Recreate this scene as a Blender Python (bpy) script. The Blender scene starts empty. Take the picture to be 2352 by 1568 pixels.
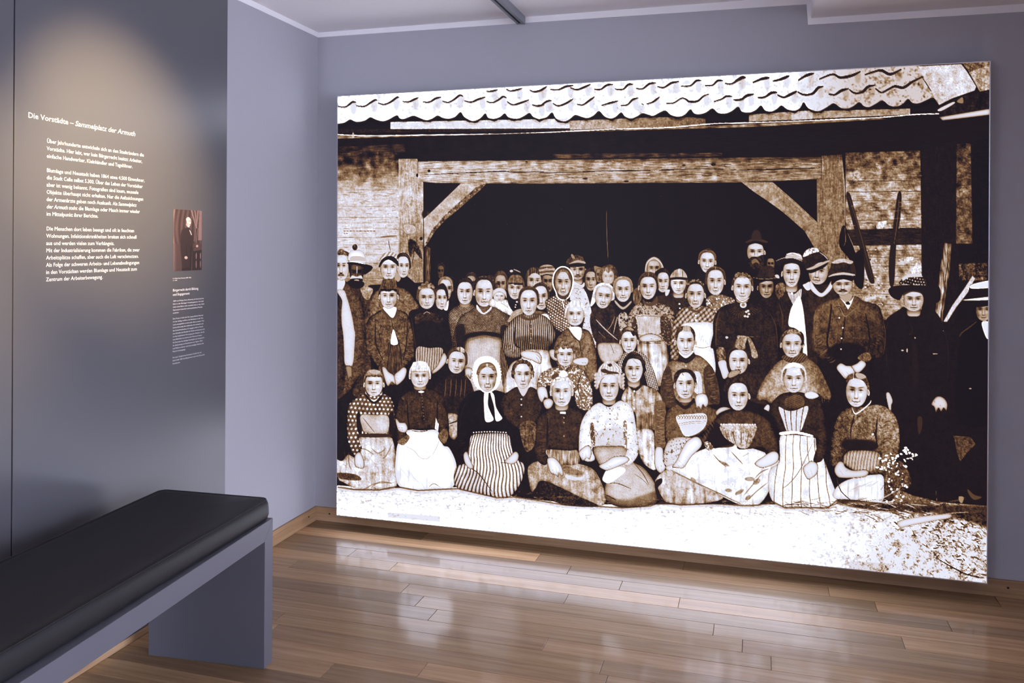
# Museum room: a back-lit photograph on the rear wall, text panels on the side wall, a padded bench, oak floor.
# World frame: room corner at the origin, rear wall = plane y 0 (room towards -y), side wall = plane x 0, metres.
import bpy, bmesh, math, random
import numpy as np
from mathutils import Matrix, Vector

SC = bpy.context.scene
COL = SC.collection

# ------------------------------------------------------------------ camera
CAM_POS = Vector((2.1565, -3.7646, 1.40))
CAM_YAW, CAM_ROLL = -0.2896, 0.0057
cam_data = bpy.data.cameras.new('camera')
cam_data.sensor_fit = 'HORIZONTAL'
cam_data.sensor_width = 36.0
cam_data.lens = 1909.2 / 2352 * 36.0
cam_data.shift_y = -222.6 / 2352
cam_data.clip_start = 0.05
cam = bpy.data.objects.new('camera', cam_data)
COL.objects.link(cam)
_f = Vector((math.sin(CAM_YAW), math.cos(CAM_YAW), 0))
_r = Vector((math.cos(CAM_YAW), -math.sin(CAM_YAW), 0))
_u = Vector((0, 0, 1))
_rr = _r * math.cos(CAM_ROLL) + _u * math.sin(CAM_ROLL)
_uu = _u * math.cos(CAM_ROLL) - _r * math.sin(CAM_ROLL)
_m = Matrix((_rr, _uu, -_f)).transposed().to_4x4()
_m.translation = CAM_POS
cam.matrix_world = _m
SC.camera = cam

# ------------------------------------------------------------------ world, exposure
world = bpy.data.worlds.new('room_ambience')
SC.world = world
world.use_nodes = True
world.node_tree.nodes['Background'].inputs[0].default_value = (0.76, 0.79, 1.0, 1)
world.node_tree.nodes['Background'].inputs[1].default_value = WORLD_STRENGTH = 16.5
SC.view_settings.view_transform = 'Standard'
SC.view_settings.look = 'None'
SC.view_settings.gamma = 1.0
SC.view_settings.use_curve_mapping = False
SC.view_settings.exposure = 0.0
SC.cycles.use_denoising = True
SC.cycles.max_bounces = 8

# ------------------------------------------------------------------ lights of the room (track spots out of frame)
def spot(name, loc, target, energy, colour, size_deg, blend, radius):
    d = bpy.data.lights.new(name, 'SPOT')
    d.energy, d.color, d.spot_size, d.spot_blend, d.shadow_soft_size = energy, colour, math.radians(size_deg), blend, radius
    o = bpy.data.objects.new(name, d)
    COL.objects.link(o)
    o.location = loc
    o.rotation_euler = (Vector(target) - Vector(loc)).to_track_quat('-Z', 'Y').to_euler()
    o['kind'] = 'helper'
    return o

spot('track_spot', (1.45, -1.95, 2.36), (0.06, -1.45, 1.68), 500, (1.0, 0.73, 0.40), 37, 1.0, 0.03)
spot('track_spot', (1.45, -2.75, 2.36), (0.06, -2.22, 1.50), 480, (1.0, 0.73, 0.40), 37, 1.0, 0.03)
LIGHTBOX_STRENGTH = 1.0

# ------------------------------------------------------------------ helpers
def nodes_of(name):
    m = bpy.data.materials.new(name)
    m.use_nodes = True
    nt = m.node_tree
    b = nt.nodes['Principled BSDF']
    return m, nt, b

def nd(nt, kind, **kw):
    n = nt.nodes.new(kind)
    for k, v in kw.items():
        setattr(n, k, v)
    return n

def ramp(nt, stops, interp='LINEAR'):
    r = nt.nodes.new('ShaderNodeValToRGB')
    r.color_ramp.interpolation = interp
    e = r.color_ramp.elements
    while len(e) > 1:
        e.remove(e[-1])
    e[0].position, e[0].color = stops[0][0], (*stops[0][1], 1)
    for p, c in stops[1:]:
        x = e.new(p)
        x.color = (*c, 1)
    return r

def lin(*c):
    return tuple(((v / 255) / 12.92 if v <= 10 else ((v / 255 + 0.055) / 1.055) ** 2.4) for v in c)

def plain(name, col, rough=0.5, spec=0.5, metallic=0.0, bump=None, coat=0.0):
    m, nt, b = nodes_of(name)
    b.inputs['Base Color'].default_value = (*col, 1)
    b.inputs['Roughness'].default_value = rough
    b.inputs['Specular IOR Level'].default_value = spec
    b.inputs['Metallic'].default_value = metallic
    b.inputs['Coat Weight'].default_value = coat
    if bump:
        scale, strength, dist = bump
        tc = nd(nt, 'ShaderNodeTexCoord')
        nz = nd(nt, 'ShaderNodeTexNoise')
        nz.inputs['Scale'].default_value = scale
        nz.inputs['Detail'].default_value = 6
        nt.links.new(tc.outputs['Object'], nz.inputs['Vector'])
        bp = nd(nt, 'ShaderNodeBump')
        bp.inputs['Strength'].default_value = strength
        bp.inputs['Distance'].default_value = dist
        nt.links.new(nz.outputs['Fac'], bp.inputs['Height'])
        nt.links.new(bp.outputs['Normal'], b.inputs['Normal'])
    return m

def mesh_obj(name, bm, mat, parent=None, smooth=False):
    me = bpy.data.meshes.new(name)
    bm.normal_update()
    bm.to_mesh(me)
    bm.free()
    if mat:
        me.materials.append(mat)
    if smooth:
        for p in me.polygons:
            p.use_smooth = True
    o = bpy.data.objects.new(name, me)
    COL.objects.link(o)
    if parent:
        o.parent = parent
    return o

def box_bm(x0, x1, y0, y1, z0, z1, bevel=0.0, seg=2, bm=None):
    own = bm is None
    b = bmesh.new() if own else bm
    vs = [b.verts.new((x, y, z)) for x in (x0, x1) for y in (y0, y1) for z in (z0, z1)]
    for f in ((0, 1, 3, 2), (4, 6, 7, 5), (0, 4, 5, 1), (2, 3, 7, 6), (0, 2, 6, 4), (1, 5, 7, 3)):
        b.faces.new([vs[i] for i in f])
    if bevel and own:
        bmesh.ops.bevel(b, geom=list(b.edges), offset=bevel, segments=seg, affect='EDGES', profile=0.5)
    return b

def empty(name, loc=(0, 0, 0), rz=0.0):
    o = bpy.data.objects.new(name, None)
    COL.objects.link(o)
    o.location = loc
    o.rotation_euler = (0, 0, rz)
    return o

def tag(o, label=None, category=None, group=None, kind=None):
    if label: o['label'] = label
    if category: o['category'] = category
    if group: o['group'] = group
    if kind: o['kind'] = kind
    return o

def prism(profile, axis_pts):
    """profile: list of (a,b); axis_pts: list of matrices mapping (a,b) to space; lofted closed solid."""
    b = bmesh.new()
    rings = [[b.verts.new(fn(a, c)) for a, c in profile] for fn in axis_pts]
    n = len(profile)
    for r0, r1 in zip(rings, rings[1:]):
        for i in range(n):
            b.faces.new((r0[i], r0[(i + 1) % n], r1[(i + 1) % n], r1[i]))
    b.faces.new(list(reversed(rings[0])))
    b.faces.new(rings[-1])
    bmesh.ops.recalc_face_normals(b, faces=b.faces)
    return b

# ------------------------------------------------------------------ materials of the room
HC = 2.4696          # ceiling height
M_wall = plain('grey_wall_paint', (0.405, 0.405, 0.445), 0.75, 0.3, bump=(55, 0.12, 0.004))
M_white = plain('white_plaster', (0.88, 0.87, 0.89), 0.8, 0.3, bump=(70, 0.10, 0.003))
M_band = plain('white_paint_band', (0.86, 0.86, 0.88), 0.7, 0.3, bump=(70, 0.10, 0.003))

def oak(name, along, variation):
    """planed oak, grain along the object axis 'along'; variation: colour read from the object's own tone"""
    m, nt, b = nodes_of(name)
    tc = nd(nt, 'ShaderNodeTexCoord')
    mp = nd(nt, 'ShaderNodeMapping')
    s = [38.0, 38.0, 38.0]
    s[along] = 1.6
    mp.inputs['Scale'].default_value = s
    oi = nd(nt, 'ShaderNodeObjectInfo')
    ad = nd(nt, 'ShaderNodeVectorMath', operation='ADD')
    ml = nd(nt, 'ShaderNodeVectorMath', operation='SCALE')
    ml.inputs['Scale'].default_value = 37.0
    cmb = nd(nt, 'ShaderNodeCombineXYZ')
    for i in range(3):
        nt.links.new(oi.outputs['Random'], cmb.inputs[i])
    nt.links.new(cmb.outputs[0], ml.inputs[0])
    nt.links.new(tc.outputs['Object'], ad.inputs[0])
    nt.links.new(ml.outputs[0], ad.inputs[1])
    nt.links.new(ad.outputs[0], mp.inputs['Vector'])
    n1 = nd(nt, 'ShaderNodeTexNoise')
    n1.inputs['Scale'].default_value = 1.0
    n1.inputs['Detail'].default_value = 5
    n1.inputs['Roughness'].default_value = 0.62
    n1.inputs['Distortion'].default_value = 0.6
    nt.links.new(mp.outputs[0], n1.inputs['Vector'])
    n2 = nd(nt, 'ShaderNodeTexNoise')
    n2.inputs['Scale'].default_value = 5.0
    n2.inputs['Detail'].default_value = 3
    nt.links.new(mp.outputs[0], n2.inputs['Vector'])
    r = ramp(nt, [(0.25, lin(140, 107, 75)), (0.5, lin(165, 131, 95)), (0.75, lin(184, 154, 121))])
    nt.links.new(n1.outputs['Fac'], r.inputs[0])
    pores = ramp(nt, [(0.33, (0.55, 0.5, 0.45)), (0.47, (1, 1, 1))])
    nt.links.new(n2.outputs['Fac'], pores.inputs[0])
    mx = nd(nt, 'ShaderNodeMix', data_type='RGBA', blend_type='MULTIPLY')
    mx.inputs[0].default_value = 0.28
    nt.links.new(r.outputs[0], mx.inputs[6])
    nt.links.new(pores.outputs[0], mx.inputs[7])
    out = mx.outputs[2]
    if variation:
        at = nd(nt, 'ShaderNodeAttribute', attribute_type='OBJECT', attribute_name='wood_tone')
        m2 = nd(nt, 'ShaderNodeMix', data_type='RGBA', blend_type='MULTIPLY')
        m2.inputs[0].default_value = 1.0
        nt.links.new(out, m2.inputs[6])
        nt.links.new(at.outputs['Color'], m2.inputs[7])
        out = m2.outputs[2]
    nt.links.new(out, b.inputs['Base Color'])
    bp = nd(nt, 'ShaderNodeBump')
    bp.inputs['Strength'].default_value = 0.10
    bp.inputs['Distance'].default_value = 0.002
    nt.links.new(n2.outputs['Fac'], bp.inputs['Height'])
    nt.links.new(bp.outputs['Normal'], b.inputs['Normal'])
    return m, nt, b

M_floor, _nt, _b = oak('varnished_oak_plank', 0, True)
_b.inputs['Roughness'].default_value = 0.55
_b.inputs['Specular IOR Level'].default_value = 0.3
_b.inputs['Coat Weight'].default_value = 0.4
_b.inputs['Coat Roughness'].default_value = 0.12
_b.inputs['Coat IOR'].default_value = 1.5
M_joint = plain('dark_joint', (0.03, 0.02, 0.014), 0.9)
M_skirt_x, _nt, _b = oak('oiled_oak_skirting', 0, False)
_b.inputs['Roughness'].default_value = 0.55
M_skirt_y, _nt, _b = oak('oiled_oak_skirting_side', 1, False)
_b.inputs['Roughness'].default_value = 0.55

XR, YF = 6.2, -6.2    # how far the room goes on beyond the picture

# ------------------------------------------------------------------ floor
floor = mesh_obj('floor', box_bm(-0.2, XR, YF, 0.2, -0.12, -0.004), M_joint)
tag(floor, kind='structure')
random.seed(11)
ROW0, ROWW, LEN = 0.115, 0.0965, 1.221
known = {1: 1.212, 2: 1.377, 3: 0.395, 4: 0.64, 5: 0.209, 6: 0.782, 7: 0.885, 8: 0.98, 9: 0.222, 10: 0.44, 11: 0.47, 12: 1.10, 13: 0.805}
tones = {  # (row, index of plank from the side wall) : light / dark oak as laid
    (0, 0): 0.72, (1, 0): 1.22, (1, 1): 0.86, (1, 2): 0.98, (2, 0): 0.80, (2, 1): 0.78, (2, 2): 1.14, (3, 0): 0.80, (3, 1): 0.86, (3, 2): 0.86, (3, 3): 0.95,
    (4, 0): 1.08, (4, 1): 1.24, (4, 2): 1.16, (4, 3): 1.0, (5, 0): 0.92, (5, 1): 0.86, (5, 2): 0.92, (5, 3): 1.18, (6, 0): 1.0, (6, 1): 0.96, (6, 2): 0.98,
    (7, 0): 0.78, (7, 1): 0.98, (7, 2): 0.94, (8, 0): 0.84, (8, 1): 0.94, (9, 0): 0.9, (9, 1): 0.92, (12, 0): 1.0, (13, 0): 0.98, (13, 1): 0.78, (14, 0): 0.74, (14, 1): 0.78}

def plank_mesh(length, width):
    b = box_bm(0.0007, length - 0.0007, -width + 0.0006, -0.0006, -0.016, 0.0)
    top = [e for e in b.edges if all(v.co.z > -0.001 for v in e.verts)]
    bmesh.ops.bevel(b, geom=top, offset=0.0009, segments=1, affect='EDGES')
    me = bpy.data.meshes.new('plank')
    b.to_mesh(me)
    b.free()
    me.materials.append(M_floor)
    return me

full_plank = plank_mesh(LEN, ROWW)
nrow = 46
for k in range(nrow):
    ytop = 0.0 if k == 0 else -(ROW0 + (k - 1) * ROWW)
    w = ROW0 if k == 0 else ROWW
    j = known.get(k, random.uniform(0.15, 1.2))
    x = 0.0
    i = 0
    ends = [j + n * LEN for n in range(6)]
    for e in ends:
        e = min(e, 5.0)
        if e - x < 0.02:
            continue
        me = full_plank if (abs(e - x - LEN) < 1e-4 and k) else plank_mesh(e - x, w)
        o = bpy.data.objects.new('plank', me)
        COL.objects.link(o)
        o.parent = floor
        o.location = (x, ytop, random.uniform(-0.0003, 0.0003))
        t = tones.get((k, i), random.uniform(0.82, 1.06))
        t = t ** 1.7
        o['wood_tone'] = [t, t * random.uniform(0.98, 1.01), t * random.uniform(0.95, 1.0)]
        x = e
        i += 1
        if x >= 5.0:
            break

# ------------------------------------------------------------------ walls and ceiling
wall_back = tag(mesh_obj('wall_back', box_bm(-0.2, XR, 0.0, 0.2, -0.1, HC + 0.3), M_wall), kind='structure')
wall_left = tag(mesh_obj('wall_left', box_bm(-0.2, 0.0, YF, 0.0, -0.1, HC + 0.3), M_wall), kind='structure')
ceiling = tag(mesh_obj('ceiling', box_bm(-0.2, XR, YF, 0.2, HC, HC + 0.3), M_white), kind='structure')
M_dark = plain('dark_grey_light_block', (0.10, 0.10, 0.115), 0.7)  # kept dark so the added light blocks bounce little light back
tag(mesh_obj('light_block_front', box_bm(0.55, XR, -5.4, -5.2, -0.1, HC + 0.3), M_wall), kind='structure')  # unseen wall added to cut ambient light from behind, left side open
for ya_, yb_ in ((-1.8, 0.0), (-5.2, -3.9)):           # unseen dark walls added to block side light; the gap lets ambient in
    tag(mesh_obj('light_block_right', box_bm(3.75, 3.95, ya_, yb_, -0.1, HC + 0.3), M_dark), kind='structure')
SX, SZ = 2.362, 2.372                    # lowered part of the ceiling
soffit = tag(mesh_obj('ceiling_soffit', box_bm(SX, XR, YF, 0.1, SZ, HC + 0.1, bevel=0.004), M_white), kind='structure')

def band(name, quads):
    b = bmesh.new()
    for fn, prof in quads:
        n = len(prof)
        a = [b.verts.new(fn(p, q, 0.0)) for p, q in prof]
        c = [b.verts.new(fn(p, q, 0.004)) for p, q in prof]
        b.faces.new(c)
        for i in range(n):
            b.faces.new((a[i], a[(i + 1) % n], c[(i + 1) % n], c[i]))
    bmesh.ops.recalc_face_normals(b, faces=b.faces)
    return tag(mesh_obj(name, b, M_band), kind='structure')

onback = lambda p, q, d: (p, -d, q)
onleft = lambda p, q, d: (d, p, q)
band('trim_1', [(onback, [(0.0, 2.4455), (0.7, 2.4435), (1.1, 2.4420), (1.6, 2.4385), (2.343, 2.4335), (2.349, 2.3452), (3.2, 2.3405), (XR, 2.3405), (XR, SZ + 0.01), (SX, SZ + 0.01), (SX, HC + 0.01), (0.0, HC + 0.01)])])
band('trim_2', [(onleft, [(0.0, 2.4455), (-0.7, 2.4425), (YF, 2.4425), (YF, HC + 0.01), (0.0, HC + 0.01)])])

# skirting boards (planed oak, screwed on)
def skirting(name, fn, length, mat):
    b = prism([(0, 0.0), (0.014, 0.0), (0.014, 0.064), (0.012, 0.067), (0, 0.067)], [lambda a, c: fn(0.0, a, c), lambda a, c: fn(length, a, c)])
    return tag(mesh_obj(name, b, mat), kind='structure')
bb_back = skirting('baseboard_back', lambda t, d, z: (t, -d, z + 0.001), XR, M_skirt_x)
bb_left = skirting('baseboard_left', lambda t, d, z: (d, -0.0145 - t, z + 0.001), 5.0, M_skirt_y)
M_screw = plain('dark_screw', (0.02, 0.02, 0.02), 0.4, metallic=0.6)
def screw(parent, loc, axis):
    b = bmesh.new()
    bmesh.ops.create_cone(b, cap_ends=True, segments=12, radius1=0.0042, radius2=0.0034, depth=0.0022)
    rot = Matrix.Rotation(math.pi / 2, 4, 'X' if axis == 'y' else 'Y')
    bmesh.ops.transform(b, matrix=Matrix.Translation(loc) @ rot, verts=b.verts)
    return mesh_obj('screw', b, M_screw, parent)
for x in (0.088, 3.115, 3.9):
    screw(bb_back, (x, -0.0148, 0.040), 'y')
for y in (-0.088, -0.9):
    screw(bb_left, (0.0148, y, 0.040), 'x')

# ------------------------------------------------------------------ the printed photograph, drawn tone by tone
# A drawing board (1520 x 1220 units, two samples per unit) that is later stretched over the fabric by its four corners.
BX0, BY0, BX1, BY1, BS = 765, 130, 2285, 1350, 2
BW, BH_ = (BX1 - BX0) * BS, (BY1 - BY0) * BS
T = np.full((BH_, BW), 0.045, np.float32)
_rng = np.random.default_rng(7)

def _box(m, r, ax):
    r = int(round(r))
    if r < 1:
        return m
    pad = [(0, 0), (0, 0)]
    pad[ax] = (r + 1, r)
    c = np.cumsum(np.pad(m, pad, mode='edge'), axis=ax, dtype=np.float32 if m.shape[ax] < 600 else np.float64)
    n = 2 * r + 1
    d = (c[n:] - c[:-n]) if ax == 0 else (c[:, n:] - c[:, :-n])
    return (d / n).astype(np.float32)

def _blur(m, r):
    return _box(_box(m, r, 0), r, 1)

def _noise(cx, cy):
    """smooth isotropic or stretched noise, spread about +-0.5; drawn coarse where it is broad"""
    fx, fy = max(int(cx / 6), 1), max(int(cy / 6), 1)
    h, w = BH_ // fy + 8, BW // fx + 8
    g = _rng.random((h, w)).astype(np.float32) - 0.5
    for _ in range(2):
        g = _box(_box(g, max(cy / fy * 0.36, 0.6), 0), max(cx / fx * 0.36, 0.6), 1)
    g = g * (0.19 / g.std())
    if fx > 1 or fy > 1:
        yy = np.arange(BH_, dtype=np.float32) / fy
        xx = np.arange(BW, dtype=np.float32) / fx
        y0, x0 = yy.astype(int), xx.astype(int)
        ty, tx = (yy - y0)[:, None], (xx - x0)[None, :]
        g = g[y0] * (1 - ty) + g[y0 + 1] * ty
        g = g[:, x0] * (1 - tx) + g[:, x0 + 1] * tx
    return g[:BH_, :BW]

NF = _noise(2.6, 2.6)             # fine speckle
NM = _noise(7, 7)                 # medium
NB = _noise(26, 26)               # blotches
NH = _noise(30, 3.2)              # horizontal grain
NV = _noise(3.2, 30)              # vertical grain
NMIX = 0.5 * NM + 0.5 * NF
_r1, _r2 = _noise(26, 44), _noise(40, 22)
CREASE = np.clip(1 - np.abs(_r1) / 0.05, 0, 1) * 0.6 + np.clip(1 - np.abs(_r2) / 0.045, 0, 1) * 0.5   # wandering thin folds
NDR = _noise(13, 90) + 0.5 * _noise(6, 60)                                                                   # hanging drapery
WX, WY = _noise(60, 60) * 5, _noise(60, 60) * 5                                                       # slow warp for patterns

def spline(p, closed=True, k=4):
    p = np.asarray(p, float)
    n = len(p)
    if n < 3:
        return p
    out = []
    rng = range(n) if closed else range(n - 1)
    for i in rng:
        if closed:
            a, b, c, d = p[i - 1], p[i], p[(i + 1) % n], p[(i + 2) % n]
        else:
            a, b, c, d = p[max(i - 1, 0)], p[i], p[i + 1], p[min(i + 2, n - 1)]
        for s in range(k):
            t = s / k
            out.append(0.5 * (2 * b + (c - a) * t + (2 * a - 5 * b + 4 * c - d) * t * t + (3 * b - a - 3 * c + d) * t ** 3))
    if not closed:
        out.append(p[-1])
    return np.array(out)

def cover(poly, margin=4):
    q = (np.asarray(poly, float) - (BX0, BY0)) * BS
    x0 = max(int(q[:, 0].min()) - margin, 0)
    x1 = min(int(q[:, 0].max()) + margin + 2, BW)
    y0 = max(int(q[:, 1].min()) - margin, 0)
    y1 = min(int(q[:, 1].max()) + margin + 2, BH_)
    if x1 - x0 < 2 or y1 - y0 < 2:
        return None
    h, w = y1 - y0, x1 - x0
    D_ = np.zeros((h, w + 2), np.float32)
    ys = np.arange(h) + y0 + 0.5
    for (ax, ay), (bx, by) in zip(q, np.roll(q, -1, axis=0)):
        if ay == by:
            continue
        sgn = 1.0 if by > ay else -1.0
        lo, hi = (ay, by) if ay < by else (by, ay)
        i0 = max(int(math.ceil(lo - y0 - 0.5)), 0)
        i1 = min(int(math.ceil(hi - y0 - 0.5)), h)
        if i1 <= i0:
            continue
        yy = ys[i0:i1]
        xx = np.clip(ax + (bx - ax) * (yy - ay) / (by - ay) - x0, 0, w)
        f = np.floor(xx).astype(int)
        fr = (xx - f).astype(np.float32)
        r = np.arange(i0, i1)
        np.add.at(D_, (r, f), sgn * (1 - fr))
        np.add.at(D_, (r, f + 1), sgn * fr)
    m = np.clip(np.abs(np.cumsum(D_, axis=1)[:, :w]), 0, 1)
    return y0, y1, x0, x1, m

def P(pts, tone, soft=0.6, a=1.0, tex=None, rim=0.0, rimw=5, sm=True, edge=0.0, grad=None, mode=None):
    """fill a shape; tex(xx,yy,slice)->tone change; rim darkens towards the outline; edge draws a dark contour"""
    poly = spline(pts) if sm else np.asarray(pts, float)
    c = cover(poly, int(6 + soft * 3 * BS))
    if c is None:
        return
    y0, y1, x0, x1, m = c
    sl = (slice(y0, y1), slice(x0, x1))
    val = np.full(m.shape, tone, np.float32)
    if tex is not None or grad is not None:
        yy, xx = np.mgrid[y0:y1, x0:x1].astype(np.float32)
        xx = xx / BS + BX0
        yy = yy / BS + BY0
        if grad is not None:
            (gx0, gy0, g0), (gx1, gy1, g1) = grad
            t = ((xx - gx0) * (gx1 - gx0) + (yy - gy0) * (gy1 - gy0)) / ((gx1 - gx0) ** 2 + (gy1 - gy0) ** 2)
            val = g0 + (g1 - g0) * np.clip(t, 0, 1)
        if tex is not None:
            val = val + tex(xx, yy, sl)
    if rim or edge:
        inner = _blur(m, rimw * BS / 2)
        inner = _blur(inner, rimw * BS / 2)
        e = np.clip((1 - inner) * 2, 0, 1)
        val = val - rim * e
        if rim and min(m.shape) > 60:
            wide = _blur(_blur(m, rimw * BS * 1.3), rimw * BS * 1.3)
            val = val - 0.9 * rim * np.clip((1 - wide) * 1.5, 0, 1) + 0.06 * np.clip(wide - 0.75, 0, 1)
        if edge:
            thin = np.clip((1 - _blur(m, 1.2)) * 2.2, 0, 1)
            val = val - edge * thin
    if soft:
        m = _blur(m, soft * BS * 0.5)
        if soft > 2:
            m = _blur(m, soft * BS * 0.5)
    m = m * a
    cur = T[sl]
    if mode == 'add':
        T[sl] = cur + m * val
    elif mode == 'mul':
        T[sl] = cur * (1 - m + m * val)
    else:
        T[sl] = cur * (1 - m) + val * m

def L(pts, tone, w=1.2, a=1.0, soft=0.5, taper=0.6, sm=True, **k):
    """a brush stroke"""
    p = spline(pts, closed=False) if (sm and len(pts) > 2) else np.asarray(pts, float)
    if len(p) < 2:
        return
    d = np.gradient(p, axis=0)
    n = np.stack([-d[:, 1], d[:, 0]], 1) / (np.linalg.norm(d, axis=1)[:, None] + 1e-6)
    t = np.linspace(0, 1, len(p))
    ww = w / 2 * (1 - taper * np.abs(2 * t - 1) ** 2.5)
    P(np.concatenate([p + n * ww[:, None], (p - n * ww[:, None])[::-1]]), tone, soft=soft, a=a, sm=False, **k)

def E(cx, cy, rx, ry, tone, rot=0.0, n=18, **k):
    t = np.linspace(0, 2 * np.pi, n, endpoint=False)
    x, y = rx * np.cos(t), ry * np.sin(t)
    c, s = math.cos(rot), math.sin(rot)
    P(np.stack([cx + x * c - y * s, cy + x * s + y * c], 1), tone, sm=False, **k)

# ---- cloth and surface patterns
def grain(k=0.25, kb=0.2):
    return lambda xx, yy, s: 1.15 * k * NMIX[s] + 0.5 * kb * NB[s] + 0.25 * k * NDR[s] - 0.5 * k * CREASE[s]
def hgrain(k=0.4, kb=0.15):
    return lambda xx, yy, s: k * NH[s] + kb * NB[s] + 0.12 * NF[s]
def vgrain(k=0.4, kb=0.15):
    return lambda xx, yy, s: k * NV[s] + kb * NB[s] + 0.12 * NF[s]
def dots(p, r, amp, ang=0.0, base=0.0, stag=True, kb=0.15):
    def f(xx, yy, s):
        xx, yy = xx + WX[s], yy + WY[s]
        c, q = math.cos(ang), math.sin(ang)
        u = (xx * c + yy * q) / p
        v = (-xx * q + yy * c) / p
        if stag:
            u = u + 0.5 * (np.floor(v) % 2)
        d = np.hypot(u - np.floor(u) - 0.5, v - np.floor(v) - 0.5) * p
        return base + amp * np.clip((r - d) / 0.9 + 0.5, 0, 1) * (0.8 + 0.8 * NM[s]) + kb * NB[s] + 0.15 * NF[s] - 0.1 * CREASE[s]
    return f
def stripes(p, amp, ang=0.0, duty=0.5, bend=0.0, cx=0.0, cy=0.0, fan=0.0, kb=0.12):
    def f(xx, yy, s):
        if fan:
            u = (xx - cx) / (1 + fan * (yy - cy)) + bend * np.sin((yy - cy) * 0.06) 
        else:
            u = xx * math.cos(ang) + yy * math.sin(ang) + bend * np.sin(yy * 0.08)
        u = u + 0.8 * NB[s] + 0.5 * WX[s]
        w = (u / p) % 1.0
        tri = np.abs(w - 0.5) * 2
        return amp * (np.clip((duty - tri) * p * 0.8 + 0.5, 0, 1)) + kb * NB[s] + 0.12 * NF[s]
    return f
def check(p, amp, ang=0.0, kb=0.1):
    def f(xx, yy, s):
        c, q = math.cos(ang), math.sin(ang)
        u = np.sin((xx * c + yy * q) * 2 * np.pi / p)
        v = np.sin((-xx * q + yy * c) * 2 * np.pi / p)
        return amp * np.clip(u * v * 2, -1, 1) + kb * NB[s] + 0.12 * NF[s]
    return f
def specks(amp, thr=0.12, k=1.0):
    return lambda xx, yy, s: amp * (np.clip((NM[s] * 0.6 + NF[s] * 0.55 - thr) * 6, 0, 1)) * k + 0.12 * NB[s] + 0.1 * NF[s]
def drape(k=0.3, kb=0.15, lean=0.0):
    return lambda xx, yy, s: k * NDR[s] + kb * NB[s] + 0.10 * NF[s] - 0.14 * CREASE[s]
def plus(*fs):
    return lambda xx, yy, s: sum(f(xx, yy, s) for f in fs)

def folds(p0, p1, n, length, tone, w=1.6, a=0.7, spread=6, ang=None, seed=0):
    """soft creases crossing a limb"""
    r = random.Random(seed * 77 + int(p0[0] + p0[1]))
    dx, dy = p1[0] - p0[0], p1[1] - p0[1]
    dl = math.hypot(dx, dy) + 1e-6
    nx, ny = -dy / dl, dx / dl
    base = ang if ang is not None else math.atan2(ny, nx)
    n = int(n * 1.4)
    for i in range(n):
        t = (i + r.random() * 0.6) / n
        off = r.uniform(-spread, spread) * 0.8
        cx, cy = p0[0] + dx * t + nx * off, p0[1] + dy * t + ny * off
        th = base + r.uniform(-0.16, 0.16)
        l = length * r.uniform(0.35, 1.0) / 2
        q = l * 0.22 * (1 if ny >= 0 else -1)
        ex, ey = l * math.cos(th), l * math.sin(th)
        L([(cx - ex, cy - ey), (cx + dx / dl * q, cy + dy / dl * q), (cx + ex, cy + ey)], tone, w * r.uniform(0.7, 1.7), a=a * r.uniform(0.45, 0.8), soft=0.7, taper=0.97)

def hand(pts, tone=0.9, fingers=(), edge=0.35):
    P(pts, tone - 0.03, soft=0.5, rim=0.26, rimw=4, edge=edge)
    for f in fingers:
        L(f, 0.35, 0.9, a=0.75, soft=0.4)

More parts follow.
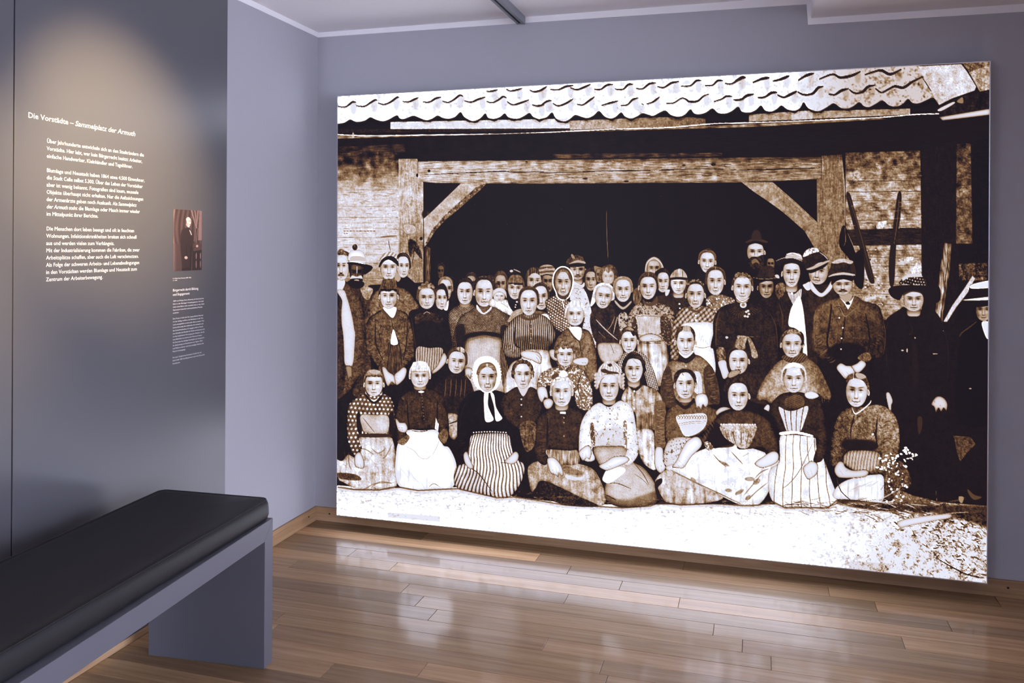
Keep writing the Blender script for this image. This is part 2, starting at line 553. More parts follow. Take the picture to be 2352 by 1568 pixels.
# ---- heads
FACE = [(0, -0.93), (0.42, -0.89), (0.76, -0.70), (0.95, -0.36), (0.99, 0.0), (0.93, 0.34), (0.78, 0.65), (0.52, 0.88), (0.22, 1.0), (0, 1.02)]
def head(cx, top, chin, hw, tone=0.9, tilt=0.0, yaw=0.0, jaw=1.0, hair=0.18, hs=1.0, hairtop=0.34, style='part', ears=(1, 1), eyes=1.0, con=1.0, mouth=1.0, smile=0.0, neck=0.0, must=0.0, old=0.0, soft=0.5, side=0.25, nosek=1.0, hairside=0.12, squint=0.6):
    hh = (chin - top) / 2.0
    cy = (chin + top) / 2.0
    c, s = math.cos(tilt), math.sin(tilt)
    def loc(pts):
        p = np.asarray(pts, float)
        x, y = p[:, 0] * hw, p[:, 1] * hh
        return np.stack([cx + x * c - y * s, cy + x * s + y * c], 1)
    if neck:
        P(loc([(-0.55, 0.5), (0.55, 0.5), (0.62, 1.0 + neck), (0, 1.15 + neck), (-0.62, 1.0 + neck)]), tone - 0.14, rim=0.1, rimw=3, grad=(tuple(loc([(0, 0.9)])[0]) + (tone - 0.5,), tuple(loc([(0, 1.35)])[0]) + (tone - 0.08,)))
    if style != 'none':
        w = 1.0 + hairside
        t = -1.0 - max(hairtop, 0.2)
        hair = hair if hair > 0.45 else hair * 0.75
        P(loc([(-w + 0.02, 0.2), (-w - 0.06, -0.3), (-w * 0.92, -0.8), (-0.6, t + 0.1), (0, t), (0.6, t + 0.1), (w * 0.92, -0.8), (w + 0.06, -0.3), (w - 0.02, 0.2), (0, 0.3)]), hair, soft=soft, tex=lambda xx, yy, sl: 0.13 * NV[sl] + 0.16 * NM[sl] + 0.1 * NF[sl])
        if style in ('part', 'plain'):
            for q in (-1, 1):
                P(loc([(q * 0.12, t + 0.03), (q * 0.55, t + 0.12), (q * 0.85, -0.85), (q * 0.5, -0.98), (q * 0.14, -1.06)]), 0.18, soft=1.8, a=0.7, mode='add', tex=lambda xx, yy, sl: 0.25 * NM[sl])
        rs = random.Random(int(cx * 3 + chin))
        for i in range(14):
            q = -1 if i % 2 else 1
            k0 = rs.uniform(0.0, 1.0)
            r0 = 1.0 + (w - 0.95) * k0
            L(loc([(q * 0.06, -1.0 - hairtop * k0 * 0.95), (q * 0.5, -0.95 - hairtop * k0 * 0.85), (q * 0.88 * r0, -0.62 - 0.2 * k0), (q * r0, -0.15)]), hair + rs.choice((-0.12, 0.22, 0.14, -0.08)), rs.uniform(0.7, 1.5), a=0.5, soft=0.5)
        if style == 'part':
            L(loc([(0.02, t + 0.03), (0.0, -0.90)]), 0.8, 1.1, a=0.8)
    for q, on in zip((-1, 1), ears):
        if on:
            e = loc([(q * 1.06, 0.02)])[0]
            E(e[0], e[1], 0.125 * hw, 0.23 * hh, tone - 0.1, rot=tilt - q * 0.15, soft=0.5, edge=0.35)
            E(e[0], e[1] + 0.03 * hh, 0.06 * hw, 0.13 * hh, tone - 0.42, rot=tilt, soft=0.6, a=0.7)
    out = [(x * (1 if y < 0 else 1 - (1 - jaw) * y), y) for x, y in FACE]
    out = out + [(-x, y) for x, y in out[-2:0:-1]]
    poly = spline(loc(out))
    cv = cover(poly, 8)
    if cv is None:
        return loc
    y0, y1, x0, x1, m = cv
    yy, xx = np.mgrid[y0:y1, x0:x1].astype(np.float32)
    dx = xx / BS + BX0 - cx
    dy = yy / BS + BY0 - cy
    u = (dx * c + dy * s) / hw
    v = (-dx * s + dy * c) / hh
    def g(gu, gv, ru, rv, slant=0.0, pw=2.0):
        return np.exp(-(np.abs((u - gu) / ru) ** pw + np.abs((v - gv - slant * (u - gu)) / rv) ** 2))
    rj = random.Random(int(cx * 13 + top * 7))
    ls = rj.uniform(-1, 1)                       # which cheek lies in shade
    es, ev = rj.uniform(0.38, 0.43), rj.uniform(-0.13, -0.07)
    bs, mw, nl = rj.uniform(-0.01, 0.13), rj.uniform(0.25, 0.33), rj.uniform(0.38, 0.44)
    lipv = rj.uniform(0.655, 0.70)
    yw = yaw + rj.uniform(-0.05, 0.05)
    au = np.abs(u - yw * 0.5)
    f = tone - 0.085 - (side + 0.06) * np.clip((au - 0.4) / 0.6, 0, 1.2) ** 2 * 0.95 - 0.075 * ls * (u + 0.2 * v)
    f -= 0.13 * np.clip((v - 0.78) / 0.25, 0, 1) + 0.10 * np.clip((-0.78 - v) / 0.25, 0, 1)
    f += 0.06 * g(yw, -0.58, 0.5, 0.2) + 0.05 * g(yw, 0.90, 0.2, 0.07)
    f += 0.05 * NM[y0:y1, x0:x1] + 0.07 * NF[y0:y1, x0:x1] + 0.05 * NB[y0:y1, x0:x1]
    k = con * 1.28
    sh = lambda q: 1.0 + 0.5 * ls * q
    for q in (-1, 1):
        ex = yw + q * es
        w2 = (u - ex) / 0.2
        f -= k * eyes * (0.27 * g(ex - q * 0.04, ev - 0.05, 0.29, 0.125) * sh(q) + 0.46 * np.exp(-(np.abs(w2) ** 4 + ((v - ev + 0.02 - 0.045 * w2 ** 2) / 0.030) ** 2)))
        f -= k * eyes * (0.34 * g(ex, ev + 0.02, 0.08, 0.05 + 0.02 * (1 - squint)) + 0.12 * g(ex, ev + 0.13, 0.2, 0.03))
        f += k * eyes * 0.10 * (1 - squint * 0.6) * (g(ex - 0.12, ev + 0.035, 0.05, 0.03) + g(ex + 0.12, ev + 0.035, 0.05, 0.03))
        f -= k * 0.36 * g(ex + q * 0.02, ev - 0.175, 0.25, 0.042, slant=-q * bs, pw=3)
        f -= k * 0.13 * sh(q) * g(yw + q * 0.15, 0.12, 0.055, 0.22)
        f -= k * 0.10 * sh(q) * g(yw + q * 0.6, 0.48, 0.2, 0.26)
        f += k * 0.045 * g(yw + q * 0.42, 0.2, 0.17, 0.1)
        f -= k * nosek * (0.36 * g(yw + q * 0.105, nl + 0.02, 0.06, 0.036) + 0.16 * g(yw + q * 0.2, nl - 0.03, 0.035, 0.06))
        f -= k * (0.09 + 0.22 * old) * g(yw + q * (0.31 + 0.05 * smile), 0.54, 0.05, 0.13, slant=0)
        f -= k * 0.15 * g(yw + q * (mw + 0.02), lipv - 0.01 - 0.05 * smile, 0.05, 0.04)
        f -= k * old * (0.16 * g(ex, ev + 0.17, 0.22, 0.035) + 0.10 * g(q * 0.72, 0.5, 0.14, 0.22))
    f -= k * nosek * 0.22 * g(yw + 0.03 * ls, nl + 0.055, 0.19, 0.05)
    f += 0.07 * g(yw, 0.12, 0.05, 0.22) + 0.05 * g(yw, nl - 0.07, 0.09, 0.06)
    mx_ = (u - yw * 0.9) / mw
    f -= k * mouth * (0.50 * np.exp(-(np.abs(mx_) ** 4 + ((v - lipv + (0.07 * smile) * mx_ ** 2 + 0.012 * np.cos(mx_ * 6)) / 0.026) ** 2)) + 0.17 * g(yw * 0.9, lipv - 0.045, 0.22, 0.035) + 0.21 * g(yw * 0.9, lipv + 0.125, 0.19, 0.04))
    f += k * mouth * 0.05 * g(yw * 0.9, lipv + 0.06, 0.18, 0.03)
    if old:
        for hv in (-0.62, -0.48):
            f -= old * 0.08 * g(yw, hv, 0.4, 0.025)
        f -= old * 0.14 * (g(yw - 0.06, -0.3, 0.03, 0.1) + g(yw + 0.06, -0.3, 0.03, 0.1))
    if must:
        for q in (-1, 1):
            f -= must * g(yw + q * 0.2, 0.57, 0.26, 0.07, slant=q * 0.28)
    m2 = _blur(m, 1) if soft < 0.9 else _blur(m, soft * BS)
    e = np.clip((1 - _blur(m, 2.2)) * 1.6, 0, 1)
    f -= 0.34 * e
    T[y0:y1, x0:x1] = T[y0:y1, x0:x1] * (1 - m2) + f * m2
    return loc

def bangs(loc, tone, low=-0.35, w=1.06, top=-1.3, ragged=0.08, dark=0.25, seed=1):
    r = random.Random(seed)
    pts = [(-w, low + 0.25), (-w, -0.7), (-0.7, top + 0.12), (0, top), (0.7, top + 0.12), (w, -0.7), (w, low + 0.25)]
    n = 9
    for i in range(n + 1):
        x = w * 0.92 - 2 * w * 0.92 * i / n
        pts.append((x, low + r.uniform(-ragged, ragged)))
    P(loc(pts), tone, sm=False, soft=0.7, tex=lambda xx, yy, s: 0.28 * NV[s] + 0.2 * NM[s] + 0.15 * NF[s])
    P(loc([(-w * 0.9, low - 0.16), (w * 0.9, low - 0.16), (w * 0.9, low + 0.02), (-w * 0.9, low + 0.02)]), -dark, soft=1.2, a=1.0, mode='add', sm=False)

def curls(loc, tone, pts, r, amp=0.3, seed=3):
    rr = random.Random(seed)
    pts = list(pts) + [(x + rr.uniform(-0.14, 0.14), y + rr.uniform(-0.1, 0.1)) for x, y in pts]
    for x, y in pts:
        p = loc([(x, y)])[0]
        q = r * rr.uniform(0.6, 1.25)
        a0 = rr.uniform(0, 6.28)
        E(p[0], p[1], q, q * rr.uniform(0.6, 0.95), tone + rr.uniform(-amp, amp) * 0.55, rot=a0, soft=0.9, a=0.85)
        arc = lambda rad, s0, s1: [(p[0] + rad * math.cos(s0 + (s1 - s0) * t / 4), p[1] + rad * 0.8 * math.sin(s0 + (s1 - s0) * t / 4)) for t in range(5)]
        L(arc(q * 0.7, a0, a0 + 2.6), tone + amp, 1.1, a=0.6)
        L(arc(q * 0.9, a0 + 2.8, a0 + 5.4), tone - amp, 1.2, a=0.7)

def at(ox, oy, k, pts):
    return [(ox + x / k, oy + y / k) for x, y in pts]

# ---- roof, timber frame and brickwork of the barn
P([(765, 200), (2285, 110), (2285, 300), (765, 330)], 0.05, sm=False)
tile_low = at(770, 200, 4.9, [(0, 405), (25, 408), (100, 395), (160, 360), (205, 378), (250, 388), (330, 372), (390, 335), (450, 360), (530, 380), (600, 360), (690, 312), (720, 345), (770, 355), (870, 318), (930, 335), (1020, 368), (1090, 350), (1150, 315), (1200, 338), (1270, 352), (1350, 330), (1410, 275), (1450, 330), (1540, 375), (1630, 350), (1690, 290), (1720, 340), (1790, 352), (1860, 330), (1910, 290), (1950, 335), (2050, 352), (2130, 320), (2190, 285), (2230, 330), (2310, 360)])
tile_low += at(1230, 160, 4.9, [(50, 550), (130, 530), (190, 475), (230, 540), (320, 575), (390, 550), (450, 505), (520, 525), (590, 540), (660, 510), (720, 460), (780, 520), (850, 545), (910, 525), (970, 475), (1010, 520), (1080, 545), (1150, 520), (1210, 485), (1270, 500), (1330, 515), (1400, 480), (1470, 455), (1530, 505), (1620, 525), (1690, 500), (1750, 440), (1790, 485), (1850, 498), (1930, 475), (2000, 430), (2060, 480), (2140, 490), (2220, 460), (2290, 410)])
tile_low += at(1690, 130, 3.92, [(60, 490), (130, 500), (190, 475), (235, 435), (270, 480), (330, 490), (380, 465), (420, 435), (470, 470), (540, 482), (590, 455), (620, 405), (660, 460), (750, 487), (830, 450), (890, 415), (950, 455), (1010, 465), (1070, 440), (1120, 405), (1160, 440), (1210, 450), (1270, 420), (1330, 390), (1390, 435), (1460, 445), (1520, 415), (1560, 375), (1600, 412), (1660, 415), (1730, 385), (1790, 365), (1835, 430)])
tile_low = [tuple(q) for q in spline(tile_low, closed=False, k=3)]
tiles = tile_low + at(1690, 130, 3.92, [(1800, 350), (1700, 180), (1660, 70)]) + [(2110, 120), (765, 200)]
P(tiles, 0.985, sm=False, soft=0.7, tex=lambda xx, yy, s: -0.24 * np.clip((xx - 1800) / 160, 0, 1) - 0.10 * np.clip((0.6 * NM[s] + 0.8 * NB[s]) * 2.5 - 0.1, 0, 1) - 0.42 * np.clip(NM[s] + NF[s] * 0.7 - 0.36, 0, 1) - 0.30 * np.clip((xx - 1830) / 160, 0, 1) * np.clip(NM[s] + 0.8 * NB[s], 0, 1))
# shading of every tile roll and the dark edge of every course
def course(arcs, w=3.2):
    for a_ in arcs:
        sp = spline(a_, closed=False, k=6)
        x_, y_ = a_[-1]
        # the roll of the tile below casts a soft flank shade
        P([(x_ - 13, y_ + 4), (x_ - 4, y_ + 1), (x_ + 1, y_ + 12), (x_ - 3, y_ + 27), (x_ - 11, y_ + 24)], -0.15, soft=3.0, a=0.8, mode='add')
        L([(x_ + 2, y_ + 2), (x_ + 3, y_ + 12), (x_ + 3.5, y_ + 24)], 0.78, 1.0, a=0.55, soft=0.6)
        L([(p[0], p[1] + 2.6) for p in sp], 0.46, 2.0, a=0.55, soft=0.8, sm=False)
        L(sp, 0.15, w, soft=0.5, taper=0.35, sm=False)
        n_ = len(sp)
        L(sp[int(n_ * 0.3):], 0.13, w * 1.45, soft=0.5, taper=0.85, sm=False)
course([at(770, 200, 4.9, q) for q in ([(20, 210), (100, 218), (150, 190), (190, 160), (230, 165)], [(232, 203), (320, 210), (390, 170), (440, 140), (468, 140)], [(475, 170), (545, 188), (620, 160), (690, 110), (715, 112)], [(755, 155), (820, 160), (880, 135), (935, 110)], [(985, 160), (1060, 160), (1130, 120), (1190, 105)], [(1205, 150), (1270, 165), (1340, 130), (1400, 85), (1440, 98)], [(1450, 145), (1530, 162), (1610, 130), (1690, 105)], [(1705, 155), (1770, 168), (1840, 135), (1890, 100), (1930, 115)], [(1935, 155), (2000, 192), (2090, 170), (2185, 135)], [(2215, 190), (2280, 205), (2360, 190)])], 3.0)
course([at(1230, 160, 4.9, q) for q in ([(0, 400), (60, 395), (130, 350), (185, 340)], [(200, 372), (260, 400), (350, 370), (430, 320)], [(470, 382), (540, 387), (610, 340), (670, 297)], [(745, 397), (830, 372), (935, 345)], [(965, 397), (1040, 387), (1100, 330), (1165, 310)], [(1200, 375), (1225, 390)], [(1255, 380), (1330, 355), (1405, 297)], [(1480, 372), (1560, 367), (1650, 315), (1700, 325), (1740, 352), (1830, 347), (1900, 290), (1962, 267)], [(2015, 352), (2100, 325), (2160, 290), (2220, 295)], [(2235, 330), (2300, 332), (2360, 320)])], 3.0)
course([at(1690, 130, 3.92, q) for q in ([(0, 387), (60, 377), (110, 345), (170, 332)], [(205, 365), (270, 357), (330, 320), (380, 316)], [(382, 338), (440, 360), (510, 330), (560, 305)], [(565, 310), (620, 337), (700, 327), (750, 275), (797, 262)], [(845, 330), (900, 337), (960, 300), (1025, 282)], [(1030, 290), (1080, 322), (1150, 312), (1200, 265), (1260, 252)], [(1265, 280), (1320, 317), (1380, 290), (1440, 262), (1520, 272), (1600, 220), (1700, 172)])], 4.4)
course([at(1230, 160, 4.9, q) for q in ([(0, 240), (60, 225), (130, 182)], [(170, 215), (260, 217), (350, 180), (430, 170)], [(395, 195), (470, 217), (550, 190), (625, 155)], [(665, 212), (740, 212), (810, 165), (878, 160)], [(900, 212), (990, 212), (1050, 160), (1108, 157)], [(1135, 200), (1210, 207), (1290, 150), (1362, 142)], [(1375, 180), (1450, 192), (1540, 140), (1622, 128)], [(1645, 180), (1750, 172), (1820, 115), (1875, 118)], [(1915, 172), (2000, 165), (2060, 115), (2122, 118)], [(2140, 145), (2210, 152), (2290, 110), (2352, 82)])], 3.2)
course([at(1690, 130, 3.92, q) for q in ([(0, 215), (50, 185), (97, 180)], [(160, 227), (240, 195), (312, 182)], [(340, 215), (420, 195), (490, 165)], [(570, 207), (640, 165), (712, 142)], [(760, 197), (880, 152), (950, 182), (1050, 165), (1132, 127)], [(1170, 157), (1250, 130), (1320, 117), (1400, 152), (1500, 107)])], 4.6)
course([at(770, 200, 4.9, q) for q in ([(1700, 40), (1760, 38), (1830, 22)], [(1925, 15), (1970, 35), (2040, 25), (2110, 5)], [(2190, 25), (2250, 45), (2350, 15)])], 2.6)
# ridge tiles at the hip
P(at(1690, 130, 3.92, [(1655, 80), (2040, 60), (2110, 150), (2175, 265), (2160, 300), (1960, 370), (1840, 432), (1790, 340), (1720, 220)]), 0.82, sm=False, soft=0.7, tex=plus(grain(0.3, 0.3), specks(-0.25, 0.16)))
P(at(1690, 130, 3.92, [(2045, 50), (2300, 35), (2300, 100), (2110, 130)]), 0.4, sm=False, tex=grain(0.5, 0.3))
P(at(1690, 130, 3.92, [(2110, 135), (2300, 65), (2300, 290), (2205, 310), (2180, 260)]), 0.66, sm=False, tex=grain(0.5, 0.4))
L(at(1690, 130, 3.92, [(2050, 65), (2110, 150), (2180, 270)]), 0.12, 2.2)
L(at(1690, 130, 3.92, [(1680, 170), (1740, 260), (1770, 310)]), 0.14, 2.0)
P(at(1690, 130, 3.92, [(1840, 440), (2060, 350), (2190, 325), (2300, 300), (2300, 480), (1860, 530)]), 0.10, sm=False, tex=grain(0.25, 0.2))
P(at(1690, 130, 3.92, [(1830, 470), (1960, 405), (1975, 420), (1860, 485)]), 0.8, soft=0.8)
P(at(1690, 130, 3.92, [(2000, 400), (2050, 360), (2055, 415)]), 0.5, soft=0.8)
# board under the tiles, gutter wire and shadow band
P([(896, 279), (1310, 271), (1310, 295), (896, 296)], 0.88, sm=False, tex=grain(0.15, 0.15), soft=0.8)
P([(1310, 276), (1500, 268), (1600, 268), (1622, 272), (1622, 290), (1310, 297)], 0.68, sm=False, tex=grain(0.25, 0.25), soft=0.9, grad=((1310, 280, 0.72), (1640, 280, 0.35)))
P([(1722, 262), (1820, 255), (2093, 248), (2093, 262), (1722, 278)], 0.60, sm=False, tex=grain(0.25, 0.3), soft=0.9)
P([(1820, 255), (1870, 252), (1868, 272), (1820, 275)], 0.78, soft=1.5, sm=False, tex=grain(0.2, 0.2))
# the dark gap just under the wavy tile edge
P([(x, y + 0.5) for x, y in tile_low] + [(x, y + 5.0 + 1.2 * math.sin(x * 0.3)) for x, y in tile_low[::-1]], 0.09, sm=False, soft=0.8)
P([(x, y + 4.5) for x, y in tile_low] + [(x, y + 9.5) for x, y in tile_low[::-1]], -0.22, sm=False, soft=1.6, mode='add', a=0.7)
P([(765, 296), (1310, 294), (1310, 299), (900, 303), (765, 304)], 0.14, sm=False, soft=0.8, tex=grain(0.2, 0.1))
P([(765, 309), (980, 309), (1230, 305), (1526, 293), (1700, 285), (2020, 268), (2040, 272), (1700, 293), (1526, 301), (1230, 314), (980, 317), (765, 318)], 0.46, sm=False, soft=1.6, tex=hgrain(0.3, 0.4))
L([(774, 308), (850, 311), (980, 309), (1150, 307), (1230, 304.5), (1400, 296), (1526, 292.5), (1640, 283), (1720, 281), (1860, 276), (2030, 268), (2100, 262), (2160, 260)], 0.92, 2.4, taper=0.2, soft=0.4)
P(at(1690, 130, 3.92, [(1838, 540), (2300, 462), (2300, 520), (2100, 545), (1870, 572)]), 0.88, sm=False, soft=0.8, rim=0.3, rimw=4)
E(810, 312, 3, 9, 0.8, soft=1.5, a=0.8)
P([(765, 318), (2285, 275), (2285, 362), (1690, 362), (1230, 366), (960, 368), (765, 372)], 0.055, sm=False, soft=1.0, tex=lambda xx, yy, s: 0.05 * NH[s] + 0.06 * NB[s] * (xx < 1500))
P([(1270, 353), (1660, 350), (1660, 358), (1270, 364)], 0.28, sm=False, soft=2, tex=hgrain(0.4, 0.5), a=0.7)
P([(775, 336), (930, 330), (930, 348), (775, 356)], 0.2, sm=False, soft=2, tex=hgrain(0.3, 0.4), a=0.7)
# left brick infill
P([(765, 352), (916, 346), (916, 730), (765, 730)], 0.6, sm=False, soft=1.0, grad=((840, 362, 0.20), (840, 446, 0.78)), tex=lambda xx, yy, s: 0.16 * NH[s] + 0.6 * NB[s] * np.clip((480 - yy) / 110, 0.25, 1) + 0.26 * NMIX[s] - 0.25 * np.clip((yy - 590) / 60, 0, 1) - 0.3 * CREASE[s] * NV[s])
for y_ in (436, 458, 473, 499, 512, 525, 546, 562, 585, 604, 622, 640, 660, 678):
    L([(774, y_), (820, y_ + random.uniform(-1, 1)), (870, y_ + random.uniform(-1.5, 1.5)), (912, y_ - 1)], 0.42, random.uniform(0.8, 1.7), a=random.uniform(0.3, 0.8))
for x_, y_ in ((800, 447), (856, 447), (830, 466), (880, 486), (845, 505), (806, 518), (884, 518), (862, 536), (826, 554), (895, 575), (868, 610), (850, 650), (880, 665)):
    L([(x_, y_ - 6), (x_ + 1, y_ + 6)], 0.42, 1.0, a=0.55)
L([(892, 552), (893, 562), (896, 576)], 0.2, 1.4)
L([(873, 545), (890, 543), (911, 542)], 0.4, 3.0, soft=0.9)
P([(777, 512), (872, 513), (872, 545), (777, 543)], 0.06, soft=0.8, a=0.5, mode='add', sm=False)
# tiny caption on the print (far too small to read), two runs of small marks
rr_ = random.Random(5)
for y_, xa, xb in ((531.0, 788, 857), (536.5, 789, 797)):
    x_ = xa
    while x_ < xb:
        wd = rr_.uniform(2.2, 6.5)
        P([(x_, y_ - 1.5), (x_ + wd, y_ - 1.4), (x_ + wd, y_ + 1.1), (x_, y_ + 1.0)], 0.42, sm=False, soft=0.6, a=0.75, tex=lambda xx, yy, s: 0.5 * NV[s])
        x_ += wd + 1.6
E(814, 568, 6, 7, 0.2, soft=1.0, tex=grain(0.5, 0.2))
E(782, 580, 8, 8, 0.3, soft=1.5, tex=grain(0.6, 0.2))
# left post
P([(915, 364), (958, 364), (972, 420), (972, 690), (915, 690)], 0.7, sm=False, soft=0.7, grad=((940, 370, 0.62), (940, 660, 0.50)), tex=lambda xx, yy, s: 0.22 * NV[s] + 0.36 * NMIX[s] + 0.2 * NB[s] + 0.14 * np.clip(1 - np.abs(yy - 450) / 90, 0, 1))
L([(916, 366), (916, 560)], 0.9, 1.6, a=0.8)
L([(959, 368), (960, 402)], 0.06, 1.8)
L([(955, 415), (955, 540)], 0.35, 1.3, a=0.7)
E(958, 402, 3, 4, 0.08, soft=0.8)
E(980, 496, 12, 10, 0.35, soft=4.0, a=0.7)
E(975, 492, 6, 9, 0.1, soft=2.5)
P([(926, 517), (940, 515), (953, 520), (955, 533), (945, 537), (930, 535)], 0.74, soft=0.9, edge=0.4, tex=grain(0.25, 0.2))
P([(940, 550), (955, 556), (965, 575), (970, 595), (962, 590), (952, 578), (944, 590), (939, 585), (937, 565)], 0.2, soft=1.6, tex=grain(0.6, 0.3))
E(967, 548, 3.5, 4, 0.08, soft=0.6)
L([(951, 575), (949, 590), (946, 605)], 0.15, 1.6)
L([(972, 492), (973, 560), (975, 600), (976, 655)], 0.14, 1.6)
L([(978, 570), (978, 650)], 0.8, 1.8, a=0.85)
P([(978, 565), (988, 570), (988, 655), (980, 655)], 0.34, soft=0.8, sm=False, tex=vgrain(0.5, 0.2))
for i in range(26):
    a_, b_ = random.uniform(920, 968), random.uniform(380, 560)
    L([(a_, b_), (a_ + 4, b_ + 3.5)], 0.4, 0.9, a=0.5)
# lintel
P([(960, 370), (1230, 367), (1690, 361), (1888, 360), (1889, 411), (1690, 419), (1230, 421.5), (1000, 420), (960, 416)], 0.7, sm=False, soft=0.7, grad=((1000, 390, 0.70), (1900, 390, 0.46)), tex=lambda xx, yy, s: 0.30 * NH[s] + 0.3 * NB[s] + 0.2 * NMIX[s] - 0.22 * np.clip((374 - yy) / 8, 0, 1) - 0.16 * np.clip((yy - 412) / 8, 0, 1))
L([(975, 400), (1040, 398), (1150, 393), (1180, 395), (1250, 394)], 0.08, 1.8)
L([(1240, 397), (1320, 395), (1390, 392), (1500, 391), (1600, 387), (1700, 390)], 0.08, 2.0)
L([(1690, 390), (1790, 388), (1887, 384)], 0.10, 2.0)
for q in ((985, 392), (1345, 410), (1440, 416), (1572, 379), (1640, 377), (1210, 372)):
    E(*q, random.uniform(2, 6), random.uniform(1.5, 3.5), 0.12, soft=0.9)
# braces
P([(1058, 421), (1119, 419), (1103, 436), (1052, 481), (1025, 503), (999, 530), (981, 560), (974, 568), (973, 502), (987, 490)], 0.68, sm=False, soft=0.7, tex=lambda xx, yy, s: 0.3 * NMIX[s] + 0.25 * NB[s])
P([(1119, 419), (1103, 436), (1052, 481), (1025, 503), (999, 530), (981, 560), (976, 560), (992, 528), (1018, 498), (1046, 472), (1096, 428)], 0.42, sm=False, soft=1.0, tex=grain(0.6, 0.2))
P([(1705, 418), (1777, 418), (1830, 464), (1881, 512), (1885, 600), (1874, 572), (1850, 531), (1800, 487), (1764, 461), (1730, 438)], 0.5, sm=False, soft=0.7, tex=lambda xx, yy, s: 0.34 * NMIX[s] + 0.2 * NB[s] + 0.08 * (xx < 1800))
L([(1770, 420), (1830, 470), (1878, 516)], 0.75, 1.2, a=0.5)
# right post
P([(1889, 357), (1936, 354), (1943, 420), (1944, 600), (1880, 640), (1878, 412), (1889, 410)], 0.46, sm=False, soft=0.7, tex=lambda xx, yy, s: 0.22 * NV[s] + 0.34 * NMIX[s] + 0.15 * NB[s] - 0.2 * np.clip((372 - yy) / 16, 0, 1))
L([(1936, 368), (1941, 420), (1943, 480), (1944, 510)], 0.72, 1.6, a=0.8)
L([(1889, 362), (1889, 412)], 0.1, 1.6)
# right brick infill
P([(1944, 350), (2116, 345), (2122, 740), (1946, 740)], 0.52, sm=False, soft=1.2, grad=((2030, 355, 0.30), (2030, 425, 0.58)), tex=lambda xx, yy, s: 0.2 * NH[s] + 0.5 * NB[s] + 0.42 * NMIX[s])
for y_ in (384, 415, 440, 461, 483, 505, 512, 575, 592, 612, 634, 655, 676, 700):
    L([(1948, y_), (2000, y_ + random.uniform(-1.5, 1.5)), (2060, y_ + random.uniform(-1.5, 1.5)), (2118, y_ - 1)], 0.26, random.uniform(1, 2.2), a=random.uniform(0.4, 0.9))
for x_, y_ in ((1990, 373), (2038, 378), (1975, 398), (2060, 428), (2002, 450), (2085, 450), (1985, 472), (2040, 472), (2070, 495)):
    L([(x_, y_ - 8), (x_ + 1, y_ + 8)], 0.3, 1.2, a=0.6)
P([(1955, 395), (1980, 396), (1985, 412), (1957, 414)], 0.74, soft=2.2, tex=grain(0.6, 0.4), a=0.85)
P([(2015, 375), (2028, 382), (2024, 388), (2016, 385)], 0.78, soft=1.5, tex=grain(0.6, 0.4), a=0.85)
P([(2020, 510), (2040, 508), (2030, 524), (2015, 524)], 0.85, soft=1.6, tex=grain(0.6, 0.4), a=0.85)
P([(2097, 622), (2110, 600), (2118, 604), (2120, 633), (2100, 634)], 0.9, soft=1.6, tex=grain(0.6, 0.4), a=0.85)
P([(2070, 594), (2100, 590), (2098, 598), (2072, 602)], 0.86, soft=1.3, tex=grain(0.6, 0.4), a=0.85)
P([(1944, 528), (2120, 524), (2122, 562), (1946, 565)], 0.13, sm=False, soft=1.2, tex=hgrain(0.15, 0.1))
L([(1985, 533), (2040, 527), (2115, 523)], 0.07, 2.2)
for i in range(60):
    a_, b_ = random.uniform(1990, 2040), random.uniform(570, 735)
    E(a_, b_, random.uniform(1, 3), random.uniform(1, 2.4), random.choice((0.85, 0.85, 0.25)), soft=0.6)
for i in range(34):
    a_, b_ = random.uniform(1975, 2080), random.uniform(650, 735)
    L([(a_, b_), (a_ + random.uniform(-8, 8), b_ + random.uniform(3, 16))], random.choice((0.85, 0.3, 0.75)), 1.4, a=0.7)
# far dark post, brick strip, sheds
P([(2118, 340), (2205, 330), (2203, 770), (2120, 770)], 0.07, sm=False, soft=1.0, tex=vgrain(0.06, 0.05))
P([(2200, 330), (2232, 328), (2236, 560), (2198, 560)], 0.34, sm=False, soft=1.5, tex=lambda xx, yy, s: 0.5 * NMIX[s] + 0.5 * NB[s] - 0.2 * np.clip((390 - yy) / 60, 0, 1))
for y_ in (408, 432, 456, 478, 500, 515, 535):
    L([(2200, y_), (2233, y_ - 2)], 0.12, 1.6, a=0.7)
P([(2236, 320), (2285, 315), (2285, 800), (2238, 800)], 0.03, sm=False, soft=1.0, tex=vgrain(0.05, 0.02))
P([(2204, 606), (2270, 604), (2270, 645), (2206, 645)], 0.24, sm=False, soft=2.5, tex=grain(0.6, 0.5))
# tools leaning on the wall
P([(1946, 447), (1955, 446), (1970, 500), (1990, 565), (2010, 640), (2006, 652), (1996, 640), (1978, 575), (1960, 510)], 0.14, soft=0.7)
L([(1951, 450), (1975, 525), (2006, 640)], 0.36, 1.4, a=0.8)
P([(1935, 525), (1944, 521), (1960, 560), (1968, 580), (1985, 575), (1985, 660), (1965, 650), (1955, 600), (1930, 565)], 0.06, soft=0.9)
L([(1943, 522), (1944, 555), (1940, 565)], 0.5, 1.2)
L([(1949, 535), (1962, 565), (1968, 582)], 0.55, 1.4)
P([(2064, 446), (2073, 446), (2070, 500), (2061, 560), (2056, 650), (2046, 655), (2044, 600), (2054, 520)], 0.13, soft=0.7)
L([(2068, 450), (2063, 510), (2056, 560)], 0.42, 1.6, a=0.8)
P([(2172, 558), (2188, 560), (2184, 620), (2172, 700), (2166, 745), (2148, 735), (2155, 680), (2163, 610)], 0.55, sm=False, soft=0.8, tex=vgrain(0.6, 0.2), rim=0.15)
L([(2178, 600), (2170, 680), (2162, 735)], 0.12, 1.8)
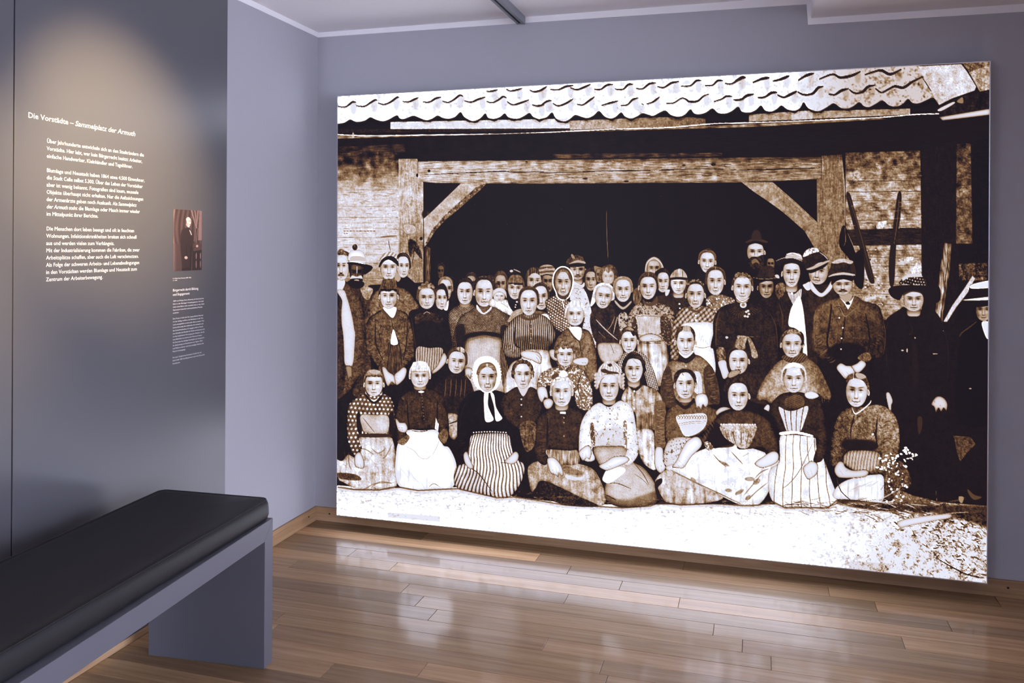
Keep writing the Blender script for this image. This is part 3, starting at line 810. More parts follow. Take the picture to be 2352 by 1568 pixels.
P([(2236, 634), (2242, 640), (2226, 672), (2200, 705), (2174, 746), (2170, 738), (2190, 702), (2216, 665)], 0.82, sm=False, soft=0.8, tex=grain(0.25, 0.1))
L([(1394, 484), (1395, 540), (1398, 598)], 0.5, 1.4, a=0.9)
for q in ((1090, 470), (1165, 515), (1290, 480), (1520, 450), (1640, 500), (1250, 575)):
    E(*q, 0.9, 0.9, 0.3, soft=0.4)
# ground
P([(765, 1115), (850, 1122), (950, 1122), (1060, 1120), (1200, 1145), (1330, 1160), (1500, 1160), (1700, 1160), (1900, 1160), (2090, 1150), (2285, 1165), (2285, 1360), (765, 1360)], 0.985, sm=False, soft=1.2, tex=lambda xx, yy, s: -0.10 * np.clip((0.7 * NM[s] + 0.4 * NB[s] + 0.5 * NH[s]) * 2.2 + 0.55 - (yy - 1120 - 0.05 * np.clip(xx - 1000, 0, 1000)) / 55, 0, 1) - 0.45 * np.clip(NM[s] + 0.6 * NH[s] - 0.2, 0, 1) * np.clip(1.7 - (yy - 1120) / 70, 0.25, 1) - np.clip((xx - 1830 + (yy - 1200) * 0.7) / 330, 0, 1) ** 1.3 * (0.10 + 1.5 * np.clip(NMIX[s] + 0.6 * NB[s] - 0.04, 0, 1)))

r5 = random.Random(31)
for i in range(240):
    x_, y_ = r5.uniform(962, 1870), r5.uniform(370, 416)
    y_ += -0.0085 * (x_ - 1230) * (x_ > 1230) * (1 if y_ < 395 else 0.6)
    l_ = r5.uniform(6, 42)
    L([(x_, y_), (x_ + l_ * 0.5, y_ + r5.uniform(-0.8, 0.8)), (x_ + l_, y_ + r5.uniform(-1, 0.6))], r5.choice((0.25, 0.35, 0.88, 0.82)) - 0.16 * (x_ > 1600), r5.uniform(0.8, 2.0), a=r5.uniform(0.3, 0.75), soft=0.5)
for i in range(90):
    x_, y_ = r5.uniform(776, 912), r5.uniform(440, 690)
    l_ = r5.uniform(5, 22)
    L([(x_, y_), (min(x_ + l_ * 0.5, 914), y_ + r5.uniform(-2, 2)), (min(x_ + l_, 914), y_ + r5.uniform(-1.5, 1.5))], r5.choice((0.35, 0.45, 0.9, 0.3)), r5.uniform(0.8, 2.0), a=r5.uniform(0.3, 0.7), soft=0.6)
for i in range(110):
    x_, y_ = r5.uniform(1946, 2118), r5.uniform(372, 520)
    l_ = r5.uniform(5, 26)
    L([(x_, y_), (min(x_ + l_ * 0.5, 2119), y_ + r5.uniform(-2, 2)), (min(x_ + l_, 2119), y_ + r5.uniform(-1.5, 1.5))], r5.choice((0.2, 0.3, 0.8, 0.72)), r5.uniform(0.9, 2.4), a=r5.uniform(0.3, 0.7), soft=0.6)
for i in range(60):
    x_, y_ = r5.uniform(2202, 2232), r5.uniform(380, 556)
    L([(x_, y_), (min(x_ + r5.uniform(3, 12), 2234), y_ + r5.uniform(-2, 2))], r5.choice((0.1, 0.12, 0.6, 0.5)), r5.uniform(1.0, 3.0), a=0.6, soft=0.7)

# ---- the crowd, painted from the back row forwards
P([(765, 690), (850, 655), (960, 650), (1060, 640), (1200, 640), (1360, 640), (1500, 640), (1640, 640), (1780, 640), (1860, 650), (1960, 690), (2040, 740), (2180, 740), (2285, 730), (2285, 1160), (2100, 1150), (1900, 1160), (1500, 1160), (1330, 1155), (1200, 1140), (1060, 1118), (765, 1112)], 0.07, sm=False, soft=1.5, tex=grain(0.08, 0.06))
# shadowy faces at the back
h = head(1012, 608, 640, 9, tone=0.42, hair=0.1, style='plain', con=0.7, soft=1.4, ears=(0, 0))
h = head(1035, 640, 664, 9, tone=0.25, hair=0.08, style='plain', con=0.7, soft=1.4, ears=(0, 0))
h = head(1082, 632, 672, 13, tone=0.66, hair=0.22, style='part', con=0.8, soft=0.9, ears=(0, 0))
h = head(1127, 640, 684, 13, tone=0.72, hair=0.18, style='plain', con=0.6, soft=1.2, ears=(0, 0))
h = head(1150, 630, 676, 14, tone=0.72, hair=0.3, style='part', con=1.2, soft=0.7, ears=(0, 0))
P([(1138, 650), (1150, 655), (1148, 672), (1136, 670)], -0.3, soft=2, mode='add', a=0.8)
h = head(1227, 622, 672, 17, tone=0.84, hair=0.16, style='plain', con=1.0, ears=(0, 1), tilt=0.05)
P(h([(-1.0, -0.9), (-0.4, -1.25), (0.3, -1.2), (0.9, -0.8), (0.75, -0.62), (0.2, -0.78), (-0.3, -0.72), (-0.85, -0.45)]), 0.26, soft=0.7, tex=vgrain(0.6, 0.1))
h = head(1259, 626, 672, 14, tone=0.62, hair=0.1, style='none', con=1.3, ears=(0, 0), must=0.3)
P([(1238, 618), (1246, 610), (1258, 608), (1270, 611), (1276, 620), (1273, 632), (1258, 630), (1242, 634)], 0.34, tex=stripes(9, 0.3, 1.5, 0.5))
L([(1240, 625), (1256, 617), (1274, 622)], 0.66, 2.0)
L([(1243, 632), (1257, 627), (1272, 631)], 0.6, 2.0)
L([(1243, 635), (1257, 631), (1271, 635)], 0.06, 2.4)
# man in cloth cap
P([(1302, 655), (1345, 655), (1355, 700), (1300, 700)], 0.12)
h = head(1327, 600, 643, 18, tone=0.82, hair=0.1, style='none', con=1.1, ears=(0, 1), must=0.4, neck=0.4)
P([(1301, 602), (1308, 592), (1322, 586), (1338, 589), (1344, 600), (1345, 606), (1327, 603), (1310, 607), (1302, 610)], 0.30, tex=grain(0.4, 0.2), edge=0.2)
P([(1312, 586), (1316, 584), (1322, 594), (1316, 594)], 0.55)
P([(1310, 605), (1326, 598), (1343, 601), (1345, 606), (1326, 604), (1309, 609)], 0.66)
P([(1304, 609), (1326, 604), (1344, 607), (1344, 612), (1310, 614)], 0.08)
P([(1316, 645), (1335, 655), (1343, 648), (1342, 660), (1325, 664), (1316, 655)], 0.86, soft=0.7)
h = head(1358, 622, 668, 14, tone=0.74, hair=0.14, style='plain', con=1.1, ears=(0, 0), soft=0.8)
P([(1365, 612), (1378, 614), (1392, 620), (1385, 640), (1372, 634)], 0.5, soft=1)
h = head(1378, 616, 650, 10, tone=0.6, hair=0.1, style='none', con=1.0, ears=(0, 0), soft=1.0)
P([(1376, 632), (1385, 614), (1400, 608), (1413, 613), (1421, 630), (1418, 648), (1400, 655), (1380, 650)], 0.34, soft=2.0, tex=grain(0.5, 0.2))
h = head(1398, 619, 654, 15, tone=0.84, style='none', con=0.35, ears=(0, 0), soft=2.0)
P([(1383, 626), (1390, 615), (1404, 614), (1413, 626), (1405, 622), (1398, 628), (1392, 622)], 0.4, soft=1.6, tex=vgrain(0.6))
# woman in headscarf at the back, tall girl, bearded man
P([(1482, 628), (1486, 602), (1502, 590), (1518, 598), (1527, 622), (1520, 650), (1486, 650)], 0.6, soft=0.7, edge=0.2)
h = head(1503, 597, 640, 16, tone=0.78, style='none', con=1.1, ears=(0, 0), old=0.4)
L([(1484, 622), (1488, 604), (1503, 593), (1518, 603), (1525, 615)], 0.82, 2.2)
P([(1600, 625), (1650, 618), (1655, 660), (1610, 665)], 0.08)
h = head(1626, 578, 627, 18, tone=0.92, hair=0.42, hairtop=0.16, style='plain', tilt=0.04, yaw=0.02, squint=0.1, jaw=0.82)
P(h([(-0.3, -1.2), (0.0, -1.32), (0.4, -1.25), (0.3, -1.1)]), 0.2)
h = head(1524, 624, 672, 15, tone=0.88, hair=0.12, style='plain', tilt=0.03, ears=(0, 1), side=0.35)
P(h([(-1.2, 0.0), (-1.25, -0.9), (-0.3, -1.25), (0.1, -1.05), (-0.75, -0.75), (-0.92, -0.2)]), 0.08, soft=0.7)
# bearded man, bowler
h = head(1737, 556, 604, 20, tone=0.88, hair=0.06, style='none', ears=(0, 1), mouth=0.0, con=1.1)
P([(1717, 585), (1722, 594), (1730, 590), (1742, 590), (1756, 586), (1758, 600), (1752, 612), (1738, 620), (1724, 612), (1716, 600)], 0.13, soft=1.2, tex=grain(0.4, 0.2))
P([(1728, 600), (1736, 594), (1742, 598), (1746, 606), (1738, 603), (1730, 607)], 0.5, soft=1.2, a=0.8)
P([(1715, 556), (1737, 552), (1760, 556), (1757, 564), (1737, 559), (1718, 564)], 0.05)
P([(1714, 556), (1728, 549), (1745, 548), (1766, 555), (1760, 558), (1737, 553), (1718, 558)], 0.22)
P([(1729, 550), (1731, 533), (1740, 528), (1748, 534), (1750, 550)], 0.17, soft=1.6)
h = head(1772, 592, 622, 10, tone=0.55, style='none', con=1.2, ears=(0, 0), soft=0.9)
# ---- left group
P([(908, 640), (930, 634), (946, 645), (962, 662), (968, 700), (978, 745), (940, 765), (925, 700)], 0.06, soft=0.7)
h = head(925, 587, 638, 15, tone=0.92, hair=0.14, style='part', ears=(0, 0), yaw=0.15, hairtop=0.25)
P([(905, 636), (915, 630), (920, 640), (913, 648)], 0.62)
# man at the far left edge
P([(768, 665), (780, 650), (792, 646), (808, 660), (826, 686), (834, 715), (838, 760), (832, 850), (812, 880), (800, 900), (765, 900)], 0.32, tex=grain(0.3, 0.3), rim=0.12)
folds((826, 700), (832, 840), 14, 14, 0.12, seed=2)
folds((826, 700), (832, 840), 10, 10, 0.52, w=1.2, seed=3)
P([(765, 672), (774, 673), (784, 684), (786, 740), (790, 800), (793, 850), (786, 900), (765, 900)], 0.2, tex=grain(0.3, 0.2))
P([(770, 650), (782, 640), (792, 648), (784, 668), (774, 672)], 0.88, soft=0.7)
h = head(784, 583, 644, 17, tone=0.92, hair=0.1, style='none', must=0.55, ears=(0, 1), yaw=-0.1)
P([(797, 585), (803, 583), (809, 596), (808, 620), (802, 628), (799, 612), (799, 597)], 0.14, soft=0.8, tex=vgrain(0.4))
P([(772, 584), (780, 576), (796, 578), (806, 590), (790, 586)], 0.3, soft=1.2, tex=grain(0.7, 0.2))
P([(772, 668), (789, 667), (796, 684), (802, 704), (808, 728), (813, 758), (815, 768), (813, 804), (811, 830), (806, 842), (791, 838), (789, 811), (787, 772), (783, 740), (783, 712), (784, 690)], 0.87, soft=0.6, rim=0.12, tex=grain(0.05, 0.06), edge=0.2)
hand([(793, 842), (806, 843), (808, 858), (807, 872), (803, 866), (799, 876), (796, 862)], 0.58)
# man with pale bowler
P([(800, 665), (814, 655), (836, 655), (848, 675), (852, 720), (850, 800), (848, 905), (808, 905), (830, 850), (838, 760), (832, 700), (815, 672)], 0.22, tex=grain(0.3, 0.25))
P([(826, 655), (848, 660), (856, 668), (845, 690), (832, 680)], 0.6, soft=1.2, tex=grain(0.4, 0.3))
h = head(818, 604, 652, 16, tone=0.4, hair=0.06, style='none', ears=(0, 0), mouth=0.2, con=0.9)
L([(819, 612), (819, 628)], 0.88, 2.6)
P([(803, 640), (808, 633), (818, 636), (828, 633), (832, 640), (827, 641), (818, 640), (808, 642)], 0.82, soft=0.7)
P([(803, 642), (818, 640), (832, 642), (828, 652), (818, 655), (806, 652)], 0.09, soft=0.8)
E(818, 645, 6, 3, 0.66, soft=1.0)
P([(800, 645), (833, 648), (832, 660), (815, 664), (800, 655)], 0.07)
P([(798, 598), (803, 578), (814, 575), (830, 577), (838, 590), (840, 604), (820, 604)], 0.95, rim=0.12, edge=0.2)
P([(805, 590), (820, 588), (836, 592), (838, 600), (820, 599), (804, 599)], 0.72, soft=0.8)
P([(796, 604), (812, 602), (835, 606), (852, 611), (855, 616), (848, 624), (836, 631), (832, 624), (832, 614), (812, 608), (802, 608)], 0.06, soft=0.6)
L([(797, 602), (815, 602), (838, 607)], 0.9, 2.0)
# boy with cap
P([(846, 700), (858, 674), (880, 662), (915, 660), (938, 670), (952, 690), (962, 708), (955, 760), (846, 780)], 0.44, tex=grain(0.35, 0.3), rim=0.15)
folds((940, 680), (955, 740), 8, 14, 0.25, seed=4)
h = head(892, 590, 643, 19.5, tone=0.93, hair=0.2, style='none', ears=(1, 1), neck=0.2)
P([(869, 606), (874, 590), (884, 581), (898, 579), (910, 586), (914, 604), (906, 594), (892, 590), (878, 595)], 0.55, tex=stripes(7, 0.3, 0.7), edge=0.2)
P([(869, 612), (875, 598), (884, 591), (895, 588), (906, 592), (914, 602), (915, 612), (908, 606), (893, 597), (880, 602), (872, 614)], 0.07, soft=0.5)
# boy in brown jacket
P([(848, 730), (862, 720), (878, 712), (917, 713), (936, 724), (947, 745), (950, 760), (953, 797), (949, 823), (928, 846), (922, 870), (880, 870), (858, 830), (842, 812), (838, 772), (841, 745)], 0.36, tex=plus(grain(0.35, 0.35)), rim=0.16, edge=0.15)
P([(886, 792), (918, 792), (922, 840), (915, 880), (890, 880), (884, 840)], 0.28, tex=vgrain(0.3, 0.2))
L([(898, 735), (903, 765), (896, 800), (888, 850)], 0.1, 2.0)
L([(903, 755), (918, 800), (922, 840)], 0.12, 2.0)
L([(862, 745), (862, 790), (880, 830)], 0.1, 3.0, a=0.8)
L([(935, 745), (933, 790), (925, 830)], 0.1, 3.0, a=0.8)
folds((848, 790), (868, 836), 9, 18, 0.1, w=2.0, seed=5)
folds((848, 790), (868, 836), 7, 14, 0.55, w=1.3, seed=6)
folds((945, 790), (930, 840), 9, 18, 0.1, w=2.0, seed=7)
folds((945, 790), (930, 840), 7, 14, 0.55, w=1.3, seed=8)
P([(903, 757), (899, 770), (897, 791), (913, 791), (909, 772)], 0.95, soft=0.5)
L([(901, 782), (911, 782)], 0.3, 1.2)
P([(874, 715), (884, 708), (908, 709), (916, 722), (901, 735)], 0.3)
P([(879, 706), (908, 706), (908, 720), (901, 731), (890, 722)], 0.95, soft=0.6)
hand([(876, 846), (884, 844), (892, 855), (904, 863), (912, 880), (906, 884), (899, 878), (892, 888), (886, 882)], 0.9, [[(893, 872), (899, 880)], [(889, 876), (893, 886)]])
hand([(905, 862), (916, 852), (926, 844), (934, 850), (930, 868), (920, 880), (910, 886), (906, 876)], 0.92, [[(908, 868), (916, 872)], [(907, 874), (914, 880)], [(905, 864), (914, 862)]])
h = head(892, 655, 709, 20, tone=0.93, hair=0.14, style='plain', hairtop=0.5)
bangs(h, 0.30, low=-0.48, w=1.08, top=-1.55, seed=2)
for q in range(7):
    L(h([(-0.5 + q * 0.16, -1.4), (-0.6 + q * 0.2, -0.9)]), 0.75, 1.2, a=0.6)
# peeking faces to the right of him
h = head(1023, 640, 690, 15, tone=0.86, hair=0.5, style='plain', ears=(0, 0), yaw=0.25, hairtop=0.2)
P([(1018, 700), (1030, 690), (1028, 712), (1020, 712)], 0.9)
h = head(1013, 663, 712, 14, tone=0.9, hair=0.2, style='plain', ears=(0, 0), yaw=0.1)
P(h([(-0.9, -1.0), (0.2, -1.5), (0.95, -1.0), (1.1, -0.1), (0.85, -0.3), (0.55, -0.85), (0.1, -1.0)]), 0.12, soft=0.7)
# girl in dark dress with curls
P([(938, 722), (958, 710), (1000, 708), (1024, 720), (1038, 748), (1042, 790), (1040, 830), (1020, 818), (1016, 800), (958, 798), (952, 840), (948, 770)], 0.08, tex=grain(0.08, 0.06))
P([(955, 724), (990, 718), (1016, 730), (1010, 742), (975, 735), (955, 745)], 0.24, soft=2.5, tex=grain(0.4, 0.2), a=0.8)
L([(972, 722), (980, 717), (988, 721)], 0.75, 1.3)
P([(958, 798), (985, 800), (1016, 801), (1012, 827), (1004, 854), (965, 856), (955, 830)], 0.66, tex=stripes(5.5, -0.34, 0.05, 0.3))
h = head(979.5, 660, 710, 19.5, tone=0.9, hair=0.42, style='plain', ears=(0, 0), hairtop=0.2)
curls(h, 0.5, [(-0.75, -0.95), (-0.4, -1.2), (0, -1.3), (0.4, -1.25), (0.8, -1.0), (-0.2, -1.05), (0.25, -1.05), (0.6, -1.1), (-0.55, -1.0)], 4.2, 0.28)
hand([(1016, 814), (1022, 812), (1027, 828), (1012, 848), (994, 860), (992, 853), (1004, 840)], 0.88)
# woman in checked dress
P([(1030, 722), (1048, 704), (1072, 698), (1092, 706), (1096, 740), (1090, 800), (1046, 800), (1034, 760)], 0.44, tex=plus(check(4.4, 0.22, 0.2), grain(0.2, 0.25)), rim=0.15)
h = head(1068, 646, 700, 18.5, tone=0.92, hair=0.1, style='part', ears=(0, 1), neck=0.1)
# broad woman with dotted bodice
P([(1040, 790), (1046, 755), (1058, 728), (1082, 712), (1100, 702), (1130, 702), (1150, 712), (1168, 724), (1172, 745), (1164, 790), (1152, 775), (1150, 782), (1072, 782), (1062, 800)], 0.26, tex=dots(3.5, 1.0, 0.46, 0.15), rim=0.16)
P([(1072, 768), (1110, 762), (1152, 768), (1152, 782), (1072, 784)], 0.08, soft=2.0)
P([(1048, 752), (1066, 748), (1070, 800), (1050, 800)], 0.06, soft=3.0, a=0.8)
P([(1150, 752), (1165, 750), (1160, 790), (1152, 784)], 0.06, soft=2.0, a=0.8)
P([(1071, 782), (1090, 774), (1111, 770), (1135, 774), (1152, 780), (1156, 830), (1166, 900), (1080, 905), (1066, 830)], 0.8, tex=stripes(3.0, -0.2, 0.0, 0.35), rim=0.3, rimw=9)
L([(1072, 786), (1111, 774), (1152, 783)], 0.45, 1.6)
P([(1150, 800), (1160, 820), (1180, 900), (1160, 905), (1150, 850)], 0.45, tex=stripes(4, -0.25, 0.1, 0.5))
P([(1095, 700), (1104, 712), (1111, 719), (1122, 712), (1130, 702), (1128, 712), (1111, 723), (1096, 712)], 0.88, soft=0.6)
h = head(1112, 640, 705, 21, tone=0.93, hair=0.2, style='part', hairtop=0.12, old=0.3, jaw=1.1, ears=(1, 1), squint=1.0)
# infant in white
P([(1122, 694), (1132, 686), (1152, 688), (1166, 690), (1176, 702), (1184, 716), (1176, 726), (1160, 720), (1140, 708), (1126, 704)], 0.93, rim=0.2, edge=0.25, tex=plus(grain(0.15, 0.1), drape(0.3)))
h = head(1147, 670, 693, 14, tone=0.92, style='none', ears=(0, 0), con=0.55, soft=0.8, side=0.15)
P([(1131, 684), (1132, 670), (1142, 662), (1154, 662), (1163, 671), (1164, 686), (1158, 676), (1147, 671), (1137, 676)], 0.93, rim=0.14, edge=0.25)
L([(1150, 695), (1160, 702), (1172, 712)], 0.5, 1.4, a=0.7)
L([(1168, 716), (1175, 720)], 0.3, 1.2)
# girl with fringe and ornament
P([(1168, 688), (1205, 684), (1200, 715), (1178, 715)], 0.06)
for q in ((1188, 694, 3), (1185, 701, 1.8), (1184, 706, 2)):
    E(q[0], q[1], q[2], q[2] * 0.7, 0.8, soft=0.5)
h = head(1184, 640, 688, 18, tone=0.9, hair=0.24, style='plain', ears=(0, 1), hairtop=0.4, tilt=0.06, jaw=0.88)
bangs(h, 0.42, low=-0.42, w=1.05, top=-1.35, seed=5)
P([(1166, 628), (1180, 617), (1192, 620), (1198, 628), (1190, 627), (1176, 630)], 0.12)
E(1175, 623, 4, 3, 0.8, soft=0.6)
L([(1180, 619), (1188, 622), (1196, 626)], 0.66, 2.2)
# half hidden woman, then the woman in striped blouse
P([(1225, 716), (1258, 720), (1270, 745), (1230, 740)], 0.4, tex=grain(0.3, 0.2))
P([(1240, 726), (1256, 722), (1264, 735), (1250, 742)], 0.9, soft=1.2)
h = head(1243, 655, 712, 17, tone=0.9, hair=0.2, style='plain', ears=(0, 0), hairtop=0.12, tilt=-0.05)
P([(1166, 738), (1180, 716), (1200, 710), (1198, 726), (1172, 740)], 0.62, tex=grain(0.2, 0.2))
P([(1200, 722), (1236, 722), (1258, 731), (1272, 752), (1277, 770), (1269, 790), (1262, 800), (1258, 812), (1204, 810), (1194, 822), (1164, 820), (1154, 800), (1154, 780), (1159, 760), (1176, 736)], 0.66, tex=stripes(4.6, -0.42, 0.02, 0.46, bend=0.8), rim=0.2, rimw=6, edge=0.2)
P([(1185, 778), (1220, 772), (1260, 778), (1262, 806), (1200, 808), (1190, 800)], -0.3, soft=4, mode='add', a=0.8)
L([(1184, 745), (1183, 790), (1196, 800)], 0.06, 4.0, a=0.8)
L([(1258, 745), (1259, 785)], 0.06, 4.0, a=0.8)
L([(1218, 728), (1219, 760), (1222, 790)], 0.3, 1.6)
for yy_ in range(734, 792, 11):
    E(1220, yy_, 1.3, 1.3, 0.7, soft=0.4)
folds((1160, 790), (1190, 815), 8, 16, 0.15, w=1.8, seed=11)
P([(1200, 806), (1258, 806), (1264, 830), (1268, 856), (1240, 872), (1232, 905), (1160, 905), (1172, 840), (1198, 824)], 0.86, tex=drape(0.4, 0.2), rim=0.2, rimw=8)
hand([(1196, 809), (1215, 806), (1238, 811), (1245, 823), (1243, 836), (1234, 835), (1222, 829), (1208, 825), (1198, 819)], 0.92, [[(1232, 815), (1240, 822), (1243, 830)], [(1231, 821), (1236, 826), (1238, 834)]])
h = head(1215, 664, 725, 20.5, tone=0.93, hair=0.26, style='part', hairtop=0.18, ears=(0, 0), jaw=0.95)
P([(1199, 724), (1216, 732), (1234, 724), (1236, 731), (1216, 737), (1197, 731)], 0.3, soft=0.6)
# old woman in white-edged headscarf
P([(1255, 690), (1280, 678), (1302, 690), (1312, 702), (1316, 740), (1306, 766), (1280, 760), (1266, 738), (1256, 712)], 0.34, tex=dots(5.6, 1.8, 0.52, 0.6), rim=0.12)
P([(1316, 658), (1338, 660), (1352, 685), (1362, 730), (1370, 800), (1345, 790), (1338, 760), (1344, 720), (1322, 700), (1310, 690)], 0.84, tex=specks(-0.55, 0.16), edge=0.2)
P([(1271, 655), (1272, 632), (1281, 617), (1294, 613), (1307, 618), (1317, 636), (1316, 660), (1306, 684), (1294, 689), (1280, 682)], 0.28, soft=0.6)
h = head(1294, 622, 680, 19, tone=0.86, hair=0.3, style='none', old=0.8, ears=(0, 0), smile=-0.3, jaw=0.95)
P(h([(-0.95, -0.3), (-0.7, -0.85), (-0.05, -1.1), (-0.05, -0.98), (-0.5, -0.75), (-0.85, -0.25)]), 0.42, soft=0.6, tex=vgrain(0.4))
P(h([(0.95, -0.3), (0.7, -0.85), (0.05, -1.1), (0.05, -0.98), (0.5, -0.75), (0.85, -0.25)]), 0.42, soft=0.6, tex=vgrain(0.4))
L([(1278, 672), (1271, 655), (1272, 633), (1281, 618), (1294, 613), (1308, 619), (1317, 637), (1316, 658), (1311, 674), (1306, 684), (1294, 690), (1282, 684), (1278, 672)], 0.95, 3.0, taper=0.1)
L([(1292, 690), (1295, 702), (1298, 712)], 0.92, 1.8)
E(1298, 686, 4, 3, 0.25, soft=0.5)
# fair boy in grey jacket
P([(1272, 820), (1276, 785), (1290, 766), (1306, 755), (1345, 757), (1360, 772), (1370, 808), (1372, 860), (1350, 882), (1300, 862)], 0.46, tex=grain(0.32, 0.3), rim=0.15, edge=0.15)
P([(1308, 752), (1336, 754), (1333, 782), (1322, 775), (1312, 762)], 0.95, soft=0.6)
L([(1306, 758), (1318, 775), (1331, 785), (1334, 800), (1340, 830)], 0.12, 1.8)
L([(1336, 758), (1345, 772), (1333, 785)], 0.25, 1.6)
L([(1345, 790), (1338, 820), (1350, 860)], 0.2, 1.6, a=0.7)
hand([(1316, 830), (1326, 824), (1348, 822), (1353, 830), (1348, 840), (1336, 841), (1320, 836)], 0.88, [[(1338, 829), (1350, 829)], [(1337, 834), (1348, 835)]])
hand([(1262, 806), (1274, 803), (1282, 815), (1284, 830), (1272, 828), (1263, 818)], 0.85, [[(1264, 814), (1278, 818)], [(1264, 820), (1276, 825)]])
h = head(1322, 700, 749, 20.5, tone=0.95, hair=0.8, style='plain', hairtop=0.32, squint=0.2)
P(h([(-0.9, -0.7), (-0.5, -1.2), (0.2, -1.35), (0.8, -1.1), (0.95, -0.6), (0.6, -0.75), (0.1, -0.85), (-0.5, -0.72)]), 0.86, soft=0.8, tex=vgrain(0.5, 0.1))
# old woman in tartan shawl
P([(1356, 740), (1362, 712), (1378, 700), (1404, 700), (1424, 714), (1438, 740), (1436, 790), (1424, 792), (1380, 790), (1366, 780)], 0.16, tex=grain(0.25, 0.25))
L([(1370, 735), (1392, 758), (1420, 782)], 0.75, 2.6, a=0.9)
L([(1413, 728), (1405, 748), (1394, 762)], 0.6, 2.0, a=0.9)
L([(1424, 712), (1415, 745), (1410, 768)], 0.66, 2.4, a=0.9)
L([(1375, 762), (1392, 778)], 0.6, 1.8, a=0.9)
P([(1357, 700), (1364, 674), (1370, 690), (1360, 704)], 0.95, soft=0.6)
P([(1374, 792), (1400, 788), (1426, 792), (1432, 822), (1400, 838), (1380, 826)], 0.76, tex=grain(0.15, 0.2), rim=0.2)
L([(1404, 792), (1411, 812)], 0.1, 1.6)
h = head(1387, 656, 709, 20, tone=0.92, hair=0.78, style='part', hairtop=0.24, hairside=0.2, old=0.7, ears=(0, 0), tilt=0.12, jaw=0.9)
# two women in the middle
P([(1410, 700), (1424, 688), (1452, 690), (1466, 702), (1470, 770), (1440, 770)], 0.07)
P([(1414, 690), (1432, 706), (1450, 692), (1450, 698), (1432, 712), (1415, 698)], 0.66, soft=0.7)
h = head(1432, 640, 694, 19.5, tone=0.92, hair=0.5, style='part', hairtop=0.14, old=0.5, ears=(0, 0), jaw=0.95)
P([(1458, 665), (1470, 664), (1474, 690), (1460, 700), (1455, 685)], 0.36, tex=vgrain(0.5, 0.2))
P([(1422, 725), (1440, 720), (1448, 760), (1440, 775), (1425, 760)], 0.7, tex=specks(-0.6, 0.05))
P([(1500, 690), (1530, 676), (1570, 676), (1592, 692), (1588, 715), (1558, 726), (1530, 712)], 0.17, tex=grain(0.12, 0.12))
E(1562, 699, 2.4, 2.0, 0.85, soft=0.4)
E(1563, 709, 2.0, 1.8, 0.85, soft=0.4)
P([(1530, 668), (1540, 666), (1536, 678), (1530, 680)], 0.85)
h = head(1560, 630, 676, 18.5, tone=0.95, hair=0.3, style='plain', ears=(0, 1), hairtop=0.45, jaw=0.85, neck=0.25, squint=0.2)
P(h([(-1.0, -0.6), (-0.9, -1.0), (-0.3, -1.45), (0.4, -1.5), (0.95, -1.0), (1.0, -0.6), (0, -0.66)]), 0.66, soft=0.7, tex=vgrain(0.4))
P(h([(-1.02, -0.62), (0, -0.70), (1.02, -0.62), (1.0, -0.40), (0, -0.46), (-1.0, -0.42)]), 0.12, soft=0.6)
P([(1440, 760), (1446, 722), (1470, 696), (1515, 697), (1546, 712), (1552, 745), (1545, 790), (1530, 800), (1536, 850), (1480, 850), (1465, 800), (1462, 770)], 0.66, tex=plus(specks(-0.5, 0.02), check(3.4, 0.1, 0.4)), rim=0.14)
P([(1462, 727), (1490, 724), (1520, 728), (1519, 766), (1466, 768)], 0.78, tex=vgrain(0.18, 0.25), edge=0.2)
L([(1462, 728), (1490, 726), (1521, 729)], 0.4, 1.4)
P([(1518, 730), (1540, 735), (1545, 780), (1525, 790)], 0.22, tex=specks(0.45, 0.1), soft=1.0)
P([(1452, 730), (1463, 735), (1466, 770), (1455, 765)], 0.24, tex=specks(0.45, 0.1), soft=1.0)
hand([(1468, 778), (1485, 768), (1505, 768), (1520, 776), (1522, 786), (1500, 786), (1480, 788)], 0.86, [[(1498, 774), (1518, 778)], [(1496, 779), (1518, 782)], [(1494, 784), (1516, 786)]])
P([(1466, 790), (1500, 786), (1530, 788), (1537, 850), (1512, 890), (1475, 840)], 0.74, tex=plus(drape(0.5, 0.35)), rim=0.22, rimw=8)
L([(1476, 790), (1520, 789)], 0.1, 2.0)
h = head(1490, 634, 688, 20, tone=0.9, hair=0.26, style='part', hairtop=0.34, ears=(1, 0), smile=0.7, jaw=0.9)
P([(1478, 688), (1490, 698), (1504, 690), (1510, 680), (1512, 696), (1495, 704), (1480, 698)], 0.3, soft=0.8)
# plaid woman and neighbours
P([(1622, 690), (1650, 676), (1690, 690), (1670, 715), (1640, 728)], 0.46, tex=plus(specks(0.4, 0.05), check(3.2, 0.1)), rim=0.1)
h = head(1645, 618, 678, 20, tone=0.92, hair=0.36, style='part', ears=(0, 1), hairtop=0.08, old=0.4, jaw=1.02)
P([(1544, 770), (1552, 728), (1576, 706), (1622, 704), (1644, 718), (1645, 750), (1560, 760), (1562, 820), (1545, 836), (1540, 800)], 0.72, tex=plus(stripes(9, -0.3, 0.8, 0.45), stripes(9, -0.16, -0.5, 0.4)), rim=0.15, edge=0.15)
folds((1552, 765), (1556, 830), 10, 14, 0.2, w=2.0, seed=21)
P([(1566, 748), (1600, 741), (1641, 746), (1634, 796), (1641, 806), (1644, 860), (1610, 840), (1590, 800), (1575, 790)], 0.94, tex=grain(0.06, 0.1), rim=0.1, edge=0.25)
L([(1596, 797), (1616, 800), (1634, 796)], 0.4, 1.3)
folds((1610, 770), (1625, 796), 5, 16, 0.6, w=1.2, ang=1.7, seed=22)
for yy_ in (725, 736):
    E(1600, yy_, 2.4, 2.2, 0.97, soft=0.4)
h = head(1599, 650, 708, 20.5, tone=0.9, hair=0.2, style='plain', hairtop=0.12, old=0.5, jaw=0.92)
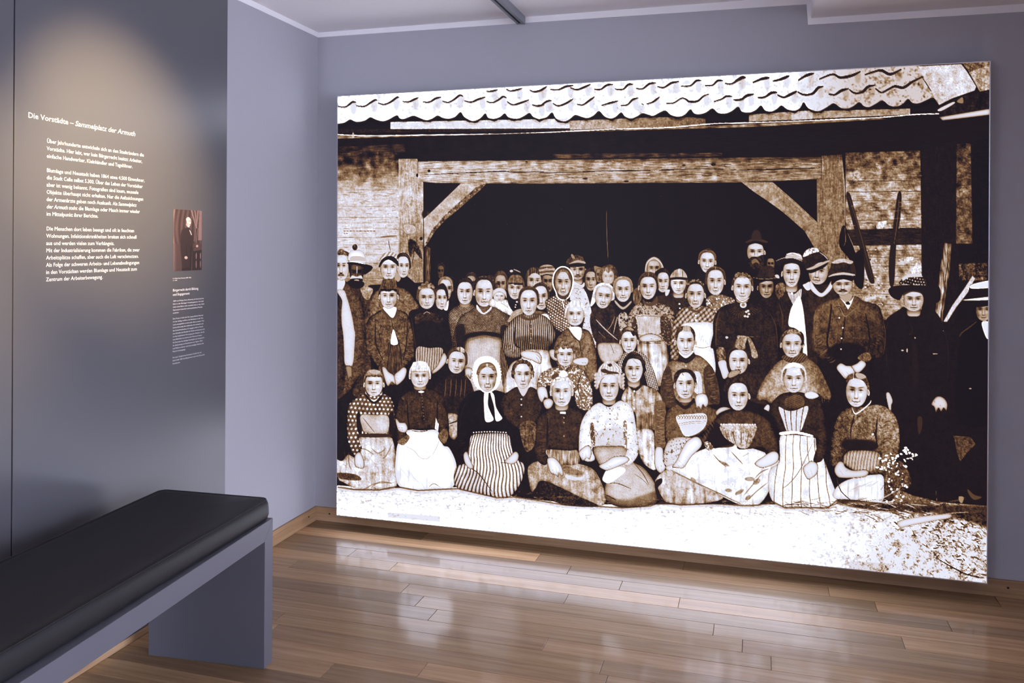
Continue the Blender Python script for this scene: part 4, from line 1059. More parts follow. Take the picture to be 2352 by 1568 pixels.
curls(h, 0.45, [(-0.8, -0.9), (-0.5, -1.1), (-0.15, -1.18), (0.2, -1.18), (0.55, -1.1), (0.85, -0.88)], 3.4, 0.3, seed=9)
P([(1584, 704), (1600, 714), (1618, 704), (1618, 710), (1600, 719), (1583, 711)], 0.32, soft=0.7)
# woman in dark pleated dress with brooch
P([(1640, 740), (1654, 710), (1688, 696), (1728, 697), (1764, 714), (1786, 742), (1792, 800), (1786, 880), (1738, 885), (1735, 860), (1672, 870), (1648, 840), (1642, 790)], 0.13, tex=grain(0.14, 0.14), rim=0.04)
for i in range(15):
    a_ = -1.2 + i * 0.17
    x_, y_ = 1709 + 20 * math.sin(a_), 702 + 12 * math.cos(a_)
    L([(x_, y_), (x_ + 16 * math.sin(a_) + 0.4, y_ + 17 * max(math.cos(a_), 0.4))], 0.5, 1.3, a=0.75)
folds((1650, 730), (1652, 800), 10, 12, 0.42, w=1.4, a=0.7, seed=23)
folds((1770, 730), (1782, 830), 10, 16, 0.3, w=1.6, a=0.6, seed=24)
E(1709, 701, 8, 7.5, 0.86, soft=0.5, edge=0.3)
E(1709, 701, 4, 3.6, 0.5, soft=0.6)
for q in ((1716, 717), (1722, 722), (1713, 727), (1719, 728), (1720, 715)):
    E(q[0], q[1], 3.2, 2.8, 0.85, soft=0.6, edge=0.2)
P([(1694, 773), (1708, 772), (1718, 776), (1709, 800), (1703, 790)], 0.62, tex=grain(0.3, 0.1))
P([(1718, 774), (1728, 782), (1740, 808), (1742, 822), (1730, 822), (1725, 800)], 0.6, tex=grain(0.4, 0.1))
L([(1722, 775), (1742, 774)], 0.5, 1.6)
E(1671, 776, 3.4, 3.0, 0.8, soft=0.5)
P([(1648, 802), (1664, 800), (1668, 826), (1652, 828)], 0.44, tex=grain(0.6, 0.2))
h = head(1707, 634, 690, 21.5, tone=0.93, hair=0.3, style='plain', hairtop=0.2, smile=0.6, tilt=0.03, neck=0.1)
curls(h, 0.42, [(-0.85, -0.75), (-0.65, -1.0), (-0.35, -1.15), (0.0, -1.2), (0.35, -1.15), (0.65, -1.0), (0.9, -0.7), (-0.15, -1.0), (0.3, -0.98)], 4.6, 0.3, seed=12)
L([(1692, 684), (1707, 693), (1724, 684)], 0.9, 2.2)
# man in dark bowler
P([(1742, 696), (1760, 684), (1800, 690), (1805, 740), (1780, 745), (1755, 712)], 0.12, tex=grain(0.15, 0.1))
h = head(1762, 638, 685, 18.5, tone=0.72, hair=0.1, style='none', con=1.15, side=0.5, ears=(1, 0), jaw=0.85)
P([(1738, 638), (1760, 634), (1786, 640), (1786, 655), (1780, 648), (1762, 646), (1745, 650)], 0.05, soft=0.9)
P([(1732, 638), (1742, 633), (1746, 617), (1756, 611), (1772, 611), (1780, 618), (1782, 634), (1794, 636), (1780, 643), (1758, 643)], 0.16, tex=grain(0.12, 0.12))
L([(1732, 638), (1758, 642), (1792, 637)], 0.62, 1.2, a=0.8)
P([(1782, 632), (1790, 632), (1792, 640), (1784, 638)], 0.8, soft=0.6)
P([(1784, 656), (1800, 650), (1806, 665), (1798, 690), (1785, 680)], 0.42, tex=grain(0.6, 0.2), soft=1.2)
# young man in straw boater
P([(1786, 700), (1800, 680), (1814, 668), (1850, 664), (1882, 688), (1882, 800), (1872, 860), (1850, 830), (1830, 790), (1795, 760)], 0.16, tex=grain(0.14, 0.14))
P([(1811, 672), (1826, 676), (1843, 664), (1840, 690), (1826, 702), (1818, 690)], 0.82, tex=stripes(3.4, -0.3, 0.05, 0.3))
P([(1827, 694), (1838, 680), (1845, 700), (1849, 725), (1853, 765), (1855, 790), (1856, 824), (1846, 816), (1847, 775), (1830, 756), (1813, 748), (1817, 715)], 0.97, soft=0.6, edge=0.2)
E(1821, 675, 3.0, 2.6, 0.95, soft=0.5)
h = head(1820, 598, 660, 20.5, tone=0.9, hair=0.12, style='none', con=1.1, jaw=0.85, ears=(1, 0), neck=0.25, squint=0.9)
P([(1800, 612), (1806, 602), (1822, 599), (1838, 606), (1842, 616), (1846, 640), (1838, 612), (1822, 605), (1806, 608)], 0.1, soft=0.7)
P([(1784, 602), (1800, 593), (1822, 593), (1844, 600), (1848, 608), (1830, 604), (1815, 600), (1800, 604), (1795, 612)], 0.1, soft=0.6)
P([(1806, 594), (1810, 583), (1824, 581), (1840, 584), (1845, 598), (1824, 593)], 0.74, tex=hgrain(0.25, 0.1), rim=0.1)
L([(1808, 585), (1824, 581.5), (1843, 589)], 0.95, 2.2)
L([(1784, 600), (1802, 593), (1824, 593), (1846, 601)], 0.72, 1.6)
# man with slouch hat and white neckcloth
P([(1850, 670), (1870, 660), (1915, 655), (1925, 690), (1900, 705), (1880, 720), (1862, 700)], 0.17, tex=grain(0.14, 0.12))
h = head(1882, 596, 654, 23, tone=0.84, hair=0.2, style='none', con=1.15, tilt=0.12, ears=(0, 0), old=0.4, yaw=-0.15)
P([(1852, 652), (1862, 648), (1866, 662), (1856, 668), (1846, 656)], 0.88)
P([(1864, 645), (1875, 662), (1889, 674), (1903, 660), (1912, 645), (1916, 656), (1906, 672), (1889, 683), (1872, 674), (1862, 660)], 0.93, soft=0.7, rim=0.1)
P([(1845, 592), (1850, 578), (1862, 570), (1876, 570), (1890, 580), (1905, 596), (1902, 602), (1882, 604), (1862, 618), (1852, 616)], 0.13, tex=grain(0.15, 0.12))
P([(1846, 590), (1852, 577), (1864, 570), (1878, 570), (1884, 578), (1868, 582), (1856, 588)], 0.88, soft=0.8, tex=specks(-0.7, 0.1))
L([(1885, 580), (1896, 588), (1904, 597)], 0.7, 2.0)
P([(1853, 619), (1870, 612), (1888, 604), (1905, 598), (1906, 602), (1888, 610), (1868, 620)], 0.68, soft=0.6)
P([(1854, 622), (1870, 619), (1890, 610), (1905, 603), (1896, 614), (1880, 622), (1864, 628)], 0.06, soft=0.8)
# ---- right edge figures
P([(2208, 780), (2225, 752), (2245, 738), (2285, 740), (2285, 960), (2200, 960)], 0.03)
L([(2245, 740), (2230, 752), (2212, 765), (2206, 775)], 0.4, 2.6, a=0.7)
h = head(2262, 690, 738, 19, tone=0.72, style='none', con=0.9, ears=(0, 0), side=0.4)
P([(2257, 742), (2275, 742), (2275, 776), (2267, 776)], 0.9, soft=0.6)
P([(2225, 690), (2285, 684), (2285, 700), (2250, 706), (2235, 702)], 0.05)
P([(2229, 660), (2240, 652), (2285, 645), (2285, 690), (2232, 690)], 0.07)
P([(2229, 660), (2240, 652), (2285, 644), (2285, 660), (2240, 664)], 0.9, soft=0.6)
P([(2212, 690), (2250, 685), (2285, 682), (2285, 689), (2240, 691)], 0.9, soft=0.6)
P([(2028, 760), (2040, 732), (2068, 712), (2080, 706), (2104, 724), (2124, 706), (2134, 704), (2152, 718), (2166, 740), (2182, 785), (2184, 930), (2140, 960), (2060, 960), (2040, 900), (2034, 800)], 0.075, tex=grain(0.07, 0.07))
L([(2092, 740), (2098, 760), (2090, 770), (2108, 762)], 0.2, 1.6, a=0.8)
P([(2098, 790), (2108, 800), (2110, 880), (2100, 880)], 0.16, soft=3, a=0.6)
for q in ((2075, 806, 3.2, 1.8), (2086, 806, 1.8, 5), (2104, 777, 1.8, 1.8), (2150, 814, 6, 1.2), (2231, 894, 3.6, 1.4), (2169, 761, 1.2, 1.2)):
    E(q[0], q[1], q[2], q[3], 0.7, soft=0.5)
h = head(2101, 662, 716, 23.5, tone=0.86, hair=0.1, style='none', con=1.1, ears=(1, 0), neck=0.3, yaw=0.05, squint=0.8)
P([(2076, 680), (2080, 668), (2100, 664), (2120, 668), (2130, 690), (2118, 675), (2098, 671), (2084, 676)], 0.2, soft=1.2)
P([(2043, 668), (2050, 660), (2068, 656), (2100, 655), (2140, 656), (2160, 660), (2162, 690), (2140, 700), (2126, 690), (2118, 672), (2098, 668), (2078, 674), (2068, 690), (2050, 682)], 0.08, soft=0.6)
P([(2068, 654), (2074, 640), (2086, 633), (2105, 631), (2122, 636), (2130, 650), (2128, 657), (2098, 655)], 0.12, tex=dots(6.2, 1.5, 0.75, 0.2))
P([(2074, 640), (2086, 632), (2104, 630), (2122, 635), (2110, 637), (2090, 638), (2078, 645)], 0.8, soft=0.7)
L([(2067, 655), (2098, 654), (2118, 656)], 0.75, 1.3)
hand([(2037, 906), (2042, 902), (2047, 906), (2053, 922), (2050, 932), (2049, 944), (2045, 944), (2040, 926)], 0.82)
hand([(2141, 930), (2150, 915), (2160, 911), (2172, 917), (2179, 930), (2176, 946), (2170, 938), (2164, 948), (2158, 938), (2152, 950), (2148, 936)], 0.82, [[(2150, 918), (2148, 934)], [(2163, 930), (2160, 944)]])
P([(2192, 1002), (2232, 1005), (2243, 1022), (2225, 1040), (2208, 1062), (2200, 1040), (2196, 1020)], 0.3, sm=False, tex=grain(0.35, 0.2))
P([(2110, 960), (2120, 960), (2120, 985), (2113, 1000), (2110, 980)], 0.2, soft=1.5)
# man with moustache, brown jacket
P([(1868, 745), (1876, 710), (1890, 698), (1918, 686), (1965, 680), (1985, 692), (2018, 702), (2028, 722), (2037, 760), (2038, 800), (2030, 822), (1998, 828), (1990, 845), (1990, 900), (1900, 900), (1905, 840), (1882, 822), (1868, 800)], 0.27, tex=plus(grain(0.26, 0.28)), rim=0.1, grad=((1900, 720, 0.38), (2000, 830, 0.13)))
P([(1906, 800), (1990, 800), (1992, 905), (1890, 905)], 0.08, soft=4, tex=grain(0.08, 0.06))
L([(1912, 700), (1908, 740), (1902, 790), (1915, 815)], 0.08, 4.5, a=0.85)
L([(1990, 720), (2000, 780), (1992, 820)], 0.08, 4.5, a=0.8)
L([(1926, 690), (1935, 715), (1944, 728), (1960, 715), (1972, 706)], 0.62, 1.4, a=0.7)
L([(1943, 728), (1938, 770), (1932, 810)], 0.07, 3.0)
L([(1920, 706), (1932, 706), (1940, 720)], 0.1, 1.6)
folds((1878, 770), (1900, 820), 10, 22, 0.08, w=2.4, seed=31)
folds((1878, 770), (1912, 835), 10, 20, 0.6, w=1.5, seed=32)
folds((2024, 765), (2000, 825), 8, 16, 0.52, w=1.4, a=0.6, seed=33)
for q in ((1930, 731), (1938, 754), (1935, 778), (1934, 803)):
    E(q[0], q[1], 2.0, 1.8, 0.86, soft=0.4)
P([(1972, 824), (1985, 812), (1998, 812), (2004, 824), (1992, 832)], 0.38, tex=grain(0.4, 0.1))
P([(1929, 682), (1942, 698), (1950, 712), (1957, 700), (1966, 676), (1958, 690), (1948, 697), (1938, 690)], 0.95, sm=False, soft=0.6)
P([(1930, 676), (1958, 676), (1956, 690), (1946, 696), (1936, 688)], 0.62, soft=0.8)
P([(1945, 696), (1953, 698), (1950, 712)], 0.95, sm=False)
P([(1944, 697), (1950, 693), (1955, 699), (1949, 701)], 0.12, soft=0.5)
hand([(1923, 846), (1933, 835), (1946, 841), (1958, 842), (1967, 857), (1956, 862), (1950, 866), (1944, 872), (1934, 862)], 0.92, [[(1936, 856), (1944, 868)], [(1944, 854), (1952, 862)]])
hand([(1957, 842), (1970, 836), (1981, 828), (1992, 837), (1986, 848), (1976, 857), (1967, 857), (1961, 848)], 0.92, [[(1960, 850), (1967, 857)]])
h = head(1937, 632, 678, 23.5, tone=0.86, hair=0.12, style='none', con=1.1, must=0.6, ears=(0, 1), tilt=-0.02, jaw=0.92)
P([(1913, 640), (1925, 634), (1950, 632), (1962, 636), (1960, 646), (1940, 642), (1924, 646), (1912, 655)], 0.06, soft=1.2)
P([(1904, 636), (1910, 612), (1914, 602), (1928, 596), (1945, 595), (1960, 600), (1967, 618), (1966, 632), (1940, 630), (1920, 633)], 0.17, tex=grain(0.2, 0.15))
P([(1912, 604), (1926, 596), (1945, 595), (1962, 601), (1955, 607), (1940, 603), (1924, 606)], 0.74, soft=1.0, tex=grain(0.3, 0.1))
P([(1904, 637), (1915, 630), (1940, 626), (1966, 631), (1962, 634), (1940, 632), (1918, 634)], 0.74, soft=0.6)

for q in ([(1876, 712), (1872, 745), (1872, 790)], [(2030, 730), (2036, 770), (2032, 815)]):
    L(q, 0.55, 1.6, a=0.6, soft=0.7)
for q, t_ in (([(1655, 715), (1647, 745), (1646, 795)], 0.4), ([(1770, 720), (1784, 750), (1788, 800)], 0.3), ([(1036, 745), (1040, 780), (1038, 820)], 0.25), ([(945, 730), (950, 770), (955, 800)], 0.25), ([(1792, 700), (1800, 730), (1798, 755)], 0.34), ([(2044, 735), (2036, 770), (2040, 850)], 0.18), ([(2166, 745), (2180, 800), (2178, 880)], 0.16)):
    L(q, t_, 2.4, a=0.7, soft=1.2)

# ---- seated rows
# boy between the rows, check sleeves
P([(1412, 868), (1424, 826), (1442, 808), (1478, 812), (1500, 845), (1514, 895), (1492, 895), (1470, 840)], 0.55, tex=check(5.4, 0.36, 0.5), rim=0.1)
h = head(1446, 760, 812, 19, tone=0.94, hair=0.24, style='plain', ears=(1, 1), hairtop=0.34, squint=0.2, jaw=0.86)
P(h([(-0.98, -0.5), (-0.9, -0.95), (-0.3, -1.3), (0.4, -1.3), (1.0, -0.8), (1.0, -0.4), (0.75, -0.6), (0.5, -0.52), (0.1, -0.9), (-0.7, -0.85)]), 0.26, soft=0.6, tex=grain(0.7, 0.1))
P(h([(-0.5, -1.15), (0.1, -1.3), (0.6, -1.05), (0.2, -1.0)]), 0.68, soft=1.2, a=0.8)
# woman (upper right of the middle) in ribbed bodice
P([(1518, 900), (1528, 852), (1545, 828), (1575, 832), (1602, 816), (1632, 838), (1648, 870), (1654, 912), (1640, 930), (1560, 940), (1525, 930)], 0.5, tex=grain(0.3, 0.25), rim=0.12)
P([(1518, 900), (1526, 856), (1538, 842), (1546, 870), (1550, 905), (1560, 935), (1528, 935)], 0.26, tex=grain(0.2, 0.1), edge=0.1)
folds((1530, 860), (1545, 925), 9, 20, 0.62, w=1.6, seed=41)
P([(1618, 850), (1638, 845), (1654, 900), (1652, 930), (1625, 915)], 0.26, tex=grain(0.2, 0.1), edge=0.1)
folds((1630, 855), (1645, 920), 9, 20, 0.62, w=1.6, seed=42)
P([(1590, 860), (1610, 858), (1614, 905), (1596, 900)], 0.84, tex=vgrain(0.15, 0.1))
P([(1562, 816), (1577, 828), (1596, 814), (1598, 822), (1578, 836), (1562, 824)], 0.14)
P([(1561, 812), (1577, 824), (1594, 811), (1592, 806), (1565, 806)], 0.9)
for yy_ in (842, 858):
    E(1577, yy_, 2.0, 2.0, 0.82, soft=0.4)
h = head(1576, 758, 816, 22, tone=0.95, hair=0.34, style='none', ears=(1, 1), jaw=0.85)
P(h([(-1.03, -0.2), (-1.05, -0.7), (-0.7, -1.15), (-0.1, -1.3), (-0.25, -1.0), (-0.7, -0.72), (-0.9, -0.15)]), 0.24, soft=0.7, tex=grain(0.4))
P(h([(1.0, -0.2), (1.02, -0.7), (0.75, -1.1), (0.35, -1.28), (0.5, -0.95), (0.8, -0.6), (0.9, -0.15)]), 0.24, soft=0.7, tex=grain(0.4))
P(h([(-0.3, -0.95), (-0.15, -1.3), (0.4, -1.28), (0.55, -0.92), (0.1, -0.84)]), 0.62, soft=1.4, tex=vgrain(0.4, 0.1))
L(h([(0.05, -1.28), (0.05, -0.86)]), 0.9, 1.6, a=0.8)
# woman leaning chin on hand
P([(1664, 900), (1676, 868), (1700, 855), (1742, 862), (1768, 892), (1764, 930), (1720, 920)], 0.17, tex=grain(0.2, 0.2))
P([(1651, 832), (1668, 829), (1672, 845), (1676, 862), (1664, 872), (1657, 855)], 0.87, soft=0.6, edge=0.3, rim=0.1)
h = head(1698, 802, 860, 22.5, tone=0.93, hair=0.14, style='part', hairtop=0.24, ears=(0, 1), yaw=0.0)
P([(1694, 780), (1706, 778), (1714, 800), (1700, 804), (1690, 796)], 0.5, soft=1.5, tex=grain(0.5))
hand([(1674, 860), (1684, 852), (1700, 851), (1703, 857), (1690, 866), (1676, 870)], 0.66, [[(1680, 858), (1698, 855)], [(1680, 863), (1694, 861)]])
# woman in grey shawl
P([(1740, 918), (1750, 884), (1776, 845), (1800, 826), (1822, 824), (1852, 824), (1882, 844), (1902, 884), (1912, 912), (1896, 918), (1880, 905), (1862, 930), (1780, 930), (1760, 920)], 0.62, tex=plus(grain(0.3, 0.35)), rim=0.18, rimw=8)
P([(1842, 822), (1880, 842), (1910, 912), (1890, 912), (1862, 870)], 0.42, soft=3, tex=grain(0.3, 0.3), a=0.7)
folds((1875, 850), (1895, 905), 5, 30, 0.28, w=2.4, ang=1.9, seed=44)
P([(1798, 824), (1806, 816), (1848, 812), (1856, 826), (1838, 836), (1815, 834)], 0.4, tex=stripes(5, -0.2, 0.7))
for i in range(12):
    x_ = 1885 + i * 2.3
    L([(x_, 908), (x_ + random.uniform(-3, 5), 925 + random.uniform(-4, 6))], 0.5, 1.2, a=0.8)
h = head(1821, 765, 822, 23.5, tone=0.9, hair=0.3, style='plain', hairtop=0.24, old=0.5, jaw=0.9)
P(h([(-0.95, -0.7), (-0.6, -1.15), (0.1, -1.28), (0.7, -1.1), (1.0, -0.6), (0.8, -0.85), (0.2, -0.92), (-0.5, -0.92)]), 0.5, soft=0.8, tex=grain(0.7, 0.1))
P(h([(0.85, 0.0), (1.05, -0.5), (0.8, -1.1), (1.15, -0.8), (1.16, -0.1)]), 0.1, soft=0.7)
# dark-haired woman, mottled dress
P([(1428, 925), (1444, 888), (1480, 886), (1512, 900), (1526, 932), (1532, 985), (1526, 1000), (1500, 988), (1466, 994), (1460, 950)], 0.68, tex=plus(drape(0.45, 0.3), specks(-0.2, 0.1)), rim=0.15)
P([(1466, 960), (1500, 950), (1502, 988), (1468, 990)], 0.36, soft=3, tex=vgrain(0.4, 0.3), a=0.8)
P([(1506, 928), (1528, 926), (1532, 975), (1530, 1026), (1507, 1030), (1505, 980)], 0.42, tex=grain(0.2, 0.2), edge=0.2)
folds((1518, 935), (1519, 1022), 20, 22, 0.14, w=1.6, seed=46)
folds((1518, 935), (1519, 1022), 18, 18, 0.72, w=1.3, seed=47)
P([(1464, 992), (1500, 990), (1505, 1030), (1508, 1080), (1480, 1066), (1466, 1030)], 0.86, tex=plus(drape(0.4), specks(-0.25, 0.16)), rim=0.15)
hand([(1507, 1030), (1523, 1030), (1526, 1052), (1532, 1072), (1522, 1088), (1512, 1084), (1504, 1066)], 0.93, [[(1512, 1070), (1514, 1084)], [(1520, 1070), (1522, 1086)]])
P([(1438, 878), (1457, 900), (1474, 890), (1474, 882), (1457, 893), (1440, 874)], 0.14)
for yy_ in (900, 920, 940):
    E(1458, yy_, 2.2, 2.2, 0.9, soft=0.4)
h = head(1457, 822, 880, 21.5, tone=0.93, hair=0.1, style='plain', hairtop=0.3, hairside=0.2, ears=(0, 0), jaw=0.9, neck=0.2)
P(h([(-1.1, 0.2), (-1.15, -0.7), (-0.4, -1.4), (0.3, -1.4), (1.0, -0.9), (1.15, 0.1), (0.95, -0.2), (0.7, -0.75), (0.1, -0.9), (-0.45, -0.98), (-0.85, -0.4)]), 0.14, soft=0.7, tex=hgrain(0.4))
L(h([(-0.2, -0.95), (0.2, -0.6), (0.5, -0.45)]), 0.6, 1.6, a=0.8)
# woman with bib, brown dress
P([(1528, 990), (1532, 948), (1558, 928), (1595, 922), (1640, 938), (1654, 952), (1624, 988), (1604, 1002), (1570, 1010), (1534, 1020)], 0.36, tex=grain(0.25, 0.25), rim=0.14)
P([(1555, 957), (1590, 952), (1622, 952), (1624, 976), (1606, 996), (1576, 1004), (1562, 982)], 0.88, tex=grain(0.05, 0.1), edge=0.2)
for i in range(11):
    L([(1557 + i * 6, 963), (1560 + i * 6, 956), (1563 + i * 6, 962), (1559 + i * 6, 964)], 0.35, 1.3, a=0.8)
L([(1560, 975), (1590, 970), (1623, 969)], 0.55, 1.4)
L([(1561, 979), (1590, 974), (1623, 973)], 0.6, 1.0)
P([(1532, 1022), (1548, 1008), (1575, 1006), (1600, 1014), (1575, 1060), (1540, 1078), (1524, 1060)], 0.82, tex=specks(-0.5, 0.12), rim=0.15)
P([(1555, 918), (1575, 934), (1594, 916), (1596, 924), (1576, 942), (1554, 926)], 0.13)
hand([(1598, 914), (1610, 905), (1624, 908), (1629, 926), (1622, 938), (1616, 930), (1612, 944), (1606, 934), (1602, 942)], 0.95, [[(1608, 926), (1606, 938)], [(1616, 924), (1615, 936)]])
h = head(1575, 854, 917, 22.5, tone=0.94, hair=0.18, style='plain', hairtop=0.14, tilt=-0.03, neck=0.15, squint=0.3, ears=(1, 1))
P(h([(-1.02, 0.0), (-0.95, -0.8), (-0.4, -1.1), (0.4, -1.1), (0.95, -0.7), (1.05, 0.05), (0.8, -0.5), (0.3, -0.92), (-0.3, -0.92), (-0.8, -0.4)]), 0.16, soft=0.7, tex=grain(0.3))
L(h([(-0.25, -0.9), (-0.2, -0.75), (-0.05, -0.72)]), 0.15, 1.3)
# front row, left: girl in dotted dress
P([(784, 1060), (798, 1045), (815, 1052), (826, 1036), (824, 1005), (890, 1003), (904, 1020), (909, 1060), (910, 1118), (870, 1126), (820, 1124), (785, 1108), (765, 1096), (765, 1055)], 0.82, tex=plus(grain(0.12, 0.2), drape(0.25)), rim=0.16, rimw=7, edge=0.15)
for q in ([(852, 1030), (866, 1042), (880, 1036), (884, 1030)], [(822, 1030), (840, 1034), (858, 1046)], [(900, 1020), (888, 1045), (878, 1055)], [(800, 1040), (800, 1065), (806, 1080)], [(790, 1040), (796, 1070)], [(780, 1118), (830, 1126), (860, 1112), (905, 1110)], [(850, 1122), (872, 1108), (900, 1112)]):
    L(q, 0.4, 2.4, a=0.7, soft=0.9)
P([(768, 1088), (800, 1088), (822, 1094), (828, 1104), (800, 1104), (770, 1098)], 0.3, soft=2.0, tex=grain(0.3, 0.2))
P([(765, 1095), (776, 1100), (778, 1114), (765, 1116)], 0.08, soft=1.0)
P([(798, 940), (810, 920), (838, 906), (882, 906), (900, 920), (906, 950), (904, 995), (892, 1003), (826, 1003), (820, 985), (824, 1015), (830, 1032), (818, 1046), (806, 1040), (796, 1000)], 0.34, tex=dots(9.4, 2.6, 0.62, 0.06), rim=0.12, edge=0.15)
P([(818, 955), (826, 950), (830, 1000), (820, 990)], 0.1, soft=1.2)
P([(892, 955), (904, 950), (904, 1000), (893, 1000)], 0.12, soft=1.6)
P([(827, 955), (860, 954), (891, 957), (892, 990), (880, 998), (840, 995), (831, 985)], 0.75, tex=grain(0.12, 0.3), edge=0.3, rim=0.1)
L([(832, 960), (848, 980), (860, 995)], 0.4, 2.2, a=0.7)
P([(826, 998), (892, 998), (892, 1005), (826, 1005)], 0.2, soft=1.0)
hand([(814, 1047), (825, 1039), (832, 1050), (836, 1064), (834, 1077), (824, 1077), (814, 1070)], 0.92, [[(820, 1064), (822, 1076)], [(826, 1066), (829, 1076)]])
P([(838, 900), (845, 912), (858, 920), (872, 911), (877, 899), (874, 914), (858, 924), (842, 914)], 0.93, soft=0.6)
P([(840, 906), (858, 924), (875, 908), (876, 916), (858, 929), (840, 914)], 0.12, soft=0.6)
h = head(858, 858, 911, 21, tone=0.95, hair=0.34, style='plain', hairtop=0.26, squint=0.9)
bangs(h, 0.52, low=-0.66, w=1.04, top=-1.3, seed=7, dark=0.2)
P(h([(-0.6, -1.25), (0.1, -1.33), (0.7, -1.15), (0.4, -0.9), (-0.2, -0.95)]), 0.78, soft=1.5, a=0.7)
# woman with downcast eyes
P([(996, 900), (1012, 878), (1034, 862), (1064, 862), (1084, 884), (1090, 940), (1058, 990), (1030, 960), (1020, 920)], 0.13, tex=plus(grain(0.15, 0.12)))
for x_ in (1024, 1036, 1048, 1060, 1069):
    L([(x_, 872), (x_ - 1, 895), (x_ - 3, 912)], 0.45, 2.0, a=0.7)
h = head(1049, 806, 859, 20.5, tone=0.9, hair=0.26, style='plain', hairtop=0.3, tilt=0.1, ears=(1, 0), squint=0.8)
P(h([(-0.2, -1.2), (0.3, -1.35), (0.8, -1.1), (0.7, -0.85), (0.1, -0.98)]), 0.6, soft=1.2, tex=vgrain(0.8), a=0.9)
P([(1026, 952), (1052, 954), (1050, 965), (1058, 970), (1052, 1000), (1040, 1012), (1028, 990)], 0.68, tex=grain(0.3, 0.4), rim=0.2)
L([(1030, 975), (1045, 970), (1054, 966)], 0.14, 2.6)
hand([(1068, 848), (1080, 846), (1088, 852), (1090, 862), (1084, 860), (1080, 872), (1074, 862), (1070, 870)], 0.88, [[(1075, 854), (1076, 868)], [(1082, 854), (1083, 866)]])
# fair girl with white apron
P([(935, 988), (968, 990), (1000, 988), (1010, 1000), (1018, 1024), (1032, 1030), (1048, 1066), (1047, 1108), (1030, 1126), (1000, 1124), (960, 1128), (918, 1120), (907, 1090), (908, 1050), (913, 1020), (928, 1008)], 0.965, soft=0.6, tex=lambda xx, yy, s: -0.35 * np.clip(NDR[s] - 0.12, 0, 1) * np.clip((yy - 1050) / 40, 0, 1), rim=0.10, rimw=7, edge=0.35)
P([(908, 962), (912, 926), (930, 903), (952, 893), (985, 893), (1012, 906), (1023, 932), (1030, 965), (1030, 1005), (1020, 1022), (1006, 1006), (1006, 988), (935, 989), (938, 1006), (926, 1022), (912, 1012)], 0.22, tex=grain(0.24, 0.25), rim=0.1)
L([(935, 925), (936, 960), (940, 985)], 0.07, 3.5, a=0.8)
L([(1004, 920), (1004, 955), (1002, 985)], 0.07, 3.5, a=0.8)
L([(967, 905), (972, 940), (974, 985)], 0.1, 1.6)
for i in range(9):
    E(968 + i * 0.7, 908 + i * 7, 1.1, 1.1, 0.5, soft=0.4)
E(967, 901, 7, 2.4, 0.95, soft=0.5)
E(967, 901, 2.4, 3.2, 0.95, soft=0.5)
P([(926, 1006), (936, 1000), (940, 1008), (926, 1024), (912, 1016)], 0.42, tex=grain(0.3))
P([(1006, 1000), (1022, 985), (1030, 1000), (1022, 1020), (1012, 1014)], 0.42, tex=grain(0.3))
L([(926, 1024), (950, 1036), (962, 1050), (975, 1057)], 0.6, 1.4, a=0.8)
L([(1010, 1010), (1002, 1030), (990, 1052)], 0.6, 1.3, a=0.8)
for q in ([(964, 1034), (975, 1030)], [(966, 1040), (980, 1034)], [(968, 1045), (984, 1039)], [(970, 1055), (982, 1054), (990, 1046)]):
    L(q, 0.45, 1.2, a=0.7)
L([(945, 990), (965, 993), (982, 990)], 0.12, 1.8)
hand([(907, 964), (912, 964), (918, 972), (930, 972), (936, 985), (930, 995), (916, 992), (911, 982)], 0.94, [[(914, 978), (926, 978)], [(914, 983), (926, 984)], [(916, 988), (926, 989)]])
P([(1001, 960), (1005, 972), (1008, 975), (1006, 992), (998, 986)], 0.9, sm=False)
folds((930, 1085), (975, 1115), 6, 34, 0.72, w=1.6, ang=1.0, seed=51)
L([(985, 1120), (996, 1112), (1010, 1120)], 0.35, 1.5)
h = head(964, 842, 891, 21.5, tone=0.95, hair=0.7, style='plain', hairtop=0.4, squint=0.1, yaw=0.03, neck=0.1)
bangs(h, 0.90, low=-0.42, w=1.08, top=-1.5, seed=9, dark=0.22)
P(h([(0.2, -0.2), (0.24, 0.0)] if False else [(-0.22, -0.2), (-0.16, -0.1), (-0.18, 0.25), (-0.24, 0.2)]), -0.25, soft=0.8, mode='add')
# old woman in white bonnet
P([(1088, 998), (1128, 996), (1166, 998), (1180, 1028), (1192, 1058), (1206, 1070), (1198, 1108), (1172, 1142), (1140, 1144), (1090, 1132), (1050, 1122), (1042, 1096), (1050, 1072), (1072, 1062), (1068, 1030), (1078, 1006)], 0.9, tex=stripes(5.4, -0.5, 0.0, 0.40, fan=0.005, cx=1126, cy=1000, bend=2.0), rim=0.2, rimw=6, edge=0.3)
P([(1046, 1100), (1090, 1080), (1120, 1110), (1135, 1140), (1090, 1130), (1050, 1120)], -0.12, soft=4, mode='add', a=0.8)
L([(1076, 1074), (1100, 1090), (1130, 1130)], 0.2, 2.2, a=0.8)
L([(1150, 1064), (1180, 1066)], 0.2, 3.0, a=0.9)
P([(1050, 1000), (1053, 945), (1066, 916), (1096, 898), (1142, 898), (1172, 912), (1196, 932), (1206, 970), (1206, 1020), (1196, 1056), (1180, 1050), (1174, 1010), (1168, 998), (1090, 998), (1078, 1024), (1070, 1062), (1054, 1046)], 0.05, tex=grain(0.06, 0.05))
L([(1070, 925), (1060, 950), (1056, 985)], 0.2, 2.0, a=0.6)
for i in range(13):
    E(1088 + i * 6.2, 993 + 0.004 * (i * 6 - 36) ** 2 * 0.3, 2.0, 1.4, 0.82, soft=0.4)
folds((1060, 1010), (1068, 1060), 6, 16, 0.35, w=1.3, seed=53)
